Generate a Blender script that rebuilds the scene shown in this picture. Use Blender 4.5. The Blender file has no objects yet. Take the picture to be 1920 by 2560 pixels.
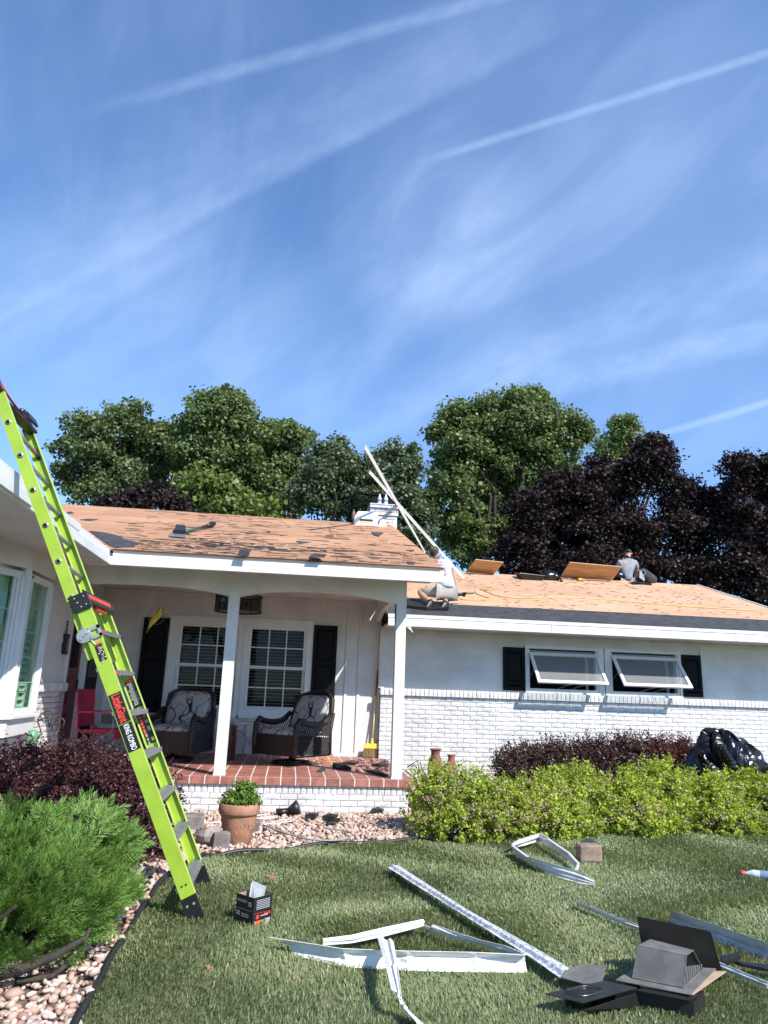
import bpy, math, random
import numpy as np
from mathutils import Vector, Matrix
random.seed(7); RNG = np.random.default_rng(11)
SC = bpy.context.scene
COL = SC.collection
rad = math.radians

# ---------------------------------------------------------------- camera
CAMZ = 1.45
F_PX = 1774.8; YAW, PITCH, ROLL = .121923, .246834, .035380
_cy, _sy, _cp, _sp = math.cos(YAW), math.sin(YAW), math.cos(PITCH), math.sin(PITCH)
_f = np.array([_sy*_cp, _cy*_cp, _sp]); _r = np.array([_cy, -_sy, 0.]); _u = np.cross(_r, _f)
_c, _s = math.cos(ROLL), math.sin(ROLL)
CM = np.array([_c*_r + _s*_u, -_s*_r + _c*_u, _f])
cd = bpy.data.cameras.new('camera'); cam = bpy.data.objects.new('camera', cd); COL.objects.link(cam)
mw = Matrix.Identity(4)
for i in range(3):
    mw[i][0] = CM[0][i]; mw[i][1] = CM[1][i]; mw[i][2] = -CM[2][i]
mw[2][3] = CAMZ
cam.matrix_world = mw
cd.sensor_fit = 'VERTICAL'; cd.sensor_height = 24.0; cd.sensor_width = 18.0
cd.lens = F_PX/2560*24.0; cd.clip_start = .05; cd.clip_end = 3000
SC.camera = cam

# ---------------------------------------------------------------- light
SUN_AZ, SUN_EL = 37.0, 42.0          # azimuth to the right of straight behind the camera
SUN_STRENGTH, SKY_STRENGTH = 5.0, .106
SC.view_settings.view_transform = 'Standard'; SC.view_settings.look = 'None'
SC.view_settings.gamma = 1; SC.view_settings.exposure = .50
try: SC.view_settings.use_curve_mapping = False
except Exception: pass
sd = Vector((math.sin(rad(SUN_AZ))*math.cos(rad(SUN_EL)), -math.cos(rad(SUN_AZ))*math.cos(rad(SUN_EL)), math.sin(rad(SUN_EL))))
sl = bpy.data.lights.new('sun', 'SUN'); sl.energy = SUN_STRENGTH; sl.angle = rad(.53); sl.color = (1, .955, .89)
so = bpy.data.objects.new('sun', sl); COL.objects.link(so)
so.rotation_euler = sd.to_track_quat('Z', 'Y').to_euler(); so.location = (4, -6, 12)

def ray(px, py): return CM.T @ np.array([(px-960)/F_PX, -(py-1280)/F_PX, 1.])
O = np.array([0, 0, CAMZ])
def onY(px, py, Y): d = ray(px, py); return O + d*(Y/d[1])
def onX(px, py, X): d = ray(px, py); return O + d*(X/d[0])
def onZ(px, py, Z=0.): d = ray(px, py); return O + d*((Z-CAMZ)/d[2])
def onplane(px, py, y0, z0, s):      # plane z = z0 + s (y - y0)
    d = ray(px, py); return O + d*((z0 - CAMZ - s*y0)/(d[2]-s*d[1]))
def toP(p):
    c = CM @ (np.array(p, float)-O); return F_PX*c[0]/c[2]+960, -F_PX*c[1]/c[2]+1280

class NT:
    def __init__(s, nt): s.nt = nt; nt.nodes.clear()
    def n(s, t, **k):
        o = s.nt.nodes.new(t)
        for a, b in k.items():
            if a.startswith('i_'):
                key = a[2:]; key = int(key) if key.isdigit() else key.replace('__', ' ')
                o.inputs[key].default_value = b
            else: setattr(o, a, b)
        return o
    def l(s, a, b): s.nt.links.new(a, b)
    def math(s, op, a, b=None, c=None, clamp=False):
        m = s.n('ShaderNodeMath', operation=op, use_clamp=clamp)
        for i, v in enumerate((a, b, c)):
            if v is None: continue
            if isinstance(v, (int, float)): m.inputs[i].default_value = v
            else: s.l(v, m.inputs[i])
        return m.outputs[0]
    def mix(s, f, a, b, blend='MIX'):
        m = s.n('ShaderNodeMix', data_type='RGBA', blend_type=blend)
        for i, v in ((0, f), (6, a), (7, b)):
            if isinstance(v, (int, float)): m.inputs[i].default_value = v
            elif isinstance(v, tuple): m.inputs[i].default_value = (*v, 1) if len(v) == 3 else v
            else: s.l(v, m.inputs[i])
        return m.outputs[2]
    def ramp(s, fac, stops, interp='LINEAR'):
        r = s.n('ShaderNodeValToRGB'); r.color_ramp.interpolation = interp
        e = r.color_ramp.elements
        while len(e) < len(stops): e.new(.5)
        for i, (p, c) in enumerate(stops):
            e[i].position = p; e[i].color = (*c, 1) if len(c) == 3 else c
        s.l(fac, r.inputs[0]); return r.outputs[0]
    def smooth(s, v, a, b):
        m = s.n('ShaderNodeMapRange', interpolation_type='SMOOTHSTEP', clamp=True)
        s.l(v, m.inputs[0]); m.inputs[1].default_value = a; m.inputs[2].default_value = b
        return m.outputs[0]

# ---------------------------------------------------------------- sky with cirrus and contrails
w = bpy.data.worlds.new('World'); SC.world = w; w.use_nodes = True
T = NT(w.node_tree)
sky = T.n('ShaderNodeTexSky', sky_type='NISHITA', sun_disc=False)
sky.sun_elevation = rad(SUN_EL); sky.sun_rotation = rad(180-SUN_AZ); sky.altitude = 350
sky.air_density = 1.0; sky.dust_density = .15; sky.ozone_density = 2.5
tc = T.n('ShaderNodeTexCoord'); DIR = tc.outputs['Generated']
def dotn(v):
    m = T.n('ShaderNodeVectorMath', operation='DOT_PRODUCT'); T.l(DIR, m.inputs[0]); m.inputs[1].default_value = tuple(v); return m.outputs['Value']
def unit(v): v = np.array(v, float); return v/np.linalg.norm(v)
def noise(scale, detail=4, rough=.55, mapping=None, dist=0.):
    n = T.n('ShaderNodeTexNoise', noise_dimensions='3D'); n.inputs['Scale'].default_value = scale
    n.inputs['Detail'].default_value = detail; n.inputs['Roughness'].default_value = rough; n.inputs['Distortion'].default_value = dist
    if mapping is None: T.l(DIR, n.inputs['Vector'])
    else: T.l(mapping, n.inputs['Vector'])
    return n.outputs['Fac']
# one shared warp so the streaks are not ruler-straight
_wn = noise(3.2, 3)
def streak(p0, p1, width, soft, strength, nsc=30, fade0=.0, fade1=.0, breakup=.5, wob=.02, up=False):
    """a band of ice cloud along the great circle through two sky directions; up=True: crisp lower edge, veil fading upwards"""
    a, b = unit(ray(*p0)), unit(ray(*p1)); n = unit(np.cross(a, b)); t = unit(np.cross(n, a))
    if np.dot(n, _u) < 0: n = -n; t = unit(np.cross(n, a)) * (1 if np.dot(np.cross(n, a), b) > 0 else -1)
    ang = math.atan2(np.dot(b, t), np.dot(b, a))
    d = T.math('ADD', dotn(n), T.math('MULTIPLY', T.math('SUBTRACT', _wn, .5), wob))
    if up: m = T.math('MULTIPLY', T.smooth(d, -width*.5, width*.5), T.math('POWER', T.math('SUBTRACT', 1., T.smooth(d, -.02, soft)), 1.6))
    else: m = T.math('SUBTRACT', 1., T.smooth(T.math('ABSOLUTE', d), width*.15, width*.15+soft))
    u = T.math('ARCTAN2', dotn(t), dotn(a))
    m = T.math('MULTIPLY', m, T.smooth(u, -.001-fade0*ang, .001+fade0*ang))
    m = T.math('MULTIPLY', m, T.math('SUBTRACT', 1., T.smooth(u, ang*(1-fade1)-.001, ang*(1+fade1)+.001)))
    cm = T.n('ShaderNodeCombineXYZ'); T.l(u, cm.inputs[0]); T.l(T.math('MULTIPLY', d, 2.2), cm.inputs[1])
    nn = noise(nsc, 4, .6, cm.outputs[0])
    m = T.math('MULTIPLY', m, T.math('ADD', 1.-breakup, T.math('MULTIPLY', T.smooth(nn, .3, .7), breakup)))
    return T.math('MULTIPLY', m, strength)
def blob(c, r, soft, strength):
    d = dotn(unit(ray(*c))); return T.math('MULTIPLY', T.smooth(d, math.cos(r+soft), math.cos(max(r-soft, 0.))), strength)
# fibres of the cirrus run from lower left to upper right
e1 = unit(_r*.80+_u*.60); e2 = unit(_u*.80-_r*.60)
def fibre(scale, k1, k2, lo, hi, detail=6, dist=.3, rot=0.):
    f1, f2 = e1*math.cos(rot)+e2*math.sin(rot), e2*math.cos(rot)-e1*math.sin(rot)
    cm = T.n('ShaderNodeCombineXYZ'); T.l(T.math('MULTIPLY', dotn(f1), k1), cm.inputs[0]); T.l(T.math('MULTIPLY', dotn(f2), k2), cm.inputs[1]); T.l(dotn(_f), cm.inputs[2])
    return T.smooth(noise(scale, detail, .58, cm.outputs[0], dist), lo, hi)
parts = [
 streak((1120, 384), (1990, 112), .004, .0065, .36, 70, .14, 0, .35, .004),
 streak((360, 240), (1290, -22), .006, .010, .30, 30, .30, 0, .5, .008),
 streak((1610, 1098), (2000, 983), .004, .0065, .46, 60, .10, 0, .35, .004),
 streak((1300, 980), (2080, 795), .012, .028, .34, 24, .25, 0, .6, .014),
 streak((1180, 930), (2150, 620), .02, .05, .22, 14, .3, 0, .7, .03),
 streak((860, 1075), (1480, 860), .02, .045, .26, 14, .3, .25, .7, .03),
 streak((-80, 850), (1330, 120), .016, .17, .36, 16, .02, .25, .45, .016, up=True),
 streak((-60, 870), (560, 560), .02, .035, .20, 14, .1, .3, .5, .016),
 streak((810, 1010), (1150, 640), .02, .040, .22, 14, .3, .3, .6, .03),
]
f_big = fibre(1.6, 1.0, 3.2, .40, .75); f_fine = fibre(5., 1., 3.0, .36, .78, 6, .5); f_x = fibre(4., 1., 3.4, .40, .80, 6, .6, rad(38))
veil = T.math('MULTIPLY', T.math('ADD', T.math('ADD', blob((1090, 590), .01, .15, .38), blob((1760, 760), .04, .34, .40)), T.math('ADD', blob((1380, 330), .02, .26, .16), T.math('ADD', blob((350, 1060), .04, .30, .40), blob((950, 1010), .02, .26, .26)))), T.math('ADD', .50, T.math('MULTIPLY', f_fine, .50)))
swirl = T.math('MULTIPLY', blob((1090, 590), .0, .12, .34), f_x)
ribs = T.math('MULTIPLY', T.math('MULTIPLY', blob((380, 400), .03, .28, .22), f_x), .8)
tot = T.math('ADD', T.math('MULTIPLY', T.math('MULTIPLY', f_big, T.math('SUBTRACT', 1., blob((800, 640), .02, .16, .9))), .09), T.math('ADD', veil, T.math('ADD', swirl, ribs)))
for p in parts: tot = T.math('ADD', tot, p)
zz = T.n('ShaderNodeSeparateXYZ'); T.l(DIR, zz.inputs[0])
tot = T.math('ADD', T.math('MULTIPLY', tot, .80), .075)
tot = T.math('MULTIPLY', tot, T.smooth(zz.outputs[2], -.02, .12), clamp=True)
tint = T.mix(1., sky.outputs[0], (.84, 1.18, 1.54), 'MULTIPLY')
skyc = T.mix(T.math('MULTIPLY', tot, .74), tint, (4.9, 6.6, 9.5))
bg = T.n('ShaderNodeBackground'); T.l(skyc, bg.inputs[0]); bg.inputs[1].default_value = SKY_STRENGTH
wo = T.n('ShaderNodeOutputWorld'); T.l(bg.outputs[0], wo.inputs[0])

# ---------------------------------------------------------------- materials
def mat(name, col, rough=.6, var=.12, scale=6., bump=0., bscale=60., metal=0., spec=.5, col2=None, island=0., stretch=(1, 1, 1), objrand=0., lo=.35, hi=.65, detail=5, coat=0.):
    m = bpy.data.materials.new(name); m.use_nodes = True; t = NT(m.node_tree)
    p = t.n('ShaderNodeBsdfPrincipled'); o = t.n('ShaderNodeOutputMaterial'); t.l(p.outputs[0], o.inputs[0])
    g = t.n('ShaderNodeNewGeometry'); mp = t.n('ShaderNodeMapping'); t.l(g.outputs['Position'], mp.inputs[0]); mp.inputs['Scale'].default_value = stretch
    n = t.n('ShaderNodeTexNoise'); t.l(mp.outputs[0], n.inputs['Vector']); n.inputs['Scale'].default_value = scale; n.inputs['Detail'].default_value = detail; n.inputs['Roughness'].default_value = .6
    f = t.smooth(n.outputs['Fac'], lo, hi)
    if col2 is None: col2 = tuple(c*(1-var*1.6) for c in col); col1 = tuple(min(1, c*(1+var*.4)) for c in col)
    else: col1 = col
    c = t.mix(f, col1, col2)
    if island:
        k = t.n('ShaderNodeHueSaturation'); t.l(c, k.inputs['Color'])
        t.l(t.math('ADD', 1-island, t.math('MULTIPLY', g.outputs['Random Per Island'], 2*island)), k.inputs['Value']); c = k.outputs[0]
    if objrand:
        oi = t.n('ShaderNodeObjectInfo'); k = t.n('ShaderNodeHueSaturation'); t.l(c, k.inputs['Color'])
        t.l(t.math('ADD', 1-objrand, t.math('MULTIPLY', oi.outputs['Random'], 2*objrand)), k.inputs['Value']); c = k.outputs[0]
    t.l(c, p.inputs['Base Color']); p.inputs['Roughness'].default_value = rough; p.inputs['Metallic'].default_value = metal
    p.inputs['Specular IOR Level'].default_value = spec
    if coat: p.inputs['Coat Weight'].default_value = coat
    if bump:
        b = t.n('ShaderNodeTexNoise'); t.l(mp.outputs[0], b.inputs['Vector']); b.inputs['Scale'].default_value = bscale; b.inputs['Detail'].default_value = 4
        bn = t.n('ShaderNodeBump'); bn.inputs['Strength'].default_value = bump; bn.inputs['Distance'].default_value = .01
        t.l(b.outputs['Fac'], bn.inputs['Height']); t.l(bn.outputs[0], p.inputs['Normal'])
    m['t'] = 0
    return m
def leafmat(name, stops, rough=.5, trans=.35, tcol=None, spec=.3):
    m = bpy.data.materials.new(name); m.use_nodes = True; t = NT(m.node_tree)
    g = t.n('ShaderNodeNewGeometry')
    n = t.n('ShaderNodeTexNoise'); t.l(g.outputs['Position'], n.inputs['Vector']); n.inputs['Scale'].default_value = 1.4; n.inputs['Detail'].default_value = 3
    f = t.math('ADD', t.math('MULTIPLY', g.outputs['Random Per Island'], .75), t.math('MULTIPLY', t.smooth(n.outputs['Fac'], .3, .7), .25))
    c = t.ramp(f, stops)
    p = t.n('ShaderNodeBsdfPrincipled'); t.l(c, p.inputs['Base Color']); p.inputs['Roughness'].default_value = rough; p.inputs['Specular IOR Level'].default_value = spec
    tr = t.n('ShaderNodeBsdfTranslucent'); t.l(t.mix(1., c, tcol or (1.2, 1.25, .55), 'MULTIPLY'), tr.inputs[0])
    mx = t.n('ShaderNodeMixShader'); mx.inputs[0].default_value = trans; t.l(p.outputs[0], mx.inputs[1]); t.l(tr.outputs[0], mx.inputs[2])
    o = t.n('ShaderNodeOutputMaterial'); t.l(mx.outputs[0], o.inputs[0]); return m
def glassmat(name, tint=(.92, .95, .95), refl=1.0, dust=0.):
    m = bpy.data.materials.new(name); m.use_nodes = True; t = NT(m.node_tree)
    fr = t.n('ShaderNodeFresnel'); fr.inputs[0].default_value = 1.5; gg = t.n('ShaderNodeNewGeometry')
    tr = t.n('ShaderNodeBsdfTransparent'); tr.inputs[0].default_value = (*tint, 1)
    gl = t.n('ShaderNodeBsdfGlossy'); gl.inputs['Roughness'].default_value = .015; gl.inputs[0].default_value = (.95, .97, 1, 1)
    mx = t.n('ShaderNodeMixShader'); t.l(t.math('MULTIPLY', t.math('MULTIPLY', fr.outputs[0], refl), t.math('SUBTRACT', 1., gg.outputs['Backfacing']), clamp=True), mx.inputs[0]); t.l(tr.outputs[0], mx.inputs[1]); t.l(gl.outputs[0], mx.inputs[2])
    o = t.n('ShaderNodeOutputMaterial')
    if dust:
        df = t.n('ShaderNodeBsdfDiffuse'); df.inputs[0].default_value = (.8, .8, .8, 1); m2 = t.n('ShaderNodeMixShader'); m2.inputs[0].default_value = dust; t.l(mx.outputs[0], m2.inputs[1]); t.l(df.outputs[0], m2.inputs[2]); t.l(m2.outputs[0], o.inputs[0])
    else: t.l(mx.outputs[0], o.inputs[0])
    return m

MT = dict(
 wall=mat('shaded_wall_paint', (.70, .675, .64), .6, .08, 2., .12, 40),
 white=mat('white_paint', (.70, .685, .665), .55, .05, 3., .12, 40),
 fascia=mat('white_fascia', (.70, .70, .70), .5, .09, 2.2, .08, 30, stretch=(.4, 1, 3)),
 peel=mat('peeling_white_paint', (.66, .66, .65), .6, .06, 9, .2, 60, col2=(.50, .44, .38), lo=.62, hi=.72, stretch=(.6, 1, 2)),
 brick=mat('white_painted_brick', (.71, .695, .68), .7, .12, 2.2, .6, 70, objrand=.06),
 brickj=mat('white_painted_brickwork', (.70, .685, .67), .7, .08, 14, .5, 70, island=.05),
 mortar=mat('painted_mortar', (.56, .55, .54), .85, .15, 18, .4, 80),
 tile=mat('red_quarry_tile', (.36, .145, .105), .5, .18, 9, .15, 60, objrand=.16),
 tilej=mat('red_quarry_tiles', (.36, .145, .105), .5, .18, 9, .15, 60, island=.16),
 grout=mat('pale_grout', (.72, .66, .61), .9, .15, 20),
 sheath=mat('weathered_roof_sheathing', (.52, .265, .155), .75, .2, 6., .4, 30, col2=(.30, .135, .08), stretch=(.22, 3.4, 3.4), objrand=.09, lo=.42, hi=.70, detail=8),
 osb=mat('new_roof_sheathing', (.62, .37, .21), .7, .15, 10., .3, 40, col2=(.44, .24, .13), stretch=(.35, 2.2, 2.2), objrand=.06, lo=.48, hi=.72, detail=8),
 ply=mat('plywood', (.50, .29, .125), .6, .15, 4., .1, 40, col2=(.38, .20, .08), stretch=(.5, 6, 2)),
 plyedge=mat('plywood_edge', (.66, .48, .29), .7, .1, 30),
 felt=mat('black_roofing_felt', (.052, .052, .054), .8, .3, 8, .25, 60),
 feltloose=mat('loose_black_felt', (.012, .012, .013), .55, .3, 14, .3, 40),
 shade_door=mat('dark_red_door', (.17, .014, .020), .4, .15, 5),
 black=mat('black_paint', (.006, .006, .007), .6, .2, 8, .05, 40, spec=.15),
 blackmetal=mat('black_metal', (.012, .012, .013), .4, .2, 9),
 blackplastic=mat('black_plastic', (.012, .012, .013), .38, .2, 10),
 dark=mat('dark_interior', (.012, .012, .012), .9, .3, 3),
 blind=mat('blind_slats', (.24, .235, .23), .6, .1, 5),
 shutterw=mat('white_interior_shutter', (.62, .68, .60), .6, .06, 5),
 trim=mat('window_trim', (.74, .73, .72), .5, .04, 4),
 glass=glassmat('window_glass', refl=.30), glassd=glassmat('dusty_sash_glass', refl=.5, dust=.13),
 glassg=glassmat('greenish_window_glass', (.80, .92, .84), .9),
 lime=mat('lime_fibreglass', (.31, .46, .04), .40, .08, 5, .08, 80, col2=(.25, .37, .035), lo=.35, hi=.75, detail=8),
 limedge=mat('lime_fibreglass_edge', (.44, .58, .12), .45, .06, 14),
 alu=mat('aluminium', (.56, .57, .58), .38, .12, 20, metal=.85, stretch=(1, 1, 1)),
 steel=mat('grey_cast_metal', (.42, .43, .44), .45, .12, 20, metal=.6),
 red=mat('red_plastic', (.50, .035, .028), .45, .1, 9),
 redprint=mat('red_print', (.75, .06, .03), .5, .05, 9),
 whiteprint=mat('white_print', (.78, .78, .78), .5, .05, 9),
 greyprint=mat('grey_print', (.36, .36, .36), .5, .05, 9),
 yellowprint=mat('yellow_print', (.70, .58, .05), .5, .05, 9),
 sticker=mat('black_sticker', (.010, .010, .010), .35, .1, 9),
 wicker=mat('dark_brown_wicker', (.022, .014, .011), .5, .35, 40, .5, 120),
 bin=mat('brown_bin', (.10, .042, .026), .35, .3, 14, .2, 40),
 tablew=mat('white_folding_table', (.66, .67, .68), .45, .06, 5),
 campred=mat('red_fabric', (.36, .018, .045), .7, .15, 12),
 campsunlit=mat('sunlit_red_frame', (.56, .045, .10), .45, .1, 12),  # brighter copy of the chair red, sunlight put into the colour
 campgrey=mat('grey_mesh_fabric', (.16, .16, .17), .8, .2, 30),
 tubegrey=mat('grey_tube', (.20, .20, .21), .4, .1, 9, metal=.5),
 parroty=mat('yellow_feathers', (.52, .47, .03), .55, .2, 30),
 parrotg=mat('green_feathers', (.06, .25, .08), .55, .2, 30),
 parroto=mat('orange_beak', (.72, .16, .05), .45, .1, 20),
 bristle=mat('straw_bristles', (.50, .37, .20), .8, .25, 60),
 broomy=mat('yellow_broom_plastic', (.78, .60, .06), .45, .06, 9),
 broomh=mat('pale_broom_handle', (.72, .62, .30), .5, .08, 9),
 wood=mat('brown_wood_handle', (.22, .12, .06), .6, .2, 20),
 terra=mat('terracotta', (.40, .205, .125), .75, .16, 9, .35, 60),
 terrad=mat('dark_terracotta', (.27, .115, .075), .75, .2, 9, .3, 60),
 reliefm=mat('pale_relief', (.50, .32, .22), .8, .12, 30),
 soil=mat('soil', (.05, .035, .025), .95, .3, 30, .5, 60),
 stone=mat('boulder_stone', (.34, .29, .26), .9, .25, 7, .7, 30, col2=(.20, .165, .15)),
 block=mat('grey_stone_block', (.22, .195, .18), .9, .25, 8, .7, 30),
 paver=mat('brown_paver', (.30, .215, .165), .9, .2, 14, .6, 50),
 cablew=mat('white_cable', (.75, .74, .72), .5, .06, 10),
 cableg=mat('grey_cable', (.33, .30, .28), .6, .1, 10),
 cabley=mat('yellow_air_hose', (.66, .48, .12), .5, .08, 10),
 cableo=mat('orange_cord', (.72, .30, .10), .5, .08, 10),
 edging=mat('black_lawn_edging', (.018, .019, .022), .5, .2, 8),
 galv=mat('mottled_galvanised_metal', (.66, .68, .71), .55, .1, 38, .05, 40, col2=(.32, .34, .38), lo=.44, hi=.58, detail=8),
 flash=mat('white_flashing', (.72, .72, .69), .55, .10, 5, .05, 20, spec=.3),
 flashg=mat('grey_flashing', (.50, .52, .54), .5, .12, 7, .05, 20),
 flashback=mat('flashing_underside', (.30, .31, .29), .5, .15, 7),
 ventgrey=mat('dusty_dark_metal', (.165, .160, .150), .65, .16, 9, .08, 60),
 ventedge=mat('scuffed_metal_edge', (.16, .16, .155), .5, .2, 18),
 ventdark=mat('dark_brown_metal', (.012, .011, .010), .6, .2, 9),
 ventshine=mat('smooth_dark_plastic', (.024, .026, .022), .28, .2, 8),
 card=mat('raw_cardboard', (.46, .33, .22), .8, .08, 9),
 cartonb=mat('black_carton', (.013, .012, .014), .45, .2, 8),
 cartonin=mat('carton_inside', (.30, .24, .17), .8, .1, 9),
 paper=mat('white_paper', (.76, .76, .76), .7, .04, 9),
 bottle=mat('clear_bottle_plastic', (.62, .67, .70), .15, .06, 9, spec=.8),
 bottleblue=mat('blue_label', (.20, .28, .42), .4, .1, 9),
 bag=mat('black_bin_bag', (.007, .007, .007), .24, .2, 9, .35, 10, spec=.55),
 bark=mat('grey_brown_bark', (.050, .040, .032), .9, .3, 14, .8, 30, stretch=(1, 1, .3)),
 skin=mat('skin', (.46, .255, .18), .55, .08, 9), skin2=mat('sunburnt_skin', (.52, .25, .19), .55, .08, 9),
 hair=mat('dark_hair', (.022, .016, .012), .7, .3, 60), shirtb=mat('pale_blue_shirt', (.58, .66, .72), .85, .08, 8, .35, 12),
 shirtg=mat('grey_shirt', (.27, .28, .31), .85, .1, 8, .35, 12), shorts=mat('khaki_shorts', (.40, .37, .33), .85, .1, 9, .3, 14),
 shoe=mat('black_shoes', (.013, .013, .014), .5, .2, 10), sole=mat('grey_soles', (.36, .35, .34), .7, .15, 20),
 cap=mat('camouflage_cap', (.13, .115, .085), .85, .2, 30, col2=(.045, .042, .033)),
 toolyellow=mat('yellow_tool', (.62, .43, .05), .45, .1, 9), toolgreen=mat('dark_green_handle', (.03, .10, .07), .4, .1, 9),
 rollgrey=mat('grey_membrane', (.27, .29, .32), .6, .12, 8), leafbrown=mat('dry_leaf', (.32, .16, .09), .8, .2, 30),
 ornament=mat('bronze_wire', (.085, .072, .06), .5, .2, 20, metal=.4), greencan=mat('green_enamel', (.15, .34, .19), .45, .1, 9),
 cushion=None)

def cushion_mat():
    m = bpy.data.materials.new('leaf_print_cushion'); m.use_nodes = True; t = NT(m.node_tree)
    p = t.n('ShaderNodeBsdfPrincipled'); o = t.n('ShaderNodeOutputMaterial'); t.l(p.outputs[0], o.inputs[0]); p.inputs['Roughness'].default_value = .85
    c = t.n('ShaderNodeTexCoord'); n = t.n('ShaderNodeTexNoise'); t.l(c.outputs['Object'], n.inputs['Vector']); n.inputs['Scale'].default_value = 5; n.inputs['Detail'].default_value = 1
    a = t.mix(.10, c.outputs['Object'], n.outputs['Color'], 'ADD')
    lines = []
    for sc_, se in ((4.6, 0.), (6.2, 7.3)):
        mp = t.n('ShaderNodeMapping'); t.l(c.outputs['Object'], mp.inputs[0]); mp.inputs['Location'].default_value = (se, se*.7, se*.3)
        q = t.n('ShaderNodeTexNoise'); t.l(mp.outputs[0], q.inputs['Vector']); q.inputs['Scale'].default_value = sc_; q.inputs['Detail'].default_value = .6; q.inputs['Distortion'].default_value = .35
        lines.append(t.math('SUBTRACT', 1., t.smooth(t.math('ABSOLUTE', t.math('SUBTRACT', q.outputs['Fac'], .5)), .010, .022)))
    line = t.math('MAXIMUM', lines[0], lines[1])
    wv = t.n('ShaderNodeTexNoise'); t.l(c.outputs['Object'], wv.inputs['Vector']); wv.inputs['Scale'].default_value = 60
    base = t.mix(wv.outputs['Fac'], (.44, .42, .40), (.34, .325, .31))
    t.l(t.mix(line, base, (.02, .017, .016)), p.inputs['Base Color']); return m
MT['cushion'] = cushion_mat()
def streaked(name, c1, c2, cd_, amount):
    m = bpy.data.materials.new(name); m.use_nodes = True; t = NT(m.node_tree); p = t.n('ShaderNodeBsdfPrincipled'); o = t.n('ShaderNodeOutputMaterial'); t.l(p.outputs[0], o.inputs[0]); p.inputs['Roughness'].default_value = .8
    g = t.n('ShaderNodeNewGeometry'); oi = t.n('ShaderNodeObjectInfo')
    def ns(sc, scale, d, off=0.):
        mp = t.n('ShaderNodeMapping'); t.l(g.outputs['Position'], mp.inputs[0]); mp.inputs['Scale'].default_value = sc; mp.inputs['Location'].default_value = (off, off, 0)
        n = t.n('ShaderNodeTexNoise'); t.l(mp.outputs[0], n.inputs['Vector']); n.inputs['Scale'].default_value = scale; n.inputs['Detail'].default_value = d; n.inputs['Roughness'].default_value = .65; return n.outputs['Fac']
    big = t.smooth(ns((.5, 1, 1), 1.6, 5), .35, .68); grain = t.smooth(ns((1.2, 14, 14), 3., 5), .40, .68)
    c = t.mix(big, c1, c2); c = t.mix(t.math('MULTIPLY', grain, .55), c, tuple(q*.62 for q in c1))
    dk = t.math('MULTIPLY', t.smooth(ns((.9, 12, 12), 3.2, 4, 3.3), .60, .68), t.math('ADD', .35, t.smooth(ns((.4, .9, .9), 2., 3, 9.), .4, .6)))
    c = t.mix(t.math('MULTIPLY', dk, amount, clamp=True), c, cd_)
    k = t.n('ShaderNodeHueSaturation'); t.l(c, k.inputs['Color']); t.l(t.math('ADD', .93, t.math('MULTIPLY', oi.outputs['Random'], .14)), k.inputs['Value']); t.l(k.outputs[0], p.inputs['Base Color'])
    bn = t.n('ShaderNodeBump'); bn.inputs['Strength'].default_value = .4; bn.inputs['Distance'].default_value = .006; t.l(ns((2, 14, 14), 4., 5), bn.inputs['Height']); t.l(bn.outputs[0], p.inputs['Normal']); return m
MT['sheath'] = streaked('weathered_roof_sheathing', (.42, .215, .113), (.52, .29, .16), (.07, .045, .03), .95)
MT['osb'] = streaked('new_roof_sheathing', (.54, .31, .18), (.62, .38, .235), (.20, .11, .065), .55)

# ---------------------------------------------------------------- object helpers
OFF = {}
def link(o, par=None):
    COL.objects.link(o)
    if par is not None: o.parent = par
    OFF[o.name] = OFF.get(par.name, np.zeros(3)) if par is not None else OFF.get(o.name, np.zeros(3))
    return o
def tag(o, label=None, cat=None, group=None, kind=None):
    if label: o['label'] = label
    if cat: o['category'] = cat
    if group: o['group'] = group
    if kind: o['kind'] = kind
    return o
def thing(name, label, cat, loc, rotz=0., group=None, local=False, rot=None):
    o = bpy.data.objects.new(name, None); o.empty_display_size = .1; COL.objects.link(o)
    o.location = tuple(float(c) for c in loc); o.rotation_euler = rot or (0, 0, rotz)
    OFF[o.name] = np.zeros(3) if local else np.array(loc, float)
    return tag(o, label, cat, group)
def npmesh(name, V, F, mats=(), mi=None, smooth=False):
    V = np.asarray(V, np.float32); F = np.asarray(F, np.int32); k = F.shape[1]
    me = bpy.data.meshes.new(name); me.vertices.add(len(V)); me.vertices.foreach_set('co', V.ravel())
    me.loops.add(F.size); me.loops.foreach_set('vertex_index', F.ravel())
    me.polygons.add(len(F)); me.polygons.foreach_set('loop_start', np.arange(0, F.size, k, dtype=np.int32)); me.polygons.foreach_set('loop_total', np.full(len(F), k, np.int32))
    for m in mats: me.materials.append(m)
    if mi is not None: me.polygons.foreach_set('material_index', np.asarray(mi, np.int32))
    if smooth: me.polygons.foreach_set('use_smooth', np.ones(len(F), bool))
    me.update(calc_edges=True); me.validate(); return me
def npobj(name, V, F, mats, par=None, mi=None, smooth=False, base=None):
    if not isinstance(mats, (list, tuple)): mats = [mats]
    V = np.asarray(V, float)
    off = OFF.get(par.name, np.zeros(3)) if par is not None else (np.array(base, float) if base is not None else np.zeros(3))
    o = bpy.data.objects.new(name, npmesh(name, V-off, F, mats, mi, smooth)); link(o, par)
    if par is None: o.location = tuple(off); OFF[o.name] = off
    return o
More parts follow.
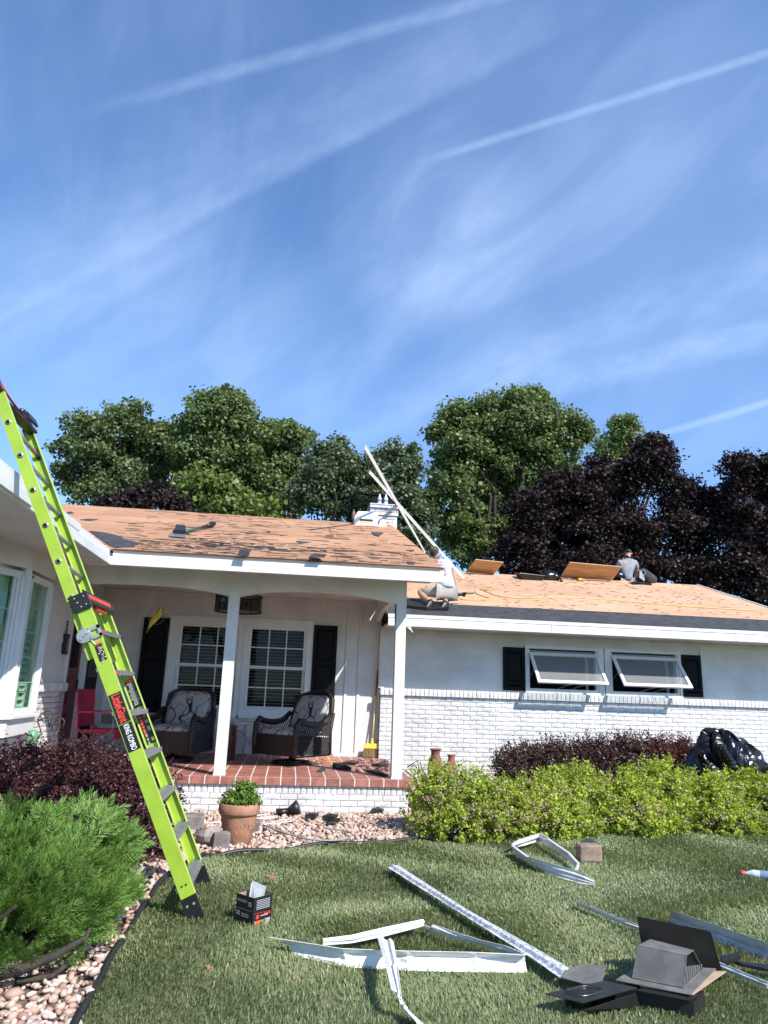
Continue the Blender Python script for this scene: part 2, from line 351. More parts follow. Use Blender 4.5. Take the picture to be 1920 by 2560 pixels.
class MB:
    def __init__(s): s.v = []; s.f = []; s.m = []
    def add(s, V, F, mi=0):
        b = len(s.v); s.v += [tuple(map(float, p)) for p in V]; s.f += [tuple(i+b for i in f) for f in F]; s.m += [mi]*len(F); return s
    def box(s, x0, x1, y0, y1, z0, z1, mi=0):
        return s.add([(x0,y0,z0),(x1,y0,z0),(x1,y1,z0),(x0,y1,z0),(x0,y0,z1),(x1,y0,z1),(x1,y1,z1),(x0,y1,z1)],
              [(0,3,2,1),(4,5,6,7),(0,1,5,4),(1,2,6,5),(2,3,7,6),(3,0,4,7)], mi)
    def hexa(s, lo, hi, mi=0):        # two matching 4-point rings
        return s.add(list(lo)+list(hi), [(0,3,2,1),(4,5,6,7),(0,1,5,4),(1,2,6,5),(2,3,7,6),(3,0,4,7)], mi)
    def obox(s, c, ax, ay, az, mi=0):
        c, ax, ay, az = (np.array(q, float) for q in (c, ax, ay, az))
        return s.hexa([c-ax-ay-az, c+ax-ay-az, c+ax+ay-az, c-ax+ay-az], [c-ax-ay+az, c+ax-ay+az, c+ax+ay+az, c-ax+ay+az], mi)
    def slab(s, quad, vec, mi=0):
        q = [np.array(p, float) for p in quad]; v = np.array(vec, float); n = len(q)
        F = [tuple(range(n))[::-1], tuple(range(n, 2*n))]+[(i, (i+1) % n, n+(i+1) % n, n+i) for i in range(n)]
        return s.add(q+[p+v for p in q], F, mi)
    def tube(s, path, r, n=8, closed=False, mi=0, flat=1.):
        P = [np.array(p, float) for p in path]; k = len(P); R = r if isinstance(r, (list, tuple)) else [r]*k
        b = len(s.v); up = None; rings = []
        for i in range(k):
            if closed: d = P[(i+1) % k]-P[i-1]
            else: d = P[min(i+1, k-1)]-P[max(i-1, 0)]
            d = d/(np.linalg.norm(d)+1e-12)
            if up is None:
                a = np.array([0, 0, 1.]) if abs(d[2]) < .9 else np.array([1., 0, 0]); x = np.cross(d, a)
            else: x = up-d*np.dot(up, d)
            x /= np.linalg.norm(x)+1e-12; up = x; y = np.cross(d, x)
            rings.append([P[i]+R[i]*(math.cos(2*math.pi*j/n)*x+math.sin(2*math.pi*j/n)*y*flat) for j in range(n)])
        V = [p for g in rings for p in g]; F = []
        for i in range(k if closed else k-1):
            a, c = i*n, ((i+1) % k)*n
            F += [(a+j, a+(j+1) % n, c+(j+1) % n, c+j) for j in range(n)]
        if not closed: F += [tuple(range(n))[::-1], tuple((k-1)*n+j for j in range(n))]
        return s.add(V, F, mi)
    def lathe(s, prof, c=(0, 0, 0), n=20, mi=0, M=None, cap=True):
        V = []; F = []; k = len(prof)
        for r, z in prof:
            for j in range(n):
                p = np.array([r*math.cos(2*math.pi*j/n), r*math.sin(2*math.pi*j/n), z])
                V.append((M @ p if M is not None else p)+np.array(c, float))
        for i in range(k-1): F += [(i*n+j, i*n+(j+1) % n, (i+1)*n+(j+1) % n, (i+1)*n+j) for j in range(n)]
        if cap: F += [tuple(range(n))[::-1], tuple((k-1)*n+j for j in range(n))]
        return s.add(V, F, mi)
    def grid(s, fn, nu, nv, mi=0, closed_u=False):
        V = [fn(i/(nu if closed_u else nu-1), j/(nv-1)) for j in range(nv) for i in range(nu)]; F = []
        for j in range(nv-1):
            for i in range(nu if closed_u else nu-1):
                F.append((j*nu+i, j*nu+(i+1) % nu, (j+1)*nu+(i+1) % nu, (j+1)*nu+i))
        return s.add(V, F, mi)
    def ball(s, c, r, n=12, m=8, mi=0, jit=0., seed=0):
        rr = random.Random(seed); r = (r, r, r) if isinstance(r, (int, float)) else r; V = [(c[0], c[1], c[2]-r[2])]; F = []
        for i in range(1, m):
            for j in range(n):
                a, b = math.pi*i/m-math.pi/2, 2*math.pi*j/n; k = 1+rr.uniform(-jit, jit)
                V.append((c[0]+r[0]*k*math.cos(a)*math.cos(b), c[1]+r[1]*k*math.cos(a)*math.sin(b), c[2]+r[2]*k*math.sin(a)))
        V.append((c[0], c[1], c[2]+r[2])); L = len(V)-1
        F += [(0, 1+(j+1) % n, 1+j) for j in range(n)]
        for i in range(m-2): F += [(1+i*n+j, 1+i*n+(j+1) % n, 1+(i+1)*n+(j+1) % n, 1+(i+1)*n+j) for j in range(n)]
        F += [(1+(m-2)*n+j, 1+(m-2)*n+(j+1) % n, L) for j in range(n)]
        return s.add(V, F, mi)
    def build(s, name, mats, par=None, smooth=False, bevel=0., base=None, solid=0., kind=None, sub=0):
        if not isinstance(mats, (list, tuple)): mats = [mats]
        off = OFF.get(par.name, np.zeros(3)) if par is not None else (np.array(base, float) if base is not None else np.zeros(3))
        me = bpy.data.meshes.new(name); me.from_pydata([tuple(np.array(p)-off) for p in s.v], [], s.f)
        for m in mats: me.materials.append(m)
        me.polygons.foreach_set('material_index', s.m)
        if smooth: me.polygons.foreach_set('use_smooth', [True]*len(s.f))
        me.update(); me.validate()
        o = bpy.data.objects.new(name, me); link(o, par)
        if par is None: o.location = tuple(off); OFF[o.name] = off
        if solid: q = o.modifiers.new('Solidify', 'SOLIDIFY'); q.thickness = solid; q.offset = 0
        if sub: q = o.modifiers.new('Subdivision', 'SUBSURF'); q.levels = q.render_levels = sub
        if bevel: q = o.modifiers.new('Bevel', 'BEVEL'); q.width = bevel; q.segments = 2; q.limit_method = 'ANGLE'; q.angle_limit = rad(40)
        if kind: o['kind'] = kind
        return o
def put(me, name, par, loc, rot=(0, 0, 0), scale=(1, 1, 1)):
    o = bpy.data.objects.new(name, me); link(o, par)
    o.location = tuple(np.array(loc, float)-OFF.get(par.name, np.zeros(3)) if par is not None else loc); o.rotation_euler = rot; o.scale = scale
    return o
# ================================================================ ground
MT['lawn'] = mat('lawn_soil', (.085, .105, .045), .95, .3, 3., .6, 50, col2=(.14, .125, .075), lo=.4, hi=.75)
MT['bed'] = mat('gravel_bed_soil', (.16, .115, .09), .95, .3, 20, .6, 50)
gr = MB(); gr.box(-400, 400, -60, 700, -.3, 0); g = gr.build('lawn', MT['lawn']); g['kind'] = 'structure'
edge_px = [(150, 2640), (198, 2551), (262, 2428), (308, 2352), (354, 2281), (380, 2238), (422, 2188), (506, 2146), (563, 2140), (700, 2129), (813, 2117), (1035, 2103), (1084, 2093), (1250, 2079), (1422, 2071), (1541, 2070), (1632, 2078), (1780, 2082), (1930, 2086)]
EDGE = np.array([onZ(x, y, 0)[:2] for x, y in edge_px])
EDGE = np.vstack([[EDGE[0][0]-.15, 1.5], EDGE, [9.6, EDGE[-1][1]+.05]])
bed_poly = np.vstack([EDGE, [[9.6, 12.2], [-4.5, 12.2], [-4.5, 1.5]]])
def inpoly(P, poly):
    x, y = P[:, 0], P[:, 1]; r = np.zeros(len(P), bool); n = len(poly)
    for i in range(n):
        (x0, y0), (x1, y1) = poly[i], poly[(i+1) % n]
        c = ((y0 > y) != (y1 > y)); xi = x0+(y-y0)*(x1-x0)/((y1-y0) if abs(y1-y0) > 1e-9 else 1e-9); r ^= c & (x < xi)
    return r
b = MB(); n = len(bed_poly); b.add([(p[0], p[1], .006) for p in bed_poly], [tuple(range(n))]); o = b.build('gravel_bed', MT['bed']); o['kind'] = 'structure'
# black plastic lawn edging along the bed
e = MB(); pts = []
for i in range(len(EDGE)-1):
    for k in range(6): t_ = k/6; pts.append(EDGE[i]*(1-t_)+EDGE[i+1]*t_)
pts = [np.array(p) for p in pts]
for _ in range(2): pts = [pts[0]]+[(pts[i-1]+2*pts[i]+pts[i+1])/4 for i in range(1, len(pts)-1)]+[pts[-1]]
e.tube([(p[0], p[1], .022+.012*math.sin(i*.7)) for i, p in enumerate(pts)], .020, 6)
for i in range(len(pts)-1):
    a, c = pts[i], pts[i+1]; e.add([(a[0], a[1], 0), (c[0], c[1], 0), (c[0], c[1], .03), (a[0], a[1], .03)], [(0, 1, 2, 3)])
o = e.build('lawn_edging', MT['edging'], smooth=True, base=(pts[30][0], pts[30][1], 0)); tag(o, 'black plastic edging strip between the lawn and the gravel bed', 'edging')

# ================================================================ house
H = thing('house', 'white ranch house with stripped roof, arched porch and painted brick', 'house', (0, 11, 0))
FL = .415; YB = 11.75; YS = 11.84; YW = 11.95; XC = 1.488; WE = 9.1
SL = .34; E1Y, E1Z = 8.25, 2.90; E2Y, E2Z, SL2 = 11.0, 2.622, .327; RX = 1.75; R2X = 9.46; WX = -2.09; SWX = -3.04
RIDY = 12.95; RID2 = 15.63
def zr1(y): return E1Z+SL*(y-E1Y)
def zr2(y): return E2Z+SL2*(y-E2Y)
def zrw(x): return E1Z+SL*(WX-x)
# ---- walls
def wall_y(name, m, x0, x1, y0, y1, z0, z1, holes, par=H):
    """wall slab facing the street with rectangular openings (x0,x1,z0,z1)"""
    b = MB(); hs = sorted(holes); x = x0
    for (a, c, d, e_) in hs:
        if a > x: b.box(x, a, y0, y1, z0, z1)
        if d > z0: b.box(a, c, y0, y1, z0, d)
        if e_ < z1: b.box(a, c, y0, y1, e_, z1)
        x = c
    if x < x1: b.box(x, x1, y0, y1, z0, z1)
    o = b.build(name, m, par); return o
PW = [(-1.78, -.87), (-.67, .24)]           # porch window openings
AW = [(3.99, 5.20), (5.45, 6.66)]            # awning window openings
pw = wall_y('porch_wall', MT['wall'], SWX, XC, YW, YW+.2, FL-.02, 2.9, [(a-.02, c+.02, 1.10, 2.40) for a, c in PW])
for x in [-2.86, -2.46, -1.5, -1.05, -.4, -.02, .42, .93, 1.14]:
    if x < .4: zb = 2.56 if x > -2.3 else FL
    else: zb = 2.50 if x < .5 else FL
    MB().box(x-.022, x+.022, YW-.022, YW+.005, zb, 2.86).build('batten', MT['wall'], pw)
MB().box(.775, XC, YW-.024, YW+.005, FL, FL+.05).build('skirting', MT['wall'], pw)
MB().box(SWX, XC, YW-.03, YW+.005, 2.86, 2.90).build('frieze_trim', MT['wall'], pw)
for x in (-1.5, -.6, .1):
    MB().box(x-.02, x+.02, YW-.022, YW+.005, FL, .98).build('batten', MT['wall'], pw)
sw = wall_y('siding_wall', MT['wall'], XC, WE, YS, YS+.16, 1.45, 2.50, [(a-.02, c+.02, 1.545, 2.235) for a, c in AW])
z = 1.50; k = 0
while z < 2.44:
    z1 = min(z+.175, 2.455)
    for (xa, xb) in ((XC-.01, 3.55), (7.10, WE)) if z < 2.25 else ((XC-.01, WE),):
        b = MB(); b.hexa([(xa, YS-.020, z), (xb, YS-.020, z), (xb, YS+.01, z), (xa, YS+.01, z)], [(xa, YS-.006, z1+.004), (xb, YS-.006, z1+.004), (xb, YS+.01, z1+.004), (xa, YS+.01, z1+.004)])
        b.build('siding_board', MT['wall'], sw)
    z += .175
MB().box(XC-.03, XC+.06, YS-.034, YS+.1, 1.50, 2.46).build('corner_board', MT['wall'], sw)
# mortar backing of the brick skirt
bw = MB().box(XC+.012, WE, YB+.012, YB+.25, -.2, 1.47).build('brick_wall', MT['mortar'], H)
fw = MB().box(-3.0, 1.53, 9.076, 9.3, -.2, .322).build('porch_foundation', MT['mortar'], H)
# ---- brick meshes
def brick_mesh(name, L, Hh, D, seed):
    rr = np.random.default_rng(seed); nu, nv = 4, 3; V = []; F = []
    for j in range(nv):
        for i in range(nu):
            ed = i in (0, nu-1) or j in (0, nv-1)
            V.append((-L/2+L*i/(nu-1)+(0 if ed else rr.uniform(-.01, .01)), -D+(rr.uniform(0, .004) if ed else rr.uniform(-.007, .003)), -Hh/2+Hh*j/(nv-1)+rr.uniform(-.0015, .0015)))
    for j in range(nv-1):
        for i in range(nu-1): q = j*nu+i; F.append((q, q+1, q+nu+1, q+nu))
    b = len(V); V += [(-L/2, 0, -Hh/2), (L/2, 0, -Hh/2), (L/2, 0, Hh/2), (-L/2, 0, Hh/2)]
    F += [(b, b+1)+tuple(range(nu-1, -1, -1)), (b+2, b+3)+tuple(range((nv-1)*nu, nv*nu)), (b+1, b+2)+tuple(range(nv*nu-1, nu-2, -nu)), (b+3, b)+tuple(range(0, nv*nu, nu))]
    me = bpy.data.meshes.new(name); me.from_pydata(V, [], F); me.materials.append(MT['brick']); me.update(); return me
BST = [brick_mesh('brick', .204, .0605, .02, i) for i in range(6)]
BPO = [brick_mesh('brick', .197, .0595, .02, 20+i) for i in range(5)]
BSO = [brick_mesh('brick', .0615, .108, .03, 40+i) for i in range(5)]
BSP = [brick_mesh('brick', .0625, .088, .02, 60+i) for i in range(4)]
BCH = [brick_mesh('brick', .200, .0605, .02, 80+i) for i in range(4)]
cand = []     # (area, mesh, parent, loc, rotz, sx)
def area_of(loc, L, Hh):
    px, py = toP(loc); d = np.linalg.norm(np.array(loc)-O); a = L*Hh*(F_PX/d)**2
    if not (-20 < px < 1940): a *= .05
    return a, px, py
UN, CO = .212, .0707
row = 0; zt = 1.388
while zt > -.05:
    zc = zt-CO/2; x = XC+(.5*UN if row % 2 == 0 else UN)-UN*.5
    xs = XC
    first = (UN*.5 if row % 2 else UN)
    while xs < WE:
        L = first if xs == XC else UN
        loc = (xs+L/2, YB+.018, zc); a, px, py = area_of(loc, L, CO)
        if py > 1900+ (px-1000)*.0 or (px > 1150 and py > 1875) or (px > 1240 and py > 1852): a *= .02
        cand.append((a, random.choice(BST), bw, loc, 0., (L-.008)/.204)); xs += L
    row += 1; zt -= CO
x = XC-.01
while x < WE:
    loc = (x+.036, YB-.02, 1.446); a, px, py = area_of(loc, .066, .112); cand.append((a, random.choice(BSO), bw, loc, 0., 1.)); x += .0722
x = 1.53
while x > -2.2:
    loc = (x-.036, 9.082, .322-.047); a, px, py = area_of(loc, .066, .09); a *= 1.7*(.05 if px < 420 else 1)
    cand.append((a, random.choice(BSP), fw, loc, 0., 1.)); x -= .0725
for r in range(4):
    x = 1.53-(.1025 if r % 2 == 0 else 0); zc = .231-.068*(r+.5)
    if r % 2 == 0: cand.append((200, BPO[0], fw, (1.53-.05, 9.082, zc), 0., .48))
    while x > -2.2:
        loc = (x-.1025, 9.082, zc); a, px, py = area_of(loc, .205, .068); a *= (.05 if px < 420 else 1)
        if r == 3: a *= .3
        cand.append((a, random.choice(BPO), fw, loc, 0., 1.)); x -= .205
# chimney
CHY = 13.6; c0 = onY(925, 1257, CHY); c1 = onY(997, 1257, CHY); CX0, CX1, CT = c0[0], c1[0], c0[2]
ch = MB().box(CX0+.05, CX1-.03, CHY+.05, CHY+.62, 3.2, CT-.02).build('chimney', MT['mortar'], H)
MB().box(CX0+.0, CX1, CHY-.01, CHY+.66, CT-.025, CT).build('chimney_cap', MT['brickj'], ch, bevel=.01)
for r in range(14):
    zc = CT-.028-.0707*(r+.5); out = 0. if r < 3 else .028; x0_ = CX0+(.005 if r < 3 else .04); x1_ = CX1-(.0 if r < 3 else .018); xs = x0_; first = .106 if r % 2 else .212
    while xs < x1_-.03:
        L = min(first if xs == x0_ else .212, x1_-xs); loc = (xs+L/2, CHY+.02+out, zc); a, px, py = area_of(loc, L, .07)
        cand.append((a*(3 if r < 9 else .05), random.choice(BCH), ch, loc, 0., (L-.008)/.2)); xs += L
# left wing brick pier, facing +X
lw = MB().box(SWX-.2, SWX, 2.6, 10.40, -.2, 1.40).build('wing_brick_wall', MT['mortar'], H)
for r in range(18):
    zc = 1.30-.0707*(r+.5); y = 10.41-(.106 if r % 2 else 0)
    if r % 2: cand.append((400 if zc > .75 else 5, BST[1], lw, (SWX+.012, 10.41-.05, zc), math.pi/2, .5))
    while y > 7.6:
        loc = (SWX+.012, y-.106, zc); cand.append((520 if zc > .8 and y > 9.2 else 5, random.choice(BST), lw, loc, math.pi/2, 1.)); y -= .212
y = 10.43
while y > 8.0:
    cand.append((300 if y > 9.2 else 4, random.choice(BSO), lw, (SWX+.045, y-.036, 1.355), math.pi/2, 1.)); y -= .0722
cand.sort(key=lambda q: -q[0])
for (a, me, par, loc, rz, sx) in cand[:300]:
    put(me, 'brick', par, (loc[0], loc[1], loc[2]), (random.uniform(-.006, .006), 0, rz+random.uniform(-.008, .008)), (sx, 1, 1))
VV = []; FF = []
bb = MB()
for (a, me, par, loc, rz, sx) in cand[300:]:
    c_, s_ = math.cos(rz), math.sin(rz)
    bb.add([(loc[0]+v.co.x*sx*c_-v.co.y*s_, loc[1]+v.co.x*sx*s_+v.co.y*c_, loc[2]+v.co.z) for v in me.vertices], [tuple(p.vertices) for p in me.polygons])
bb.build('brickwork', MT['brickj'], H, kind='stuff')
# ---- porch slab and tiles
ps = MB().box(-3.0, 1.572, 9.0285, YW, .325, .4125).build('porch_slab', MT['grout'], H)
TW = .1765; tl = MB().box(-TW/2+.004, TW/2-.004, 0, .05, 0, .012); 
def tilem(w_, d_, h_):
    b = MB().box(-w_/2, w_/2, -d_/2, d_/2, -h_/2, h_/2); me = bpy.data.meshes.new('tile'); me.from_pydata(b.v, [], b.f); me.materials.append(MT['tile']); me.update(); return me
T1, T2 = tilem(TW-.015, .022, .084), tilem(TW-.015, .098, .016)
tj = MB(); cnt = 0
x = 1.575; i = 0
while x > -2.75:
    xc = x-TW/2
    px, py = toP((xc, 9.03, .37))
    put(T1, 'tile', ps, (xc, 9.036, .3695), (0, 0, random.uniform(-.004, .004)))
    x -= TW; i += 1
for r in range(27):
    yc = 9.025+.055+.1105*r; x = 1.575
    while x > -2.95:
        xc = x-TW/2; px, py = toP((xc, yc, FL)); cnt_ok = r < 12 and px > 430
        if cnt_ok and cnt < 255: put(T2, 'tile', ps, (xc, yc, FL-.008), (random.uniform(-.004, .004), random.uniform(-.004, .004), 0)); cnt += 1
        else: tj.box(xc-TW/2+.0075, xc+TW/2-.0075, yc-.049, yc+.049, FL-.016, FL+random.uniform(-.001, .001))
        x -= TW
tj.build('tiling', MT['tilej'], ps, kind='stuff')
MB().box(1.568, 1.583, 9.03, YB-.1, .323, .413).build('tile', MT['tile'], ps)
# ---- posts, beams, ceiling
for x0_, x1_ in ((-.812, -.678), (1.318, 1.450)):
    p = MB().box(x0_, x1_, 9.085, 9.215, FL, 2.6).build('post', MT['white'], H, bevel=.006)
    MB().box(x0_-.004, x1_+.004, 9.081, 9.219, FL-.001, FL+.015).build('post_base', MT['white'], p)
def arch_beam(spans, y0, y1, top, name):
    b = MB()
    for (xa, xb, za, zm) in spans:
        N = 24; low = []
        for k in range(N+1):
            t_ = k/N; low.append((xa+(xb-xa)*t_, za+(zm-za)*(1-abs(2*t_-1)**2.4)))
        for k in range(N):
            (a, za_), (c, zc_) = low[k], low[k+1]
            b.hexa([(a, y0, za_), (c, y0, zc_), (c, y1, zc_), (a, y1, za_)], [(a, y0, top), (c, y0, top), (c, y1, top), (a, y1, top)])
    return b.build(name, MT['wall'], H)
arch_beam([(-3.0, -.812, 2.545, 2.635), (-.812, -.678, 2.545, 2.545), (-.678, 1.318, 2.545, 2.65), (1.318, 1.450, 2.33, 2.33)], 9.09, 9.21, 2.845, 'arched_beam')
sb = MB(); N = 20
for k in range(N):
    ya, yb_ = 9.21+(11.75-9.21)*k/N, 9.21+(11.75-9.21)*(k+1)/N
    fz = lambda y: 2.56+.12*(1-abs(2*(y-9.21)/(11.75-9.21)-1)**2.4)
    sb.hexa([(1.37, ya, fz(ya)), (1.44, ya, fz(ya)), (1.44, yb_, fz(yb_)), (1.37, yb_, fz(yb_))], [(1.37, ya, 2.89), (1.44, ya, 2.89), (1.44, yb_, 2.89), (1.37, yb_, 2.89)])
sb.build('side_beam', MT['wall'], H)
MB().box(SWX, 1.45, 9.2, YW+.15, 2.902, 2.95).build('porch_ceiling', MT['wall'], H)
gw = MB(); gw.add([(1.44, 9.1, 2.845), (1.44, 13.2, 2.845), (1.44, 13.2, zr1(12.9)-.12), (1.44, 9.1, zr1(9.1)-.10), (1.40, 9.1, 2.845), (1.40, 13.2, 2.845), (1.40, 13.2, zr1(12.9)-.12), (1.40, 9.1, zr1(9.1)-.10)], [(0, 1, 2, 3), (7, 6, 5, 4), (0, 4, 5, 1), (1, 5, 6, 2), (2, 6, 7, 3), (3, 7, 4, 0)]); gw.build('gable_wall', MT['wall'], H)
# soffits: narrow boards with grooves
s = MB()
x = -2.05
while x < 1.69: s.box(x, x+.096, 8.275, 9.088, 2.832, 2.842); x += .1
x = SWX+.02
y = 2.6
while y < 9.0: s.box(SWX+.005, -2.11, y, y+.096, 2.832, 2.842); y += .1
x = 1.50
while x < 9.38: s.box(x, x+.196, 11.03, YS-.012, 2.462, 2.472); x += .2
s.build('soffit_boards', MT['wall'], H, kind='stuff')
MB().box(SWX, 1.70, 8.27, 9.09, 2.845, 2.86).box(SWX, -2.1, 2.6, 8.27, 2.845, 2.86).box(1.49, 9.4, 11.02, YS, 2.475, 2.49).build('soffit', MT['wall'], H)
# fascias
f1 = MB().box(WX+.03, RX-.02, 8.242, 8.29, 2.79, 2.898).build('fascia_board', MT['peel'], H)
MB().box(WX-.01, RX, 8.214, 8.242, 2.72, 2.818).build('gutter_board', MT['fascia'], f1, bevel=.004)
MB().box(RX-.05, RX+.002, 8.232, 8.30, 2.822, 2.893).build('end_block', MT['fascia'], f1)
f2 = MB().box(WX-.05, WX-.006, 2.6, 8.24, 2.79, 2.898).build('fascia_board', MT['peel'], H)
MB().box(WX-.006, WX+.022, 2.6, 8.214, 2.72, 2.818).build('gutter_board', MT['fascia'], f2, bevel=.004)
MB().box(WX-.004, WX+.045, 2.6, 5.62, 2.735, 2.895).build('proud_fascia_board', MT['fascia'], f2, bevel=.004)
MB().box(WX-.006, WX+.012, 5.75, 7.0, 2.84, 2.905).build('drip_strip', MT['fascia'], f2)
f3 = MB().box(1.475, R2X, 11.018, 11.05, 2.45, 2.612).build('fascia_board', MT['fascia'], H)
for xa, xb in ((1.472, 4.1), (4.104, 7.25), (7.254, R2X)): MB().box(xa, xb, 10.985, 11.018, 2.437, 2.558).build('gutter_board', MT['fascia'], f3, bevel=.004)
for xa, xb in ((1.472, 4.05), (4.053, 7.35), (7.353, R2X)): MB().box(xa, xb, 10.995, 11.02, 2.568, 2.622).build('drip_strip', MT['fascia'], f3)
rk = MB(); rk.slab([(RX-.03, 8.30, zr1(8.30)-.15), (RX-.03, RIDY, zr1(RIDY)-.15), (RX-.03, RIDY, zr1(RIDY)-.02), (RX-.03, 8.30, zr1(8.30)-.02)], (.03, 0, 0)); rk.build('rake_board', MT['fascia'], H)
rk = MB(); rk.slab([(R2X-.03, 11.02, zr2(11.02)-.15), (R2X-.03, RID2, zr2(RID2)-.15), (R2X-.03, RID2, zr2(RID2)+.02), (R2X-.03, 11.02, zr2(11.02)+.02)], (.035, 0, 0)); rk.build('rake_board', MT['fascia'], H)
# ---- roofs
MT['deck'] = mat('roof_deck_underside', (.10, .065, .045), .9, .2, 6)
def roofslab(name, poly, zf, th=.06):
    b = MB(); n = len(poly); top = [(x, y, zf(x, y)-.016) for x, y in poly]; b.slab(top, (0, 0, -th)); return b.build(name, MT['deck'], H)
P1 = [(WX-.03, 8.275), (RX, 8.275), (RX, RIDY), (-6.79, RIDY)]
roof1 = roofslab('porch_roof', P1, lambda x, y: zr1(y))
roofslab('porch_roof_back', [(RX, RIDY+.005), (RX, 17), (-6.79, 17), (-6.79, RIDY+.005)], lambda x, y: zr1(RIDY)-SL*(y-RIDY)-.02)
roof2 = roofslab('wing_roof', [(1.47, 11.0), (R2X, 11.0), (R2X, RID2), (1.47, RID2)], lambda x, y: zr2(y))
roofslab('wing_roof_back', [(-2, RID2+.005), (R2X, RID2+.005), (R2X, 20), (-2, 20)], lambda x, y: zr2(RID2)-SL2*(y-RID2)-.02)
roof3 = roofslab('left_wing_roof', [(WX-.03, 2.6), (WX-.03, 8.275), (-6.79, RIDY), (-6.79, 2.6)], lambda x, y: zrw(x))
def clip(poly, a, bb_, c):       # keep a x + b y <= c
    out = []
    for i in range(len(poly)):
        p, q = poly[i], poly[(i+1) % len(poly)]; fp, fq = a*p[0]+bb_*p[1]-c, a*q[0]+bb_*q[1]-c
        if fp <= 0: out.append(p)
        if (fp < 0 < fq) or (fq < 0 < fp): t_ = fp/(fp-fq); out.append((p[0]+t_*(q[0]-p[0]), p[1]+t_*(q[1]-p[1])))
    return out
def panels(par, m, x0_, x1_, y0, y1, dy, L, zf, nrm, valley=False, seed=1):
    rr = random.Random(seed); y = y0; r = 0
    while y < y1-.01:
        x = x0_-(L/2 if r % 2 else 0)-rr.uniform(0, .3); ye = min(y+dy, y1)
        while x < x1_:
            xa, xb = max(x, x0_), min(x+L, x1_)
            if xb-xa > .03:
                g_ = .004; poly = [(xa+g_, y+g_), (xb-g_, y+g_), (xb-g_, ye-g_), (xa+g_, ye-g_)]
                if valley: poly = clip(poly, -1, -1, -(WX+8.25)+.0)
                if len(poly) >= 3:
                    dz = rr.uniform(-.002, .002); b = MB(); b.slab([(px, py, zf(py)-.014+dz) for px, py in poly], nrm*.013); b.build('sheathing_panel', m, par)
            x += L
        y = ye; r += 1
n1 = np.array([0, -SL, 1.])/math.hypot(1, SL); n2 = np.array([0, -SL2, 1.])/math.hypot(1, SL2)
panels(roof1, MT['sheath'], -6.79, RX, 8.218, RIDY, 1.155, 2.44, zr1, n1, True)
panels(roof2, MT['osb'], 1.47, R2X-.03, 11.0, RID2, 1.16, 2.44, zr2, n2, False, 5)
# torn felt left on the porch roof: slivers along the boards
rr = random.Random(3); sl_ = MB()
Z1 = lambda x, y: (x/3.456, 950+y/3.456)
Z5 = lambda x, y: (100+x/1.565, 1200+y/1.565)
def sliver(x, y, L, wd, zf, nrm, sg, b):
    k = 5; top = []; bot = []
    for i in range(k+1):
        t_ = i/k; w_ = wd*math.sin(math.pi*min(max(t_, .06), .94))**.6*rr.uniform(.5, 1.2)
        xx = x+L*(t_-.5); yy = y+rr.uniform(-.2, .2)*wd
        top.append((xx, yy+w_/2)); bot.append((xx, yy-w_/2))
    pl = bot+top[::-1]; b.slab([(px, py, zf(py)+.001) for px, py in pl], nrm*rr.uniform(.002, .008))
for i in range(520):
    y = 8.3+(RIDY-8.3)*rr.random()**1.2
    if rr.random() < .30: y = 8.95+rr.gauss(0, .20); 
    x = rr.uniform(-2.6, RX-.1) if rr.random() < .85 else rr.gauss(-.6, .5)
    if x < WX-(y-8.25)+.1 or not 8.27 < y < RIDY-.05: continue
    big = rr.random()**4
    sliver(x, y, .03+.12*rr.random()+.35*big, .003+.010*rr.random()*rr.random()+.006*big, zr1, n1, 1, sl_)
for i in range(150):
    q_ = onplane(*Z5(rr.gauss(700, 170), rr.gauss(258, 17)), E1Y, E1Z, SL)
    if q_[0] > WX-(q_[1]-8.25)+.15 and 8.3 < q_[1] < RIDY-.1 and q_[0] < RX-.2: sliver(q_[0], q_[1], .05+.28*rr.random()**2, .005+.012*rr.random(), zr1, n1, 1, sl_)
sl_.build('torn_felt_slivers', MT['felt'], roof1, kind='stuff')
def roofpatch(pxs, zf_args, nrm, name, m, par, th=.006, jit=.0):
    pts = [onplane(x, y, *zf_args) for x, y in pxs]; b = MB(); b.slab([p+nrm*.003 for p in pts], nrm*th); return b.build(name, m, par)
RP1 = (E1Y, E1Z, SL); RP2 = (E2Y, E2Z, SL2)
roofpatch([Z1(770, 1308), Z1(880, 1318), Z1(1010, 1345), Z1(1090, 1385), Z1(1215, 1420), Z1(1130, 1445), Z1(1000, 1455), Z1(955, 1440), Z1(860, 1375)], RP1, n1, 'felt_patch', MT['felt'], roof1)
for pl in ([Z1(690, 1210), Z1(760, 1202), Z1(850, 1207), Z1(780, 1218)], [Z1(560, 1150), Z1(610, 1140), Z1(640, 1152), Z1(590, 1160)], [Z5(890, 270), Z5(925, 272), Z5(990, 283), Z5(940, 280)], [Z5(830, 262), Z5(880, 258), Z5(870, 270)], [Z5(1295, 205), Z5(1345, 207), Z5(1325, 222), Z5(1308, 218)], [Z5(1430, 276), Z5(1465, 276), Z5(1455, 282)], [Z5(1435, 322), Z5(1470, 324), Z5(1462, 332), Z5(1440, 330)], [Z5(885, 203), Z5(902, 202), Z5(898, 209)], [Z5(1000, 240), Z5(1060, 245), Z5(1020, 250)]):
    roofpatch(pl, RP1, n1, 'felt_scrap', MT['felt'], roof1)
sl2 = MB()
for i in range(420):
    x = rr.uniform(1.6, R2X-.2); y = rr.uniform(11.95, RID2-.1); sliver(x, y, .03+.08*rr.random(), .005+.010*rr.random(), zr2, n2, 1, sl2)
sl2.build('torn_felt_slivers', MT['plyedge'] if False else MT['deck'], roof2, kind='stuff')
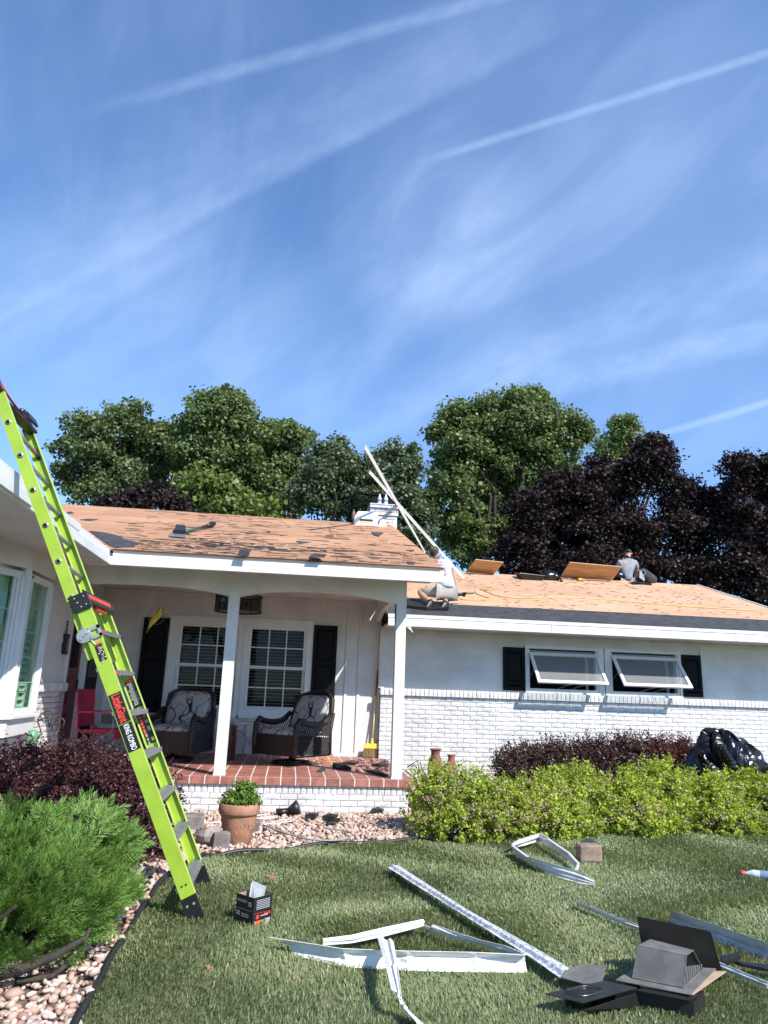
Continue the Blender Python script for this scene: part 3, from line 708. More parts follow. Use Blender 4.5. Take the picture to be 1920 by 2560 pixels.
# black drip felt at the eave edges
MB().slab([(1.48, 11.0, zr2(11.0)+.003), (R2X-.04, 11.0, zr2(11.0)+.003), (R2X-.04, 11.93, zr2(11.93)+.003), (5.6, 11.95, zr2(11.95)+.003), (3.2, 11.91, zr2(11.91)+.003), (1.48, 11.93, zr2(11.93)+.003)], n2*.004).build('underlayment_strip', MT['felt'], roof2)
ef = MB(); x = WX+.02
while x < RX-.05:
    L = rr.uniform(.15, .4); ef.hexa([(x, 8.212, 2.893), (x+L, 8.212, 2.893), (x+L, 8.30, 2.908), (x, 8.30, 2.908)], [(x, 8.214, 2.901), (x+L, 8.214, 2.901), (x+L, 8.30+rr.uniform(0, .05), 2.921), (x, 8.30+rr.uniform(0, .05), 2.921)]); x += L
ef.build('felt_drip_edge', MT['felt'], roof1, kind='stuff')
def flap(c0, wd, ln, curl, name='felt_flap'):
    b = MB(); n = 8; A = []; B_ = []
    for i in range(n+1):
        t_ = i/n; y = c0[1]+.22-(.22+.10)*min(1, t_*1.5)-.02*t_; z_ = zr1(max(y, 8.25))+.012+curl*math.sin(t_*2.6)-.15*max(0, t_-.62)*ln
        sx = .03*math.sin(3*t_); A.append((c0[0]-wd/2+sx, y, z_)); B_.append((c0[0]+wd/2+sx*1.3+.03*t_, y-.012, z_+.01))
    for i in range(n): b.slab([A[i], B_[i], B_[i+1], A[i+1]], (0, 0, .004))
    return b.build(name, MT['felt'], roof1)
fx = onY(604, 1395, 8.25)[0]; flap((fx, 8.25), .10, 1.2, .06)
fx = onY(787, 1402, 8.25)[0]; flap((fx, 8.25), .14, .4, .045)
# ================================================================ windows and doors
def mesh_of(b, name, m):
    me = bpy.data.meshes.new(name); me.from_pydata(b.v, [], b.f); me.materials.append(m); me.update(); return me
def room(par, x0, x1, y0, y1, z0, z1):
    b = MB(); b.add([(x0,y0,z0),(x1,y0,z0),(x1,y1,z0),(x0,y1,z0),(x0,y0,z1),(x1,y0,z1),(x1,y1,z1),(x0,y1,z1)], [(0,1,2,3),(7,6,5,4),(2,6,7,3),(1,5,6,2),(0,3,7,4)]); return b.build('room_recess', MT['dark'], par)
pane_me = mesh_of(MB().box(-.5, .5, -.003, .003, -.5, .5), 'pane', MT['glass'])
for wi, (a, c) in enumerate(PW):
    wn = MB(); y0 = YW-.035
    # outer casing
    A, C = a-.175, c+.12 if wi else c+.10
    if wi == 0: A, C = a-.17, c+.098
    else: A, C = a-.098, c+.12
    z0, z1 = 1.0, 2.53
    wn.box(A, a-.02, y0, YW+.02, z0, z1).box(c+.02, C, y0, YW+.02, z0, z1).box(a-.02, c+.02, y0, YW+.02, 2.40, z1).box(a-.02, c+.02, y0, YW+.02, z0, 1.10)
    wobj = wn.build('window', MT['trim'], H)
    MB().box(A-.02, C+.02, y0-.025, YW+.0, .955, 1.0).build('sill', MT['trim'], wobj, bevel=.004)
    fr = MB()
    for (za, zb, yy) in ((1.735, 2.40, YW-.012), (1.10, 1.765, YW+.028)):
        fr.box(a-.02, a+.03, yy, yy+.035, za, zb).box(c-.03, c+.02, yy, yy+.035, za, zb).box(a+.03, c-.03, yy, yy+.035, zb-.038, zb).box(a+.03, c-.03, yy, yy+.035, za, za+.042)
    fr.build('sash_frame', MT['trim'], wobj, kind='stuff')
    for (za, zb, yy) in ((1.777, 2.362, YW+.006), (1.142, 1.727, YW+.046)):
        wd, ht = (c-a-.06)/3, (zb-za)/2
        for k in (1, 2): MB().box(a+.03+wd*k-.009, a+.03+wd*k+.009, yy-.012, yy+.004, za, zb).build('muntin', MT['trim'], wobj)
        MB().box(a+.03, c-.03, yy-.010, yy+.006, za+ht-.009, za+ht+.009).build('muntin', MT['trim'], wobj)
        for i in range(3):
            for j in range(2):
                put(pane_me, 'pane', wobj, (a+.03+wd*(i+.5), yy+.006, za+ht*(j+.5)), (0, 0, 0), (wd-.001, 1, ht-.001))
    bl = MB(); z = 1.13
    while z < 2.38: bl.hexa([(a+.02, YW+.10, z), (c-.02, YW+.10, z), (c-.02, YW+.125, z+.010), (a+.02, YW+.125, z+.010)], [(a+.02, YW+.10, z+.003), (c-.02, YW+.10, z+.003), (c-.02, YW+.125, z+.013), (a+.02, YW+.125, z+.013)]); z += .052
    bl.build('blind', MT['blind'], wobj, kind='stuff')
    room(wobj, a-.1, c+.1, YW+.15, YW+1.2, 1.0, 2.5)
def shutter(name, x0, x1, z0, z1, y, split):
    b = MB(); st = .055
    b.box(x0, x0+st, y-.032, y, z0, z1).box(x1-st, x1, y-.032, y, z0, z1).box(x0+st, x1-st, y-.032, y, z0, z0+.09).box(x0+st, x1-st, y-.032, y, z1-.08, z1).box(x0+st, x1-st, y-.032, y, split-.04, split+.04)
    s = b.build('shutter', MT['black'], H)
    for (za, zb) in ((z0+.09, split-.04), (split+.04, z1-.08)):
        if zb-za < .1: MB().box(x0+st, x1-st, y-.02, y-.004, za, zb).build('panel', MT['black'], s); continue
        p = MB(); p.hexa([(x0+st, y-.012, za), (x1-st, y-.012, za), (x1-st, y-.012, zb), (x0+st, y-.012, zb)][0:4], [(x0+st+.03, y-.028, za+.03), (x1-st-.03, y-.028, za+.03), (x1-st-.03, y-.028, zb-.03), (x0+st+.03, y-.028, zb-.03)]); p.build('panel', MT['black'], s)
    return s
shutter('shutter', -2.36, -1.965, 1.0, 2.47, YW-.03, 1.86); shutter('shutter', .368, .755, .99, 2.47, YW-.03, 1.86)
shutter('shutter', 3.55, 3.925, 1.53, 2.24, YS-.02, 1.64); shutter('shutter', 6.73, 7.09, 1.53, 2.24, YS-.02, 1.64)
HAND = []
for wi, (a, c) in enumerate(AW):
    wn = MB(); y0 = YS-.05; A, C, z0, z1 = a-.06, c+.06, 1.50, 2.285
    if wi == 0: C = c+.115
    else: A = a-.115
    wn.box(A, a-.02, y0, YS+.02, z0, z1).box(c+.02, C, y0, YS+.02, z0, z1).box(a-.02, c+.02, y0, YS+.02, 2.235, z1).box(a-.02, c+.02, y0, YS+.02, z0, 1.545)
    wobj = wn.build('awning_window', MT['trim'], H)
    MB().box(A-.0, C+.0, y0-.02, YS-.06+.02, 1.49, 1.515).build('sill', MT['trim'], wobj)
    fr = MB().box(a-.02, a+.02, YS-.03, YS+.06, 1.545, 2.235).box(c-.02, c+.02, YS-.03, YS+.06, 1.545, 2.235).box(a+.02, c-.02, YS-.03, YS+.06, 1.545, 1.58).build('frame', MT['trim'], wobj, kind='stuff')
    MB().box(a+.02, c-.02, YS+.02, YS+.05, 2.185, 2.21).build('screen_rail', MT['tubegrey'], wobj)
    MB().box(c-.17, c-.13, YS+.05, YS+.09, 1.58, 2.2).build('blind_side_rail', MT['blind'], wobj)
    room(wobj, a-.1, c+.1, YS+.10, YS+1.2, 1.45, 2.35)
    # sash swung out at the bottom
    ht = 2.155; hy = YS-.045; L = .655; an = rad(40.5); dn = np.array([0, -math.sin(an), -math.cos(an)]); nn = np.array([0, -math.cos(an), math.sin(an)])
    def P3(x, s_, o_): return np.array([x, hy, ht])+dn*s_+nn*o_
    def bar(b, xa, xb, sa, sb_, o0=0., o1=.032):
        b.hexa([P3(xa, sa, o0), P3(xb, sa, o0), P3(xb, sb_, o0), P3(xa, sb_, o0)], [P3(xa, sa, o1), P3(xb, sa, o1), P3(xb, sb_, o1), P3(xa, sb_, o1)])
    xa, xb = a+.005, c-.005; b = MB(); bar(b, xa, xa+.05, 0, L); bar(b, xb-.05, xb, 0, L); bar(b, xa+.05, xb-.05, 0, .05); bar(b, xa+.05, xb-.05, L-.055, L)
    so_ = b.build('sash', MT['trim'], wobj, kind='stuff')
    pb = MB(); bar(pb, xa+.05, xb-.05, .05, L-.055, .010, .014); pb.build('pane', MT['glassd'], wobj)
    arms = MB()
    for t_ in (.52, .72):
        p0 = P3(xa+(xb-xa)*t_, L-.02, 0); p1 = np.array([xa+(xb-xa)*(t_-.10), YS, 1.585]); arms.tube([p0, (p0+p1)/2+np.array([-.03, 0, .0]), p1], .006, 6)
    arms.tube([P3(xa+.02, L*.5, 0), np.array([xa+.02, YS, 1.75])], .005, 6); arms.tube([P3(xb-.02, L*.5, 0), np.array([xb-.02, YS, 1.75])], .005, 6)
    arms.build('opening_arm', MT['tubegrey'], wobj, kind='stuff')
# ---- left wing: upper wall, bay window, entrance
lwall = MB().box(SWX-.2, SWX, 2.6, 10.40, 1.40, 2.84).build('wing_wall', MT['white'], H)
z = 1.41
while z < 2.8:
    b = MB(); z1 = min(z+.172, 2.83); b.hexa([(SWX+.022, 8.6, z), (SWX+.022, 10.38, z), (SWX-.01, 10.38, z), (SWX-.01, 8.6, z)], [(SWX+.006, 8.6, z1+.004), (SWX+.006, 10.38, z1+.004), (SWX-.01, 10.38, z1+.004), (SWX-.01, 8.6, z1+.004)]); b.build('siding_board', MT['white'], lwall); z += .172
MB().box(SWX-.02, SWX+.032, 10.38, 10.45, FL, 2.84).build('door_casing', MT['trim'], lwall)
MB().box(SWX-.2, SWX, 10.4, YW+.2, 2.62, 2.9).build('door_header', MT['white'], lwall)
# bay: right facet along Y at X=BX, left facet turned by 28 degrees
BX = -2.85; bz0, bz1 = 1.03, 2.60; Ya, Yb = 8.06, 8.90
dl = np.array([-math.sin(rad(27)), -math.cos(rad(27)), 0]); Lf = 1.9
bay = MB()
cor = [np.array([SWX-.05, Yb, 0]), np.array([BX, Yb, 0]), np.array([BX, Ya, 0]), np.array([BX, Ya, 0])+dl*Lf, np.array([SWX-.9, 6.0, 0])]
def wallseg(b, p, q, z0, z1, th):
    p, q = np.array(p, float), np.array(q, float); d = (q-p)/np.linalg.norm(q-p); nrm = np.array([d[1], -d[0], 0.]); o_ = -nrm*th
    b.hexa([p+[0,0,z0], q+[0,0,z0], q+o_+[0,0,z0], p+o_+[0,0,z0]], [p+[0,0,z1], q+[0,0,z1], q+o_+[0,0,z1], p+o_+[0,0,z1]])
bay.add([tuple(c[:2])+(2.60,) for c in cor]+[tuple(c[:2])+(2.835,) for c in cor], [(0, 1, 6, 5), (1, 2, 7, 6), (2, 3, 8, 7), (4, 3, 2, 1, 0)])
bayo = bay.build('bay_window', MT['white'], H); bay = MB()
sk = [(c[0]+.03, c[1], 0) for c in cor[:4]]
bay.add([tuple(c[:2])+(.86+.012*math.sin(9*i),) for i, c in enumerate(cor)]+[tuple(c[:2])+(1.035,) for c in cor], [(0, 1, 6, 5), (1, 2, 7, 6), (2, 3, 8, 7), (0, 1, 2, 3, 4)])
bay.build('skirt', MT['white'], bayo)
sl3 = MB(); sl3.slab([cor[0]+[.05, .03, 1.035], cor[1]+[.04, .04, 1.035], cor[2]+[.045, -.01, 1.035], cor[3]+[.05, -.02, 1.035], cor[3]+[-.3, 0, 1.035], cor[0]+[-.1, 0, 1.035]], (0, 0, .03)); sl3.build('sill', MT['trim'], bayo)
def facet_window(p, q, z0, z1, grid, shade):
    p, q = np.array(p, float), np.array(q, float); L = np.linalg.norm(q-p); d = (q-p)/L; nrm = np.array([d[1], -d[0], 0.])
    if nrm[0] < 0: nrm = -nrm
    def bar(b, s0, s1, za, zb, o0, o1):
        A = [p+d*s0+nrm*o0, p+d*s1+nrm*o0, p+d*s1+nrm*o1, p+d*s0+nrm*o1]; b.hexa([a+[0,0,za] for a in A], [a+[0,0,zb] for a in A])
    fr = MB(); fw_ = .085
    bar(fr, 0, fw_, z0, z1, -.06, .0); bar(fr, L-fw_, L, z0, z1, -.06, .0); bar(fr, fw_, L-fw_, z0, z0+.07, -.06, 0.); bar(fr, fw_, L-fw_, z1-.07, z1, -.06, 0.)
    bar(fr, .02, .045, z0+.02, z1-.02, 0, .014); bar(fr, L-.045, L-.02, z0+.02, z1-.02, 0, .014); bar(fr, .02, L-.02, z1-.045, z1-.02, 0, .014)
    bar(fr, fw_, fw_+.03, z0+.07, z1-.07, -.05, -.02); bar(fr, L-fw_-.03, L-fw_, z0+.07, z1-.07, -.05, -.02)
    fr.build('window_frame', MT['trim'], bayo, kind='stuff')
    gl = MB(); bar(gl, fw_, L-fw_, z0+.07, z1-.07, -.032, -.027); gl.build('pane', MT['glassg'], bayo)
    for i in range(1, grid):
        m_ = MB(); zz_ = z0+.07+(z1-z0-.14)*i/grid; bar(m_, fw_, L-fw_, zz_-.007, zz_+.007, -.040, -.034); m_.build('muntin', MT['trim'], bayo)
    m_ = MB(); bar(m_, L*.62-.007, L*.62+.007, z0+.07+(z1-z0-.14)*.62, z1-.07, -.040, -.034); m_.build('muntin', MT['trim'], bayo)
    # interior plantation shutters with tilted louvres
    sh = MB(); k = 0; zz_ = z0+.05
    for (s0, s1) in ((fw_+.01, L*.5), (L*.5+.02, L-fw_-.01)):
        bar(sh, s0, s0+.05, z0+.05, z1-.06, -.125, -.10); bar(sh, s1-.05, s1, z0+.05, z1-.06, -.125, -.10)
        zz_ = z0+.07
        while zz_ < z1-.12:
            A = [p+d*(s0+.05)+nrm*-.14, p+d*(s1-.05)+nrm*-.14, p+d*(s1-.05)+nrm*-.095, p+d*(s0+.05)+nrm*-.095]
            sh.hexa([A[0]+[0,0,zz_+.045], A[1]+[0,0,zz_+.045], A[2]+[0,0,zz_], A[3]+[0,0,zz_]], [A[0]+[0,0,zz_+.052], A[1]+[0,0,zz_+.052], A[2]+[0,0,zz_+.007], A[3]+[0,0,zz_+.007]]); zz_ += .078
    sh.build('interior_shutter', MT['shutterw'], bayo, kind='stuff')
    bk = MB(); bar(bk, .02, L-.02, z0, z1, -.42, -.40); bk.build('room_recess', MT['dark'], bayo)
facet_window((BX, Yb-.02, 0), (BX, Ya+.06, 0), 1.065, 2.56, 5, .6)
pl = np.array([BX, Ya, 0])+dl*.06; facet_window(pl, pl+dl*1.02, 1.065, 2.56, 4, .6)
pl2 = pl+dl*1.08; facet_window(pl2, pl2+dl*.75, 1.065, 2.56, 4, .6)
cp = MB().tube([(BX-.03, Ya, 1.06), (BX-.03, Ya, 2.6)], .05, 8).build('corner_mullion', MT['trim'], bayo)
# entrance recess with a red door standing ajar and a black storm door
door = MB(); hx = SWX+.028
ins = MB().add([(hx-.9, 10.35, FL), (hx-.9, YW+.1, FL), (hx-.9, YW+.1, 2.7), (hx-.9, 10.35, 2.7), (hx, 10.35, FL), (hx, YW+.1, FL), (hx, YW+.1, 2.7), (hx, 10.35, 2.7)], [(3, 2, 1, 0), (0, 1, 5, 4), (2, 3, 7, 6), (1, 2, 6, 5)]).build('entry_recess', MT['dark'], H)
def sheetx(b, ya, yb, za, zb, x0, x1): return b.box(x0, x1, ya, yb, za, zb)
dobj = sheetx(MB(), 10.47, 11.0, FL+.02, 2.55, hx-.045, hx).build('front_door', MT['shade_door'], H)
MB().box(hx-.002, hx+.012, 10.55, 10.84, 1.62, 2.45).build('door_glass', MT['black'], dobj)
for (za, zb) in ((.62, 1.02), (1.12, 1.5)): MB().box(hx, hx+.012, 10.58, 10.90, za, zb).build('door_panel', MT['shade_door'], dobj, bevel=.006)
MB().box(hx, hx+.03, 10.90, 10.94, 1.32, 1.46).tube([(hx+.02, 10.92, 1.30), (hx+.06, 10.92, 1.30), (hx+.065, 10.86, 1.30)], .010, 6).build('door_handle', MT['blackmetal'], dobj)
fo = MB().box(hx-.02, hx+.03, 11.0, 11.07, FL, 2.62).box(hx-.02, hx+.02, 11.085, 11.14, FL, 2.6).box(hx-.02, hx+.035, 11.16, 11.25, FL, 2.6).build('door_frame', MT['tubegrey'] if False else MT['trim'], dobj, kind='stuff')
sd_ = MB().box(hx, hx+.03, 11.26, 11.93, FL+.02, 2.55).build('storm_door', MT['black'], H)
MB().box(hx+.03, hx+.036, 11.34, 11.85, 1.5, 2.42).build('door_glass', MT['blackplastic'], sd_)
# white cleat at the beam corner
bc = onY(1023, 1572, 9.08); b = MB(); b.tube([bc+[-.03, 0, .03], bc, bc+[.03, -.02, -.02]], .012, 6).tube([bc+[.02, 0, .03], bc+[-.0, -.01, 0], bc+[.045, -.01, -.045]], .010, 6); b.build('corner_bracket', MT['white'], H, smooth=True)

# ================================================================ porch things
def lp(par, **k): return par
# ---- wicker swivel chairs (built in local space: front = -Y, base at origin)
def wicker_chair(loc, rz, label):
    t = thing('wicker_chair', label, 'chair', loc, rz, 'wicker swivel chairs on the porch', local=True)
    W, D = .37, .35
    b = MB()
    b.grid(lambda u, v: (-W+2*W*u, -D-.018*math.sin(math.pi*u), .13+.27*v), 9, 3); b.box(-W+.01, W-.01, -D+.01, D, .16, .36); b.build('seat_skirt', MT['wicker'], t, solid=.012)
    # side panels: open diamond weave made of crossed strands
    for sx in (-1, 1):
        x = sx*(W+.02)
        def topz(y): q = (y+D)/(2*D); return .60-.10*math.sin(math.pi*min(1, q*1.05))*.55+.06*max(0, q-.75)*4
        lat = MB(); step = .042
        for k in range(-12, 30):
            for dirn in (1, -1):
                pts = []
                for j in range(13):
                    z = .13+.5*j/12; y = -D+k*step+dirn*(z-.13)*.62-(0 if dirn > 0 else -.2)
                    if -D+.01 <= y <= D-.01 and z <= topz(y)-.02: pts.append((x+.004*dirn+.012*math.sin(math.pi*(y+D)/(2*D))*sx, y, z))
                if len(pts) >= 2: lat.tube([pts[0], pts[-1]], .0062, 4)
        lat.build('side_weave', MT['wicker'], t, kind='stuff')
        fr = MB(); pth = [(x, -D-.01, .12), (x, -D-.02, .35), (x, -D-.012, .53), (x, -D+.05, .60)]+[(x+sx*.012, -D+.05+(2*D-.1)*q/8, topz(-D+.05+(2*D-.1)*q/8)) for q in range(1, 8)]+[(x, D-.03, .68)]
        fr.tube(pth, [.032, .036, .04, .043]+[.042]*7+[.036], 8); fr.tube([(x, D, .13), (x, D-.01, .45), (x, D+.04, .70)], .028, 8); fr.tube([(x, -D, .14), (x, D, .14)], .022, 8); fr.tube([(x, -D, .33), (x, D, .31)], .012, 6)
        fr.build('arm_frame', MT['wicker'], t, smooth=True, kind='stuff')
    bk = MB()
    def bf(u, v):
        a = -1+2*u; top = .98-.10*abs(a)**2.5; z = .38+(top-.38)*v; return (W*1.02*a*(1-.08*v), D+.02+.14*v-.10*abs(a)**2*(.3+.7*v), z)
    bk.grid(bf, 13, 8); bk.build('backrest', MT['wicker'], t, smooth=True, solid=.02)
    rim = MB(); rim.tube([bf(0, j/6) for j in range(7)]+[bf(i/12, 1) for i in range(1, 12)]+[bf(1, 1-j/6) for j in range(7)], .034, 8); rim.build('back_rim', MT['wicker'], t, smooth=True)
    cu = MB()
    def cush(u, v):
        # superellipse pillow
        th, ph = 2*math.pi*u, math.pi*(v-.5); ce = lambda q, e: math.copysign(abs(math.cos(q))**e, math.cos(q)); se = lambda q, e: math.copysign(abs(math.sin(q))**e, math.sin(q))
        return ce(ph, .5)*ce(th, .35), ce(ph, .5)*se(th, .35), se(ph, .8)
    cu.grid(lambda u, v: (lambda q: (q[0]*.345, -.03+q[1]*.33, .425+q[2]*.062*(1-.15*q[0]**2)))(cush(u, v)), 32, 11, closed_u=True); cu.build('seat_cushion', MT['cushion'], t, smooth=True)
    cb = MB()
    cb.grid(lambda u, v: (lambda q: (q[0]*.33*(1-.10*max(q[1], 0)), D-.06+.19*(.5+.5*q[1])-.09*q[2]-.03, .69+q[1]*.25))(cush(u, v)), 32, 11, closed_u=True); cb.build('back_cushion', MT['cushion'], t, smooth=True)
    ba = MB(); ba.tube([(.27*math.cos(2*math.pi*i/24), .27*math.sin(2*math.pi*i/24), .022) for i in range(24)], .018, 8, closed=True)
    for k in range(4): a = k*math.pi/2+.4; ba.tube([(0, 0, .06), (.27*math.cos(a), .27*math.sin(a), .022)], .014, 6)
    ba.lathe([(.05, .03), (.05, .13), (.12, .15)], n=12); ba.build('swivel_base', MT['blackmetal'], t, smooth=True, kind='stuff')
    return t
p = onZ(726, 1899, FL); wicker_chair((.12, 10.62, FL), rad(-44), 'dark wicker armchair with sunlit leaf print cushion, beside the right window and shutter')
wicker_chair((-1.52, 10.75, FL), rad(-17), 'dark wicker armchair in full shade behind the middle post and the ladder')
# ---- folding table, bin
tp = (-.55, 11.25, FL)
t = thing('folding_table', 'small white folding table between the two wicker chairs', 'table', tp)
b = MB(); b.lathe([(.29, .0), (.30, .01), (.30, .025), (.29, .032)], (tp[0], tp[1], FL+.49), 28); b.build('tabletop', MT['tablew'], t)
for s_ in (-1, 1):
    for yy in (-.14, .14): MB().tube([(tp[0]-.27*s_, tp[1]+yy, FL+.48), (tp[0]+.29*s_, tp[1]+yy*1.05, FL+.01)], .013, 6).build('leg', MT['tablew'], t)
bp = (-.80, 10.9, FL)
t = thing('waste_bin', 'brown cylindrical bin standing under the folding table', 'bin', bp)
b = MB(); b.lathe([(.105, 0), (.112, .02), (.118, .45), (.124, .46), (.124, .475), (.110, .475), (.10, .03)], bp, 20, cap=False); b.build('can', MT['bin'], t, smooth=True)
# ---- red camp chair
cp_ = onZ(258, 1880, FL); cpos = (-2.42, 10.35, FL)
t = thing('camp_chair', 'red folding camp chair with grey side pouch beside the front door', 'chair', cpos, rad(80), local=True)
for sx in (-1, 1):
    b = MB(); b.tube([(sx*.25, .24, .36), (sx*.25, .30, .92)], .012, 8); b.build('back_post', MT['campsunlit'], t, smooth=True)
    b = MB(); b.tube([(sx*.27, -.22, .02), (sx*.25, .24, .44)], .011, 8).tube([(sx*.27, .26, .02), (sx*.26, -.24, .42)], .011, 8).tube([(sx*.28, -.24, .42), (sx*.28, -.24, .62)], .011, 8); b.build('leg', MT['tubegrey'], t, smooth=True, kind='stuff')
    b = MB(); b.grid(lambda u, v: (sx*(.26+.05*(u-.5)), .28-.55*v, .63+.012*math.sin(math.pi*v)-.01*abs(u-.5)), 4, 8); b.build('armrest', MT['campsunlit'], t, solid=.012)
MB().grid(lambda u, v: (-.25+.5*u, .245+.06*v+.05*math.sin(math.pi*u), .44+.48*v), 9, 6).build('back_fabric', MT['campred'], t, solid=.006)
MB().grid(lambda u, v: (-.25+.5*u, -.25+.5*v, .42-.05*math.sin(math.pi*u)-.02*v), 9, 6).build('seat_fabric', MT['campsunlit'], t, solid=.008)
MB().grid(lambda u, v: (-.25+.5*u, -.255, .40-.10*v), 5, 3).build('seat_hem', MT['campred'], t, solid=.006)
MB().box(.262, .275, -.05, .16, .46, .60).build('side_pouch', MT['campgrey'], t)
# ---- parrot on a ring
pc = onY(391, 1545, 10.0); px_ = .1
t = thing('parrot_ornament', 'yellow parrot ornament perched in a thin metal ring hanging from the porch ceiling', 'ornament', pc)
R_ = .105; rc = pc+np.array([.0, 0, .02])
b = MB(); b.tube([rc+np.array([R_*math.cos(2*math.pi*i/28), 0, R_*math.sin(2*math.pi*i/28)]) for i in range(28)], .0035, 6, closed=True); b.tube([rc+[0, 0, R_], (rc[0]+.005, rc[1], 2.9)], .0018, 5); b.build('ring', MT['tubegrey'], t, smooth=True)
bx = np.array([.0, -.01, .0])
b = MB(); pth = [pc+np.array(q) for q in ((-.085, -.01, -.145), (-.062, -.01, -.085), (-.03, -.01, -.03), (.005, -.01, .03), (.03, -.01, .075), (.047, -.012, .10), (.058, -.012, .115))]
b.tube(pth, [.012, .026, .044, .050, .040, .032, .012], 12); b.build('body', MT['parroty'], t, smooth=True)
b = MB(); b.ball(pc+np.array([.045, -.012, .108]), (.034, .033, .033), 12, 8); b.build('head', MT['parrotg'], t, smooth=True)
b = MB(); b.ball(pc+np.array([.052, -.042, .112]), (.014, .008, .013), 8, 6); b.build('eye_patch', MT['whiteprint'], t, smooth=True)
b = MB(); b.tube([pc+np.array(q) for q in ((.070, -.014, .115), (.086, -.014, .105), (.083, -.014, .082))], [.017, .013, .003], 8); b.build('beak', MT['parroto'], t, smooth=True)
b = MB(); b.tube([pc+np.array(q) for q in ((-.078, -.01, -.135), (-.098, -.01, -.185), (-.110, -.01, -.215))], [.013, .010, .003], 6); b.build('tail', MT['parrotg'], t, smooth=True)
b = MB(); b.tube([pc+np.array(q) for q in ((-.075, -.045, -.06), (-.035, -.05, -.0), (.0, -.045, .045))], [.004, .013, .007], 8); b.build('wing', MT['parroto'], t, smooth=True)
# ---- drum ceiling light
lc = onY(597, 1509, 10.6); lr = .335
t = thing('ceiling_light', 'wide black drum ceiling light with paned shade behind the middle post', 'ceiling light', (lc[0], lc[1], 2.9))
for zz_ in (lc[2]-.115, lc[2]+.105):
    MB().tube([(lc[0]+lr*math.cos(2*math.pi*i/36), lc[1]+lr*math.sin(2*math.pi*i/36), zz_) for i in range(36)], .014, 6, closed=True).build('rim', MT['blackmetal'], t, smooth=True)
for i in range(8):
    a = 2*math.pi*(i+.35)/8; MB().tube([(lc[0]+lr*math.cos(a), lc[1]+lr*math.sin(a), lc[2]-.115), (lc[0]+lr*math.cos(a), lc[1]+lr*math.sin(a), lc[2]+.105)], .009, 6).build('upright', MT['blackmetal'], t)
MB().tube([(lc[0], lc[1], lc[2]-.05), (lc[0], lc[1], 2.9)], .012, 6).tube([(lc[0]-lr, lc[1], lc[2]+.105), (lc[0]+lr, lc[1], lc[2]+.105)], .008, 6).build('stem', MT['blackmetal'], t)
for a in (.6, 2.2, 3.9, 5.3):
    q = (lc[0]+.13*math.cos(a), lc[1]+.13*math.sin(a), lc[2]-.03); MB().tube([(lc[0], lc[1], lc[2]-.04), (q[0], q[1], q[2]-.05), q], .008, 6).ball((q[0], q[1], q[2]+.035), (.02, .02, .04), 8, 6).build('lamp_arm', MT['blackmetal'], t, smooth=True)
b = MB(); b.add([(lc[0]+lr*.985*math.cos(2*math.pi*i/36), lc[1]+lr*.985*math.sin(2*math.pi*i/36), lc[2]+z_) for z_ in (-.10, .09) for i in range(36)], [(i, (i+1) % 36, 36+(i+1) % 36, 36+i) for i in range(36)])
MT['mesh'] = glassmat('smoky_lamp_glass', (.35, .34, .33), .6); b.build('lamp_shade', MT['mesh'], t, smooth=True)
# ---- chime, sconce
cc = onY(803, 1500, 10.2)
t = thing('wind_chime', 'small twisted pale hanging hook under the right arch', 'ornament', (cc[0], cc[1], 2.9))
MB().tube([(cc[0], cc[1], 2.9), (cc[0], cc[1], cc[2]+.06)]+[(cc[0]+.012*math.sin(i*1.3), cc[1], cc[2]+.06-.02*i) for i in range(1, 9)], .004, 5).build('hook', MT['plyedge'], t, smooth=True)
scp = onX(157, 1597, SWX+.03); scp = np.array([SWX+.02, 10.16, 1.93])
t = thing('wall_sconce', 'black lantern sconce with pale panel beside the front door', 'wall lamp', scp)
MB().box(scp[0]-.02, scp[0]+.05, scp[1]-.06, scp[1]+.06, scp[2]-.15, scp[2]+.12).build('frame', MT['blackmetal'], t, bevel=.006)
MB().box(scp[0]+.05, scp[0]+.056, scp[1]-.03, scp[1]+.03, scp[2]-.11, scp[2]+.07).build('lamp_glass', MT['blind'], t)
b = MB()
for i in range(5): b.ball((scp[0]+.01, scp[1]+.012*(i % 2)-.006, scp[2]+.14+.035*i), (.012, .018, .018), 8, 5)
b.build('finial', MT['blackmetal'], t, smooth=True)
# ---- broom
bh = onZ(925, 1893, FL); bt = np.array([1.455, 11.935, 1.79]); bh = np.array([1.375, 11.80, FL])
t = thing('broom', 'yellow broom with straw bristles leaning in the corner by the brick wall', 'broom', bh)
dv = (bt-bh)/np.linalg.norm(bt-bh); h0 = bh+dv*.17; mid = bh+dv*.95
MB().tube([h0+dv*.08, mid], .012, 8).build('handle', MT['broomh'], t, smooth=True)
MB().tube([mid, bt], .0125, 8).build('grip', MT['wood'], t, smooth=True)
b = MB(); b.hexa([h0+[-.125, -.02, -.03], h0+[.125, -.02, -.03], h0+[.125, .02, -.03], h0+[-.125, .02, -.03]], [h0+[-.105, -.018, .045], h0+[.105, -.018, .045], h0+[.105, .018, .045], h0+[-.105, .018, .045]]); b.tube([h0+[0, 0, .04], h0+dv*.13], [.03, .014], 8); b.build('head', MT['broomy'], t, bevel=.006)
b = MB(); rr = random.Random(9)
for i in range(110):
    x = rr.uniform(-.12, .12); y = rr.uniform(-.016, .016); b.tube([h0+np.array([x, y, -.03]), h0+np.array([x*1.15+rr.uniform(-.012, .012), y*1.6+rr.uniform(-.01, .01), -.165+rr.uniform(0, .02)])], .0035, 3)
b.build('bristles', MT['bristle'], t, kind='stuff')
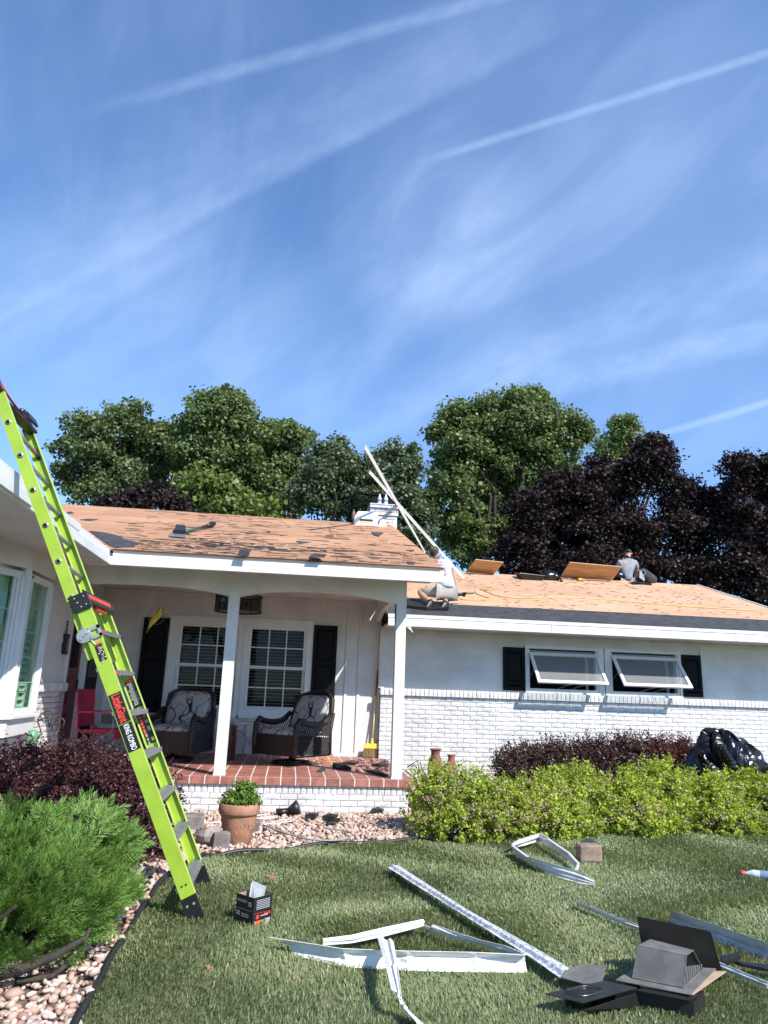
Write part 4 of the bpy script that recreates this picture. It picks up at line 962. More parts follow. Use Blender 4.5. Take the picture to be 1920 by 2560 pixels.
# ---- torn felt on the porch floor and an orange cord
def ground_scrap(pxs, z, th, m, name, label, cat, group=None, curl=0., seed=0):
    rr = random.Random(seed); pts = [onZ(x, y, z) for x, y in pxs]; c = sum(pts)/len(pts); b = MB()
    dn_ = [p+np.array([0, 0, .003]) for p in pts]; n = len(pts)
    up = [p+np.array([rr.uniform(-.01, .01), rr.uniform(-.01, .01), th*rr.uniform(.3, 1.4)]) for p in pts]; V = dn_+up+[c+np.array([0, 0, th*1.3])]
    b.add(V, [(i, (i+1) % n, n+(i+1) % n, n+i) for i in range(n)]+[(n+i, n+(i+1) % n, 2*n) for i in range(n)]); o = b.build(name, m, base=(c[0], c[1], z)); tag(o, label, cat, group); return o
Zc = lambda x, y: (760+x/5.53, 1640+y/5.53)
G_ = 'torn felt pieces on the porch floor'
ground_scrap([Zc(395, 1545), Zc(430, 1515), Zc(530, 1510), Zc(590, 1540), Zc(650, 1585), Zc(560, 1575), Zc(450, 1570)], FL, .05, MT['feltloose'], 'felt_scrap', 'largest curled black felt scrap on the porch tiles', 'felt scrap', G_, seed=1)
ground_scrap([Zc(490, 1490), Zc(600, 1480), Zc(690, 1465), Zc(755, 1485), Zc(700, 1510), Zc(560, 1500)], FL, .03, MT['feltloose'], 'felt_scrap', 'long black felt scrap behind the largest curled one on the porch', 'felt scrap', G_, seed=2)
ground_scrap([Zc(940, 1525), Zc(1040, 1505), Zc(1170, 1500), Zc(1165, 1530), Zc(1030, 1535)], FL, .04, MT['feltloose'], 'felt_scrap', 'black felt scrap against the left of the right porch post', 'felt scrap', G_, seed=3)
ground_scrap([Zc(860, 1605), Zc(930, 1595), Zc(1010, 1610), Zc(1120, 1640), Zc(1170, 1660), Zc(1100, 1672), Zc(960, 1630)], FL, .035, MT['feltloose'], 'felt_scrap', 'ragged black felt scrap at the foot of the right porch post', 'felt scrap', G_, seed=4)
ground_scrap([Zc(175, 1605), Zc(235, 1570), Zc(300, 1580), Zc(240, 1610)], FL, .02, MT['felt'], 'felt_scrap', 'small grey felt scrap near the front edge of the porch tiles', 'felt scrap', G_, seed=5)
b = MB(); rr = random.Random(4)
for i in range(130):
    p = onZ(*Zc(rr.uniform(720, 1170), rr.uniform(1430, 1600)), FL); s_ = rr.uniform(.006, .02); b.obox(p+[0, 0, .004], (s_*math.cos(i), s_*math.sin(i), 0), (-s_*.6*math.sin(i), s_*.6*math.cos(i), 0), (0, 0, .004))
o = b.build('felt_crumbs', MT['feltloose'], base=(1.2, 11, FL)); tag(o, kind='stuff')
b = MB(); cp2 = [onZ(*Zc(x, y), FL+.01) for x, y in ((120, 1455), (210, 1420), (260, 1430), (330, 1445), (400, 1440), (490, 1450), (420, 1462), (300, 1462), (200, 1450), (160, 1445))]; b.tube(cp2, .008, 6); o = b.build('orange_cord', MT['cableo'], smooth=True, base=cp2[0]); tag(o, 'orange extension cord lying on the porch tiles beside the wicker chair', 'cord')
# ================================================================ extension ladder
LU = np.array([-.440, 0, .898]); LV = np.array([.898, 0, .440]); YN, YF = 5.11, 5.97
def lbase(z, y): return np.array([-.480-.49*z-.05*(y-5.11)/.86, y, z])
def lfly(z, y): return np.array([-.535-.49*z-.065*(y-5.11)/.86, y, z])
lad = thing('extension_ladder', 'lime green extension ladder leaning on the left eave', 'ladder', (-.50, 5.54, 0))
def rail(z0, z1, fn, y, inward, wd, name='rail'):
    a, c = fn(z0, y), fn(z1, y); h = (c-a)/2; m_ = (a+c)/2; I = np.array([0, inward, 0.])
    b = MB(); b.obox(m_, h, LV*wd/2, I*.0025)
    for s_ in (-1, 1): b.obox(m_+I*.017+LV*s_*(wd/2-.002), h, LV*.0025, I*.017, 1)
    return b.build(name, [MT['lime'], MT['limedge']], lad)
rails = []
rN = rail(.115, 1.99, lbase, YN, 1, .093); rF = rail(.115, 1.99, lbase, YF, -1, .093)
fN = rail(1.60, 3.50, lfly, YN+.028, 1, .080); fF = rail(1.60, 3.50, lfly, YF-.028, -1, .080)
for fn, y, I in ((lbase, YN, 1), (lbase, YF, -1)):
    a = fn(.0, y); c = fn(.135, y); b = MB(); b.obox((a+c)/2, (c-a)/2, LV*.051, np.array([0, .012, 0]), 0); b.obox(a+[0, I*.01, .006], LV*.055+[0, 0, -.02], np.array([0, .035, 0]), np.array([0, 0, .006]))
    for k in (-1, 1): b.tube([c-LU*.05+LV*.022*k+[0, -.012*I, 0], c-LU*.05+LV*.022*k+[0, -.020*I, 0]], .008, 8, mi=1)
    b.build('foot', [MT['blackplastic'], MT['steel']], lad)
    c = fn(.2, y)
    b = MB()
    for k in (-1, 1): b.tube([c+LV*.014*k+[0, -.003*I, 0], c+LV*.014*k+[0, -.008*I, 0]], .006, 6)
    b.build('rivet', MT['black'], lad, kind='stuff')
def zOn(px, py, y): return onY(px, py, y)[2]
fz = [zOn(*Z1(x, y), YN) for x, y in ((605, 1875), (490, 1558), (380, 1245), (270, 940), (165, 640), (60, 350))]
for z in fz:
    a, c = lfly(z, YN+.022), lfly(z, YF-.022)
    b = MB(); b.tube([a, c], .016, 12); b.build('rung', MT['alu'], lad, smooth=True)
    b = MB(); b.tube([a+[0, -.002, 0], a+[0, .012, 0]], .021, 14).tube([a+[0, -.006, 0], a+[0, 0, 0]], .011, 10, mi=1); b.build('rung_end', [MT['steel'], MT['black']], lad, smooth=True)
Z2 = lambda x, y: (x/3.456, 1500+y/3.456)
bz = [zOn(*Z2(x, y), YF) for x, y in ((965, 305), (1080, 622), (1197, 942), (1320, 1270), (1440, 1600), (1570, 1912))]+[zOn(1172/2.37, 1960+445/2.37, YF)]
for k, z in enumerate(bz):
    a, c = lbase(z, YN+.004), lbase(z, YF-.004); m_ = (a+c)/2
    b = MB(); b.obox(m_, (0, (YF-YN)/2-.004, 0), (.040, 0, 0), (0, 0, .0035)); b.obox(m_+[.038, 0, -.014], (0, (YF-YN)/2-.004, 0), (.003, 0, 0), (0, 0, .014)); b.obox(m_+[-.030, 0, -.010], (0, (YF-YN)/2-.004, 0), (.003, 0, 0), (0, 0, .010))
    for q in range(3): b.obox(m_+[-.02+.02*q, 0, .005], (0, (YF-YN)/2-.01, 0), (.003, 0, 0), (0, 0, .002))
    st = b.build('rung', MT['alu'], lad)
    if k in (0, 1): MB().obox(m_+[.0418, -.2, -.013], (0, .10, 0), (.0006, 0, 0), (0, 0, .010)).build('warning_print', MT['redprint'], st)
# guide bracket joining the sections, red plates, rung locks
b = MB(); m_ = lbase(1.97, YN-.012); b.obox(m_, LU*.058, LV*.060, (0, .012, 0))
for k in range(6): b.obox(m_-LV*.062+LU*(-.05+.02*k), LU*.006, LV*.012, (0, .009, 0))
for (p_, q_) in ((-.03, .03), (.03, .03), (0, -.02), (-.035, -.005), (.035, -.03)): b.tube([m_+LU*p_+LV*q_+[0, -.010, 0], m_+LU*p_+LV*q_+[0, -.018, 0]], .006, 8, mi=1)
b.build('guide_bracket', [MT['blackplastic'], MT['steel']], lad, bevel=.004)
a, c = lbase(2.0, YN), lbase(2.0, YF); mm = (a+c)/2
b = MB(); b.obox(mm+LV*.055, (0, (YF-YN)/2, 0), LU*.035, LV*.004); b.obox(mm+LV*.0595, (0, (YF-YN)/2-.12, 0), LU*.016, LV*.0008, 1); b.obox(mm-LU*.036+LV*.03, (0, (YF-YN)/2, 0), LV*.03, LU*.003); b.obox(mm-LU*.05+LV*.02+np.array([0, .1, 0]), (0, .15, 0), LV*.012, LU*.012, 1); b.build('cross_plate', [MT['blackplastic'], MT['redprint']], lad)
b = MB(); b.obox(lbase(2.0, YF+.012), LU*.06, LV*.055, (0, .012, 0)); b.build('guide_bracket', MT['blackplastic'], lad, bevel=.004)
m_ = lbase(zOn(*Z2(790, 285), YN), YN-.010)
b = MB(); b.obox(m_+LV*.012+LU*.028, LU*.012, LV*.048, (0, .006, 0)); b.obox(m_+LV*.012-LU*.032, LU*.012, LV*.048, (0, .006, 0)); b.obox(m_+LV*.05, LU*.04, LV*.010, (0, .006, 0)); b.obox(m_-LV*.028, LU*.04, LV*.012, (0, .006, 0))
RM = np.column_stack([LV, LU, np.array([0, -1., 0])]); b.lathe([(.050, -.006), (.052, .0), (.046, .010), (.0, .012)], m_-LV*.055, 24, M=RM)
for k in range(3): b.tube([m_-LV*(.075-.022*k)+LU*.012*(k-1)+[0, -.01, 0], m_-LV*(.075-.022*k)+LU*.012*(k-1)+[0, -.018, 0]], .008, 8)
b.tube([m_-LV*.02-LU*.045, m_-LV*.005-LU*.085, m_+LV*.04-LU*.088], .003, 5); b.build('rung_lock', MT['steel'], lad, smooth=False)
# top of the fly section: black caps and a red and black wall rest
for y in (YN+.028, YF-.028):
    a = lfly(3.555, y); b = MB(); b.obox(a, LU*.075, LV*.040, (0, .022, 0)); b.obox(a-LU*.085, LU*.02, LV*.044, (0, .024, 0)); b.ball(a+LU*.075, (.03, .022, .03), 10, 6); b.build('end_cap', MT['blackplastic'], lad, bevel=.004)
a, c = lfly(3.49, YN+.02), lfly(3.49, YF-.02); mm = (a+c)/2
b = MB(); b.slab([a+LV*.035-LU*.03, c+LV*.035-LU*.03, c+LV*.035+LU*.03, mm+LV*.02-LU*.01, a+LV*.035+LU*.03], LV*.012); b.build('wall_rest', MT['red'], lad)
b = MB(); b.obox(mm-LU*.05, (0, (YF-YN)/2-.02, 0), LV*.035, LU*.015); b.obox(mm+LV*.05+LU*.01+np.array([0, .3, 0]), (0, .10, 0), LV*.01, LU*.03); b.build('wall_rest_frame', MT['blackplastic'], lad)
# stickers and lettering
TXTROT = Matrix(((-LU[0], LV[0], 0), (-LU[1], LV[1], -1), (-LU[2], LV[2], 0))).to_euler()
def text(s_, size, center, m, par, rot, name='lettering', squeeze=1., bold=0.0, z=0):
    cu = bpy.data.curves.new(name, 'FONT'); cu.body = s_; cu.size = size; cu.align_x = 'CENTER'; cu.align_y = 'CENTER'; cu.extrude = .0004; cu.offset = bold; cu.materials.append(m)
    fo_ = bpy.data.objects.new(name, cu); COL.objects.link(fo_); bpy.context.view_layer.update(); me = bpy.data.meshes.new_from_object(fo_.evaluated_get(bpy.context.evaluated_depsgraph_get())); bpy.data.objects.remove(fo_)
    o = bpy.data.objects.new(name, me); link(o, par); o.location = tuple(np.array(center)-OFF[par.name]); o.rotation_euler = rot; o.scale = (squeeze, 1, 1); return o
def sticker(z0, z1, fn, y, ny, m, wd, name='sticker', off=0.):
    a, c = fn(z0, y)+LV*off, fn(z1, y)+LV*off; b = MB(); b.obox((a+c)/2+[0, ny*.0035, 0], (c-a)/2, LV*wd/2, (0, .0006, 0)); return b.build(name, m, lad), (a+c)/2+[0, ny*.0048, 0]
zt_, zb_ = zOn(295, 1734, YN), zOn(346, 1876, YN); zmid = zb_+(zt_-zb_)*.47
s1, c1_ = sticker(zmid+.004, zt_, lbase, YN, -1, MT['sticker'], .083); L1 = (zt_-zmid)/.898
text('LittleGiant', .078, c1_, MT['redprint'], s1, TXTROT, squeeze=L1*.93/(.078*4.35), bold=.0016)
s2, c2_ = sticker(zb_, zmid, lbase, YN, -1, MT['sticker'], .083); L2_ = (zmid-zb_)/.898
text('KING KOMBO', .050, c2_, MT['whiteprint'], s2, TXTROT, squeeze=L2_*.90/(.050*6.1), bold=.0008)
s3, c3_ = sticker(zOn(262, 1653, YN), zOn(250, 1612, YN), lbase, YN, -1, MT['sticker'], .05, off=.008)
zz = lambda b, c, p_, q_, du, dv_, mi: b.obox(c+LU*p_+LV*q_, LU*du, LV*dv_, (0, .0004, 0), mi)
b = MB(); b_ = zz(b, c3_, .060, 0, .010, .024, 0); rr = random.Random(5)
for k in range(9): zz(b, c3_, .035-.013*k, rr.uniform(-.010, .010), .0035, rr.uniform(.005, .012), 1)
for k in range(3): zz(b, c3_, .03-.035*k, .019, .004, .004, 2)
b.build('print', [MT['redprint'], MT['greyprint'], MT['yellowprint']], s3, kind='stuff')
z0_, z1_ = zOn(*Z2(1150, 925), YF), zOn(*Z2(1055, 685), YF)
s4, c4_ = sticker(z0_, z1_, lbase, YF, -1, MT['sticker'], .075)
b = MB(); L4 = (z1_-z0_)/.898
zz(b, c4_, L4/2-.012, 0, .010, .034, 0)
for k in range(14): zz(b, c4_, L4/2-.035-k*(L4-.05)/14, rr.uniform(-.008, .004), .003, rr.uniform(.018, .028), 1)
b.build('print', [MT['redprint'], MT['greyprint']], s4, kind='stuff')
z0_, z1_ = zOn(*Z2(1270, 1235), YF), zOn(*Z2(1180, 985), YF)
s5, c5_ = sticker(z0_, z1_, lbase, YF, -1, MT['sticker'], .075); L5 = (z1_-z0_)/.898; b = MB()
for k in range(6): zz(b, c5_, L5/2-.02-k*.026, -.02, .009, .008, 0)
zz(b, c5_, L5/2-.02, .016, .014, .010, 0); zz(b, c5_, L5/2-.065, .018, .014, .010, 1); zz(b, c5_, L5/2-.12, .018, .018, .010, 1); zz(b, c5_, -L5/2+.03, .018, .014, .010, 2)
for k in range(4): zz(b, c5_, -.02-k*.03, -.018, .009, .006, 1)
b.build('print', [MT['redprint'], MT['greyprint'], MT['yellowprint']], s5, kind='stuff')
s6, c6_ = sticker(zOn(*Z1(268, 690), YF-.03), zOn(*Z1(245, 600), YF-.03), lfly, YF-.03, -1, MT['sticker'], .03); b = MB(); zz(b, c6_, .03, 0, .028, .012, 0); b.build('print', [MT['redprint']], s6)

# ================================================================ things on the gravel
Zp = lambda x, y: (420+x/4.879, 1900+y/4.879)
pot0 = onZ(592, 2106, .02); sc_ = pot0[1]/F_PX
t = thing('flowerpot', 'large terracotta pot with raised relief standing on the gravel', 'flower pot', pot0)
b = MB(); h = .355; b.lathe([(.125, 0), (.132, .01), (.168, .235), (.172, .25), (.185, .255), (.192, .27), (.196, .345), (.188, .352), (.178, .345), (.170, .28)], pot0, 32, cap=False); b.build('pot', MT['terra'], t, smooth=True)
MB().lathe([(.0, .32), (.10, .325), (.180, .315)], pot0, 24, cap=False).build('soil', MT['soil'], t)
b = MB(); rr = random.Random(12)
for i in range(26):
    a = rr.uniform(-math.pi, math.pi); hi = rr.random() < .4; z0 = rr.uniform(.285, .325) if hi else rr.uniform(.03, .20); pts = []; da = rr.uniform(-1, 1)
    for k in range(9):
        z = z0+(.014 if hi else .026)*math.sin(k*1.1+i); aa = a+da*.05*k; r = (.1905 if hi else .128+.040*(z/.235)); pts.append(pot0+np.array([r*math.cos(aa), r*math.sin(aa), z]))
    b.tube(pts, [.003, .006, .005, .007, .005, .006, .004, .006, .002], 5)
b.build('relief', MT['terra'], t, smooth=True, kind='stuff')
def rock(name, c, r, m, label, cat, group=None, seed=0, flat=.7, rotz=0., boxy=False):
    rr = np.random.default_rng(seed); b = MB()
    if boxy:
        N = 5; V = {}
        b2 = MB(); L, D, Hh = r
        def P_(i, j, k): return
        b2.box(-L, L, -D, D, 0, 2*Hh); Vv = np.array(b2.v)*(1+rr.uniform(-.10, .10, (8, 3))); b.add(Vv, b2.f)
        c_, s_ = math.cos(rotz), math.sin(rotz); b.v = [(c[0]+x*c_-y*s_, c[1]+x*s_+y*c_, c[2]+z) for x, y, z in b.v]
        o = b.build(name, m, base=c, bevel=min(r)*.16)
    else:
        b.ball((0, 0, r[2]*flat), r, 14, 9, jit=.0); Vv = np.array(b.v); k = rr.normal(size=(14, 3)); k /= np.linalg.norm(k, axis=1)[:, None]; h = rr.uniform(.55, .95, 14)
        U = Vv-[0, 0, r[2]*flat]; U = U/np.array(r)
        for kk, hh in zip(k, h):
            d = U@kk; U = U-np.outer(np.maximum(d-hh, 0)*.9, kk)
        Vv = U*np.array(r)+[0, 0, r[2]*flat]; c_, s_ = math.cos(rotz), math.sin(rotz); b.v = [(c[0]+x*c_-y*s_, c[1]+x*s_+y*c_, c[2]+z) for x, y, z in Vv]
        o = b.build(name, m, base=c)
    return tag(o, label, cat, group)
Q = lambda x, y: (x/2.37, 1960+y/2.37)
rock('boulder', onZ(*Q(1232, 378), 0), (.155, .12, .13), MT['stone'], 'rounded boulder with a broken face left of the flowerpot', 'boulder', seed=3)
SB = 'stone edging blocks on the gravel'
rock('stone_block', onZ(*Q(1262, 385), .0)+np.array([.06, -.03, 0]), (.075, .07, .075), MT['block'], 'small grey block tucked in front of the boulder', 'stone block', SB, 5, boxy=True, rotz=.3)
rock('stone_block', onZ(*Q(1120, 285), .0), (.13, .10, .085), MT['block'], 'grey block half hidden behind the ladder rail', 'stone block', SB, 6, boxy=True, rotz=.15)
rock('stone_block', onZ(*Q(1100, 145), .0), (.13, .09, .075), MT['block'], 'grey block at the left end of the porch foundation', 'stone block', SB, 7, boxy=True, rotz=.05)
rock('stone_block', onZ(*Q(1220, 148), .0), (.20, .10, .08), MT['stone'], 'long mottled block against the porch foundation behind the flowerpot', 'stone block', SB, 8, boxy=True, rotz=-.03)
rock('stone_block', onZ(*Q(1500, 288), .0), (.06, .10, .06), MT['block'], 'brown grey block peeking out right of the flowerpot', 'stone block', SB, 9, boxy=True)
# cables
def cable(pts, z, r, m, name, label, cat, wav=.0):
    P_ = [onZ(x, y, z) for x, y in pts]; out = []
    for i in range(len(P_)-1):
        p0, p1, p2, p3 = P_[max(i-1, 0)], P_[i], P_[i+1], P_[min(i+2, len(P_)-1)]
        for k in range(6):
            t_ = k/6; out.append(.5*((2*p1)+(-p0+p2)*t_+(2*p0-5*p1+4*p2-p3)*t_*t_+(-p0+3*p1-3*p2+p3)*t_**3))
    out.append(P_[-1]); b = MB(); b.tube(out, r, 6); o = b.build(name, m, smooth=True, base=out[0]); return tag(o, label, cat)
cable([Zp(240, 755), Zp(400, 765), Zp(560, 760), Zp(640, 755), Zp(760, 730), Zp(1000, 715), Zp(1200, 710), Zp(1310, 705)], .06, .006, MT['cablew'], 'white_cable', 'white cable running across the gravel behind the flowerpot', 'cable')
cable([Zp(1060, 680), Zp(1160, 668), Zp(1250, 672), Zp(1290, 690), Zp(1180, 700)], .06, .0055, MT['cablew'], 'white_cable', 'short white cable loop on the gravel near the black drain piece', 'cable')
cable([Zp(1130, 790), Zp(1250, 775), Zp(1380, 735), Zp(1480, 730), Zp(1500, 745), Zp(1400, 760), Zp(1280, 785)], .06, .0055, MT['cablew'], 'white_cable', 'doubled white cable on the gravel right of the flowerpot', 'cable')
Z420 = lambda x, y: (420+x/2.44, 1900+y/2.44)
cable([Z420(515, 375), Z420(580, 395), Z420(680, 435), Z420(780, 465), Z420(900, 488), Z420(1020, 490), Z420(1100, 475), Z420(1120, 450), Z420(1080, 432), Z420(960, 415)], .06, .008, MT['cableg'], 'garden_hose', 'thin grey hose curving over the gravel into a loop', 'hose')
dz_ = onZ(*Z420(720, 320), .04)
t = thing('drain_elbow', 'black plastic drain elbow lying on the gravel by the foundation', 'pipe', dz_)
b = MB(); e0 = onZ(*Z420(660, 318), .06); e1 = onZ(*Z420(735, 312), .07); b.tube([e0, (e0+e1)/2+[0, 0, .0], e1], [.05, .045, .045], 10, flat=.8); b.build('pipe', MT['blackplastic'], t, smooth=True)
b = MB(); e2 = e1+np.array([.11, -.02, .05]); b.tube([e1, (e1+e2)/2, e2], [.04, .06, .085], 14); b.build('mouth', MT['blackplastic'], t, smooth=True)
for i, (x, y, s_) in enumerate(((875, 345, .05), (990, 352, .055), (1000, 380, .06), (1280, 310, .05))):
    p = Z420(x, y); k = s_*700; ground_scrap([(p[0]-k*.5, p[1]+3), (p[0]-k*.1, p[1]-4), (p[0]+k*.5, p[1]-2), (p[0]+k*.3, p[1]+4)], .055, .03, MT['feltloose'], 'felt_scrap', ['black felt scrap on the gravel nearest the drain elbow', 'black felt scrap in the middle of the gravel, upper of two', 'black felt scrap in the middle of the gravel, lower of two', 'black felt scrap on the gravel against the right end of the foundation'][i], 'felt scrap', 'felt scraps on the gravel', seed=20+i)
# terracotta urns behind the spirea
for (pt, pb, rm, lab) in (((688+400, 1873), (1085, 1945), .08, 'taller brown clay urn against the brick wall behind the shrubs'), ((1128, 1887), (1128, 1945), .062, 'shorter clay urn with dark rim beside the taller urn')):
    c = onY(pt[0], 1945, 11.2); top = onY(pt[0], pt[1], 11.2)[2]; hh = top-.02; c[2] = .02
    t = thing('clay_urn', lab, 'urn', c, group='clay urns by the brick wall'); b = MB(); k = rm/.08; b.lathe([(.05*k, 0), (.08*k, hh*.2), (.12*k, hh*.50), (.11*k, hh*.66), (.065*k, hh*.86), (.066*k, hh*.94), (.085*k, hh), (.075*k, hh*.995), (.05*k, hh*.9)], c, 20, cap=False); b.build('body', MT['terrad'], t, smooth=True)
    MB().tube([c+np.array([.082*k*math.cos(2*math.pi*i/20), .082*k*math.sin(2*math.pi*i/20), hh]) for i in range(20)], .010*k, 6, closed=True).build('rim', MT['terra'] if k < .9 else MT['terrad'], t, smooth=True)
# wire ornament beside the post
wp = onY(1042, 1925, 11.0); t = thing('wire_ornament', 'dark wire garden ornament between the porch post and the clay urn', 'ornament', (wp[0], 11.0, .02))
wl = [[(1018, 1918), (1043, 1902), (1050, 1930)], [(1030, 1918), (1036, 1911), (1042, 1920)], [(1046, 1926), (1058, 1924), (1063, 1938), (1052, 1942)], [(1013, 1926), (1030, 1940), (1048, 1956), (1062, 1966)], [(1050, 1905), (1056, 1930), (1060, 1985)]]
for q in wl: MB().tube([onY(x, y, 11.0) for x, y in q], .010, 5).build('wire', MT['ornament'], t, smooth=True)
b = MB(); s0 = onY(1060, 1975, 11.0); b.tube([s0, (s0[0], 11.0, .0)], .010, 5); b.build('stake', MT['ornament'], t)
b = MB(); p0 = onY(1050, 1962, 9.6)
b.tube([onY(1035, 1955, 9.5), onY(1055, 1962, 9.5), onY(1064, 1970, 9.5)], .035, 8); o = b.build('spotlight', MT['blackplastic'], smooth=True, base=(p0[0], 9.5, 0)); tag(o, 'black garden spotlight beside the right corner of the porch slab', 'spotlight')
MB().tube([onY(1055, 1962, 9.5), (onY(1055, 1962, 9.5)[0], 9.5, 0)], .012, 6).build('stake', MT['blackplastic'], o)
# ornate garden chairs and green can by the wing wall
gy = 7.9
def wirechair(pts_list, lab, gy, foot):
    q0 = onY(*foot, gy); t = thing('wire_garden_chair', lab, 'garden chair', (q0[0], gy, 0), group='wire garden chairs by the wing wall')
    for k, q in enumerate(pts_list): MB().tube([onY(x, y, gy+.02*k) for x, y in q], .007, 5).build('back_wire' if k else 'back_frame', MT['ornament'], t, smooth=True)
    s0 = onY(foot[0], foot[1], gy); b = MB(); b.tube([(s0[0]+.17*math.cos(a), gy-.1+.17*math.sin(a), .43) for a in np.linspace(0, 6.28, 17)[:-1]], .010, 5, closed=True); b.build('seat', MT['ornament'], t)
    for a in (.8, 2.3, 3.9, 5.4): MB().tube([(s0[0]+.16*math.cos(a), gy-.1+.16*math.sin(a), .43), (s0[0]+.2*math.cos(a), gy-.1+.2*math.sin(a), 0)], .010, 5).build('leg', MT['ornament'], t)
C5 = lambda x, y: (x/3.95, 1300+y/3.95)
wirechair([[C5(372, 2010), C5(375, 1965), C5(410, 1910), C5(470, 1888), C5(520, 1895), C5(533, 1925), C5(510, 1975), C5(490, 2040)], [C5(380, 1975), C5(440, 1960), C5(520, 1930)], [C5(400, 1940), C5(430, 2000), C5(500, 1960)], [C5(430, 1910), C5(470, 1960), C5(490, 2050)], [C5(378, 2000), C5(400, 2070), C5(410, 2120)]], 'wire garden chair with tall balloon back, left of the two', gy, C5(440, 2090))
wirechair([[C5(505, 2080), C5(520, 2010), C5(560, 1965), C5(620, 1960), C5(638, 1990), C5(610, 2060)], [C5(530, 2000), C5(580, 1980), C5(600, 2050)], [C5(590, 1968), C5(570, 2030), C5(560, 2080)]], 'lower wire garden chair nearer the red door', 8.6, C5(570, 2100))
gc = onY(*C5(315, 2150), 7.2); t = thing('green_can', 'pale green watering can half hidden behind the dark barberry', 'watering can', (gc[0], 7.2, 0))
b = MB(); b.lathe([(.03, 0), (.052, .03), (.05, .10), (.036, .14), (.02, .15)], (gc[0], 7.2, gc[2]-.08), 18); b.build('can', MT['greencan'], t, smooth=True)
b = MB(); b.tube([(gc[0]+.04, 7.2, gc[2]-.03), (gc[0]+.07, 7.19, gc[2]+.02), (gc[0]+.09, 7.18, gc[2]+.04)], .008, 8); b.build('spout', MT['greencan'], t, smooth=True)
MB().box(gc[0]-.06, gc[0]+.06, 7.14, 7.26, 0, gc[2]-.08).build('stand', MT['black'], t)

# ================================================================ things on the lawn
# carton with a paper in it
cb0 = onZ(620, 2312, 0); bx_ = cb0; 
pA, pB, pC = onZ(577, 2305, 0), onZ(629, 2324, 0), onZ(661, 2316, 0); pB[2] = 0
eA = pA-pB; eC = pC-pB; eA[2] = eC[2] = 0; LA, LC = .165, .150; eA = eA/np.linalg.norm(eA)*LA; eC = np.array([-eA[1], eA[0], 0])/LA*LC
if np.dot(eC, pC-pB) < 0: eC = -eC
hb = .175; t = thing('carton', 'small black open carton with printed sides standing in the grass', 'box', pB)
b = MB()
for (p_, e_) in ((pB, eA), (pB, eC), (pB+eA, eC), (pB+eC, eA)):
    nrm = np.cross(e_, [0, 0, 1.]); nrm = nrm/np.linalg.norm(nrm)*.003; b.slab([p_, p_+e_, p_+e_+[0, 0, hb], p_+[0, 0, hb]], nrm)
b.slab([pB, pB+eA, pB+eA+eC, pB+eC], (0, 0, .003)); b.build('walls', MT['cartonb'], t)
cen = pB+eA/2+eC/2
b = MB(); ins_ = .006
fa, fc = eA/LA, eC/LC
q = [pB+fa*.004+fc*.004, pB+eA-fa*.004+fc*.004, pB+eA+eC-fa*.004-fc*.004, pB+eC+fa*.004-fc*.004]
for i in range(4): b.add([q[i]+[0, 0, .006], q[(i+1) % 4]+[0, 0, .006], q[(i+1) % 4]+[0, 0, hb-.001], q[i]+[0, 0, hb-.001]], [(0, 1, 2, 3)])
b.build('lining', MT['cartonin'], t, solid=.001)
fl_ = MB(); fl_.slab([pB+eC+[0, 0, hb], pB+eC+eA+[0, 0, hb], pB+eC+eA+fc*.03-fa*.02+[0, 0, hb-.05], pB+eC+fc*.03+fa*.02+[0, 0, hb-.05]], fc*.003); fl_.build('flap', MT['cartonin'], t)
pr = MB(); no = -fc*.0045
def onA(u0, u1, z0, z1, mi): p0 = pB-fc*.0045; pr.slab([p0+fa*u0*LA+[0, 0, z0*hb], p0+fa*u1*LA+[0, 0, z0*hb], p0+fa*u1*LA+[0, 0, z1*hb], p0+fa*u0*LA+[0, 0, z1*hb]], -fc*.0006, mi)
def onC(u0, u1, z0, z1, mi): p0 = pB-fa*.0045; pr.slab([p0+fc*u0*LC+[0, 0, z0*hb], p0+fc*u1*LC+[0, 0, z0*hb], p0+fc*u1*LC+[0, 0, z1*hb], p0+fc*u0*LC+[0, 0, z1*hb]], -fa*.0006, mi)
onA(.05, .97, .555, .562, 0)
for k in range(2):
    onA(.34, .9, .84-.05*k, .86-.05*k, 0)
    for (a_, c_) in ((.08, .15), (.18, .25)): onA(a_, c_, .70+.08*k, .76+.08*k, 0)
    for (a_, c_) in ((.72, .80), (.83, .92)): onA(a_, c_, .34+.08*k, .40+.08*k, 0)
    onA(.2, .62, .40-.07*k, .43-.07*k, 0)
for k in range(6): onC(.15, .88, .88-.055*k, .905-.055*k, 0)
onC(.06, .92, .47, .48, 1); onC(.16, .32, .30, .42, 2); onC(.4, .8, .36, .40, 0); onC(.6, .95, .40, .44, 2); onC(.08, .62, .04, .24, 3); onC(.64, .94, .04, .26, 0); onC(.40, .56, .08, .18, 2)
pr.build('print', [MT['greyprint'], MT['redprint'], MT['redprint'], MT['parroto']], t, kind='stuff')
b = MB(); a0 = cen-fa*.05-fc*.03+[0, 0, .04]; b.slab([a0-fa*.03, a0+fa*.085+fc*.0, a0+fa*.085+fc*.035+[0, 0, .20], a0+fc*.05-fa*.03+[0, 0, .185]], fc*.002); b.slab([a0+fa*.08, a0+fa*.10+fc*.07, a0+fa*.10+fc*.08+[0, 0, .15], a0+fa*.085+fc*.03+[0, 0, .19]], fa*.002)
o = b.build('folded_paper', MT['paper'], base=a0); tag(o, 'folded white instruction sheet sticking out of the black carton', 'paper')
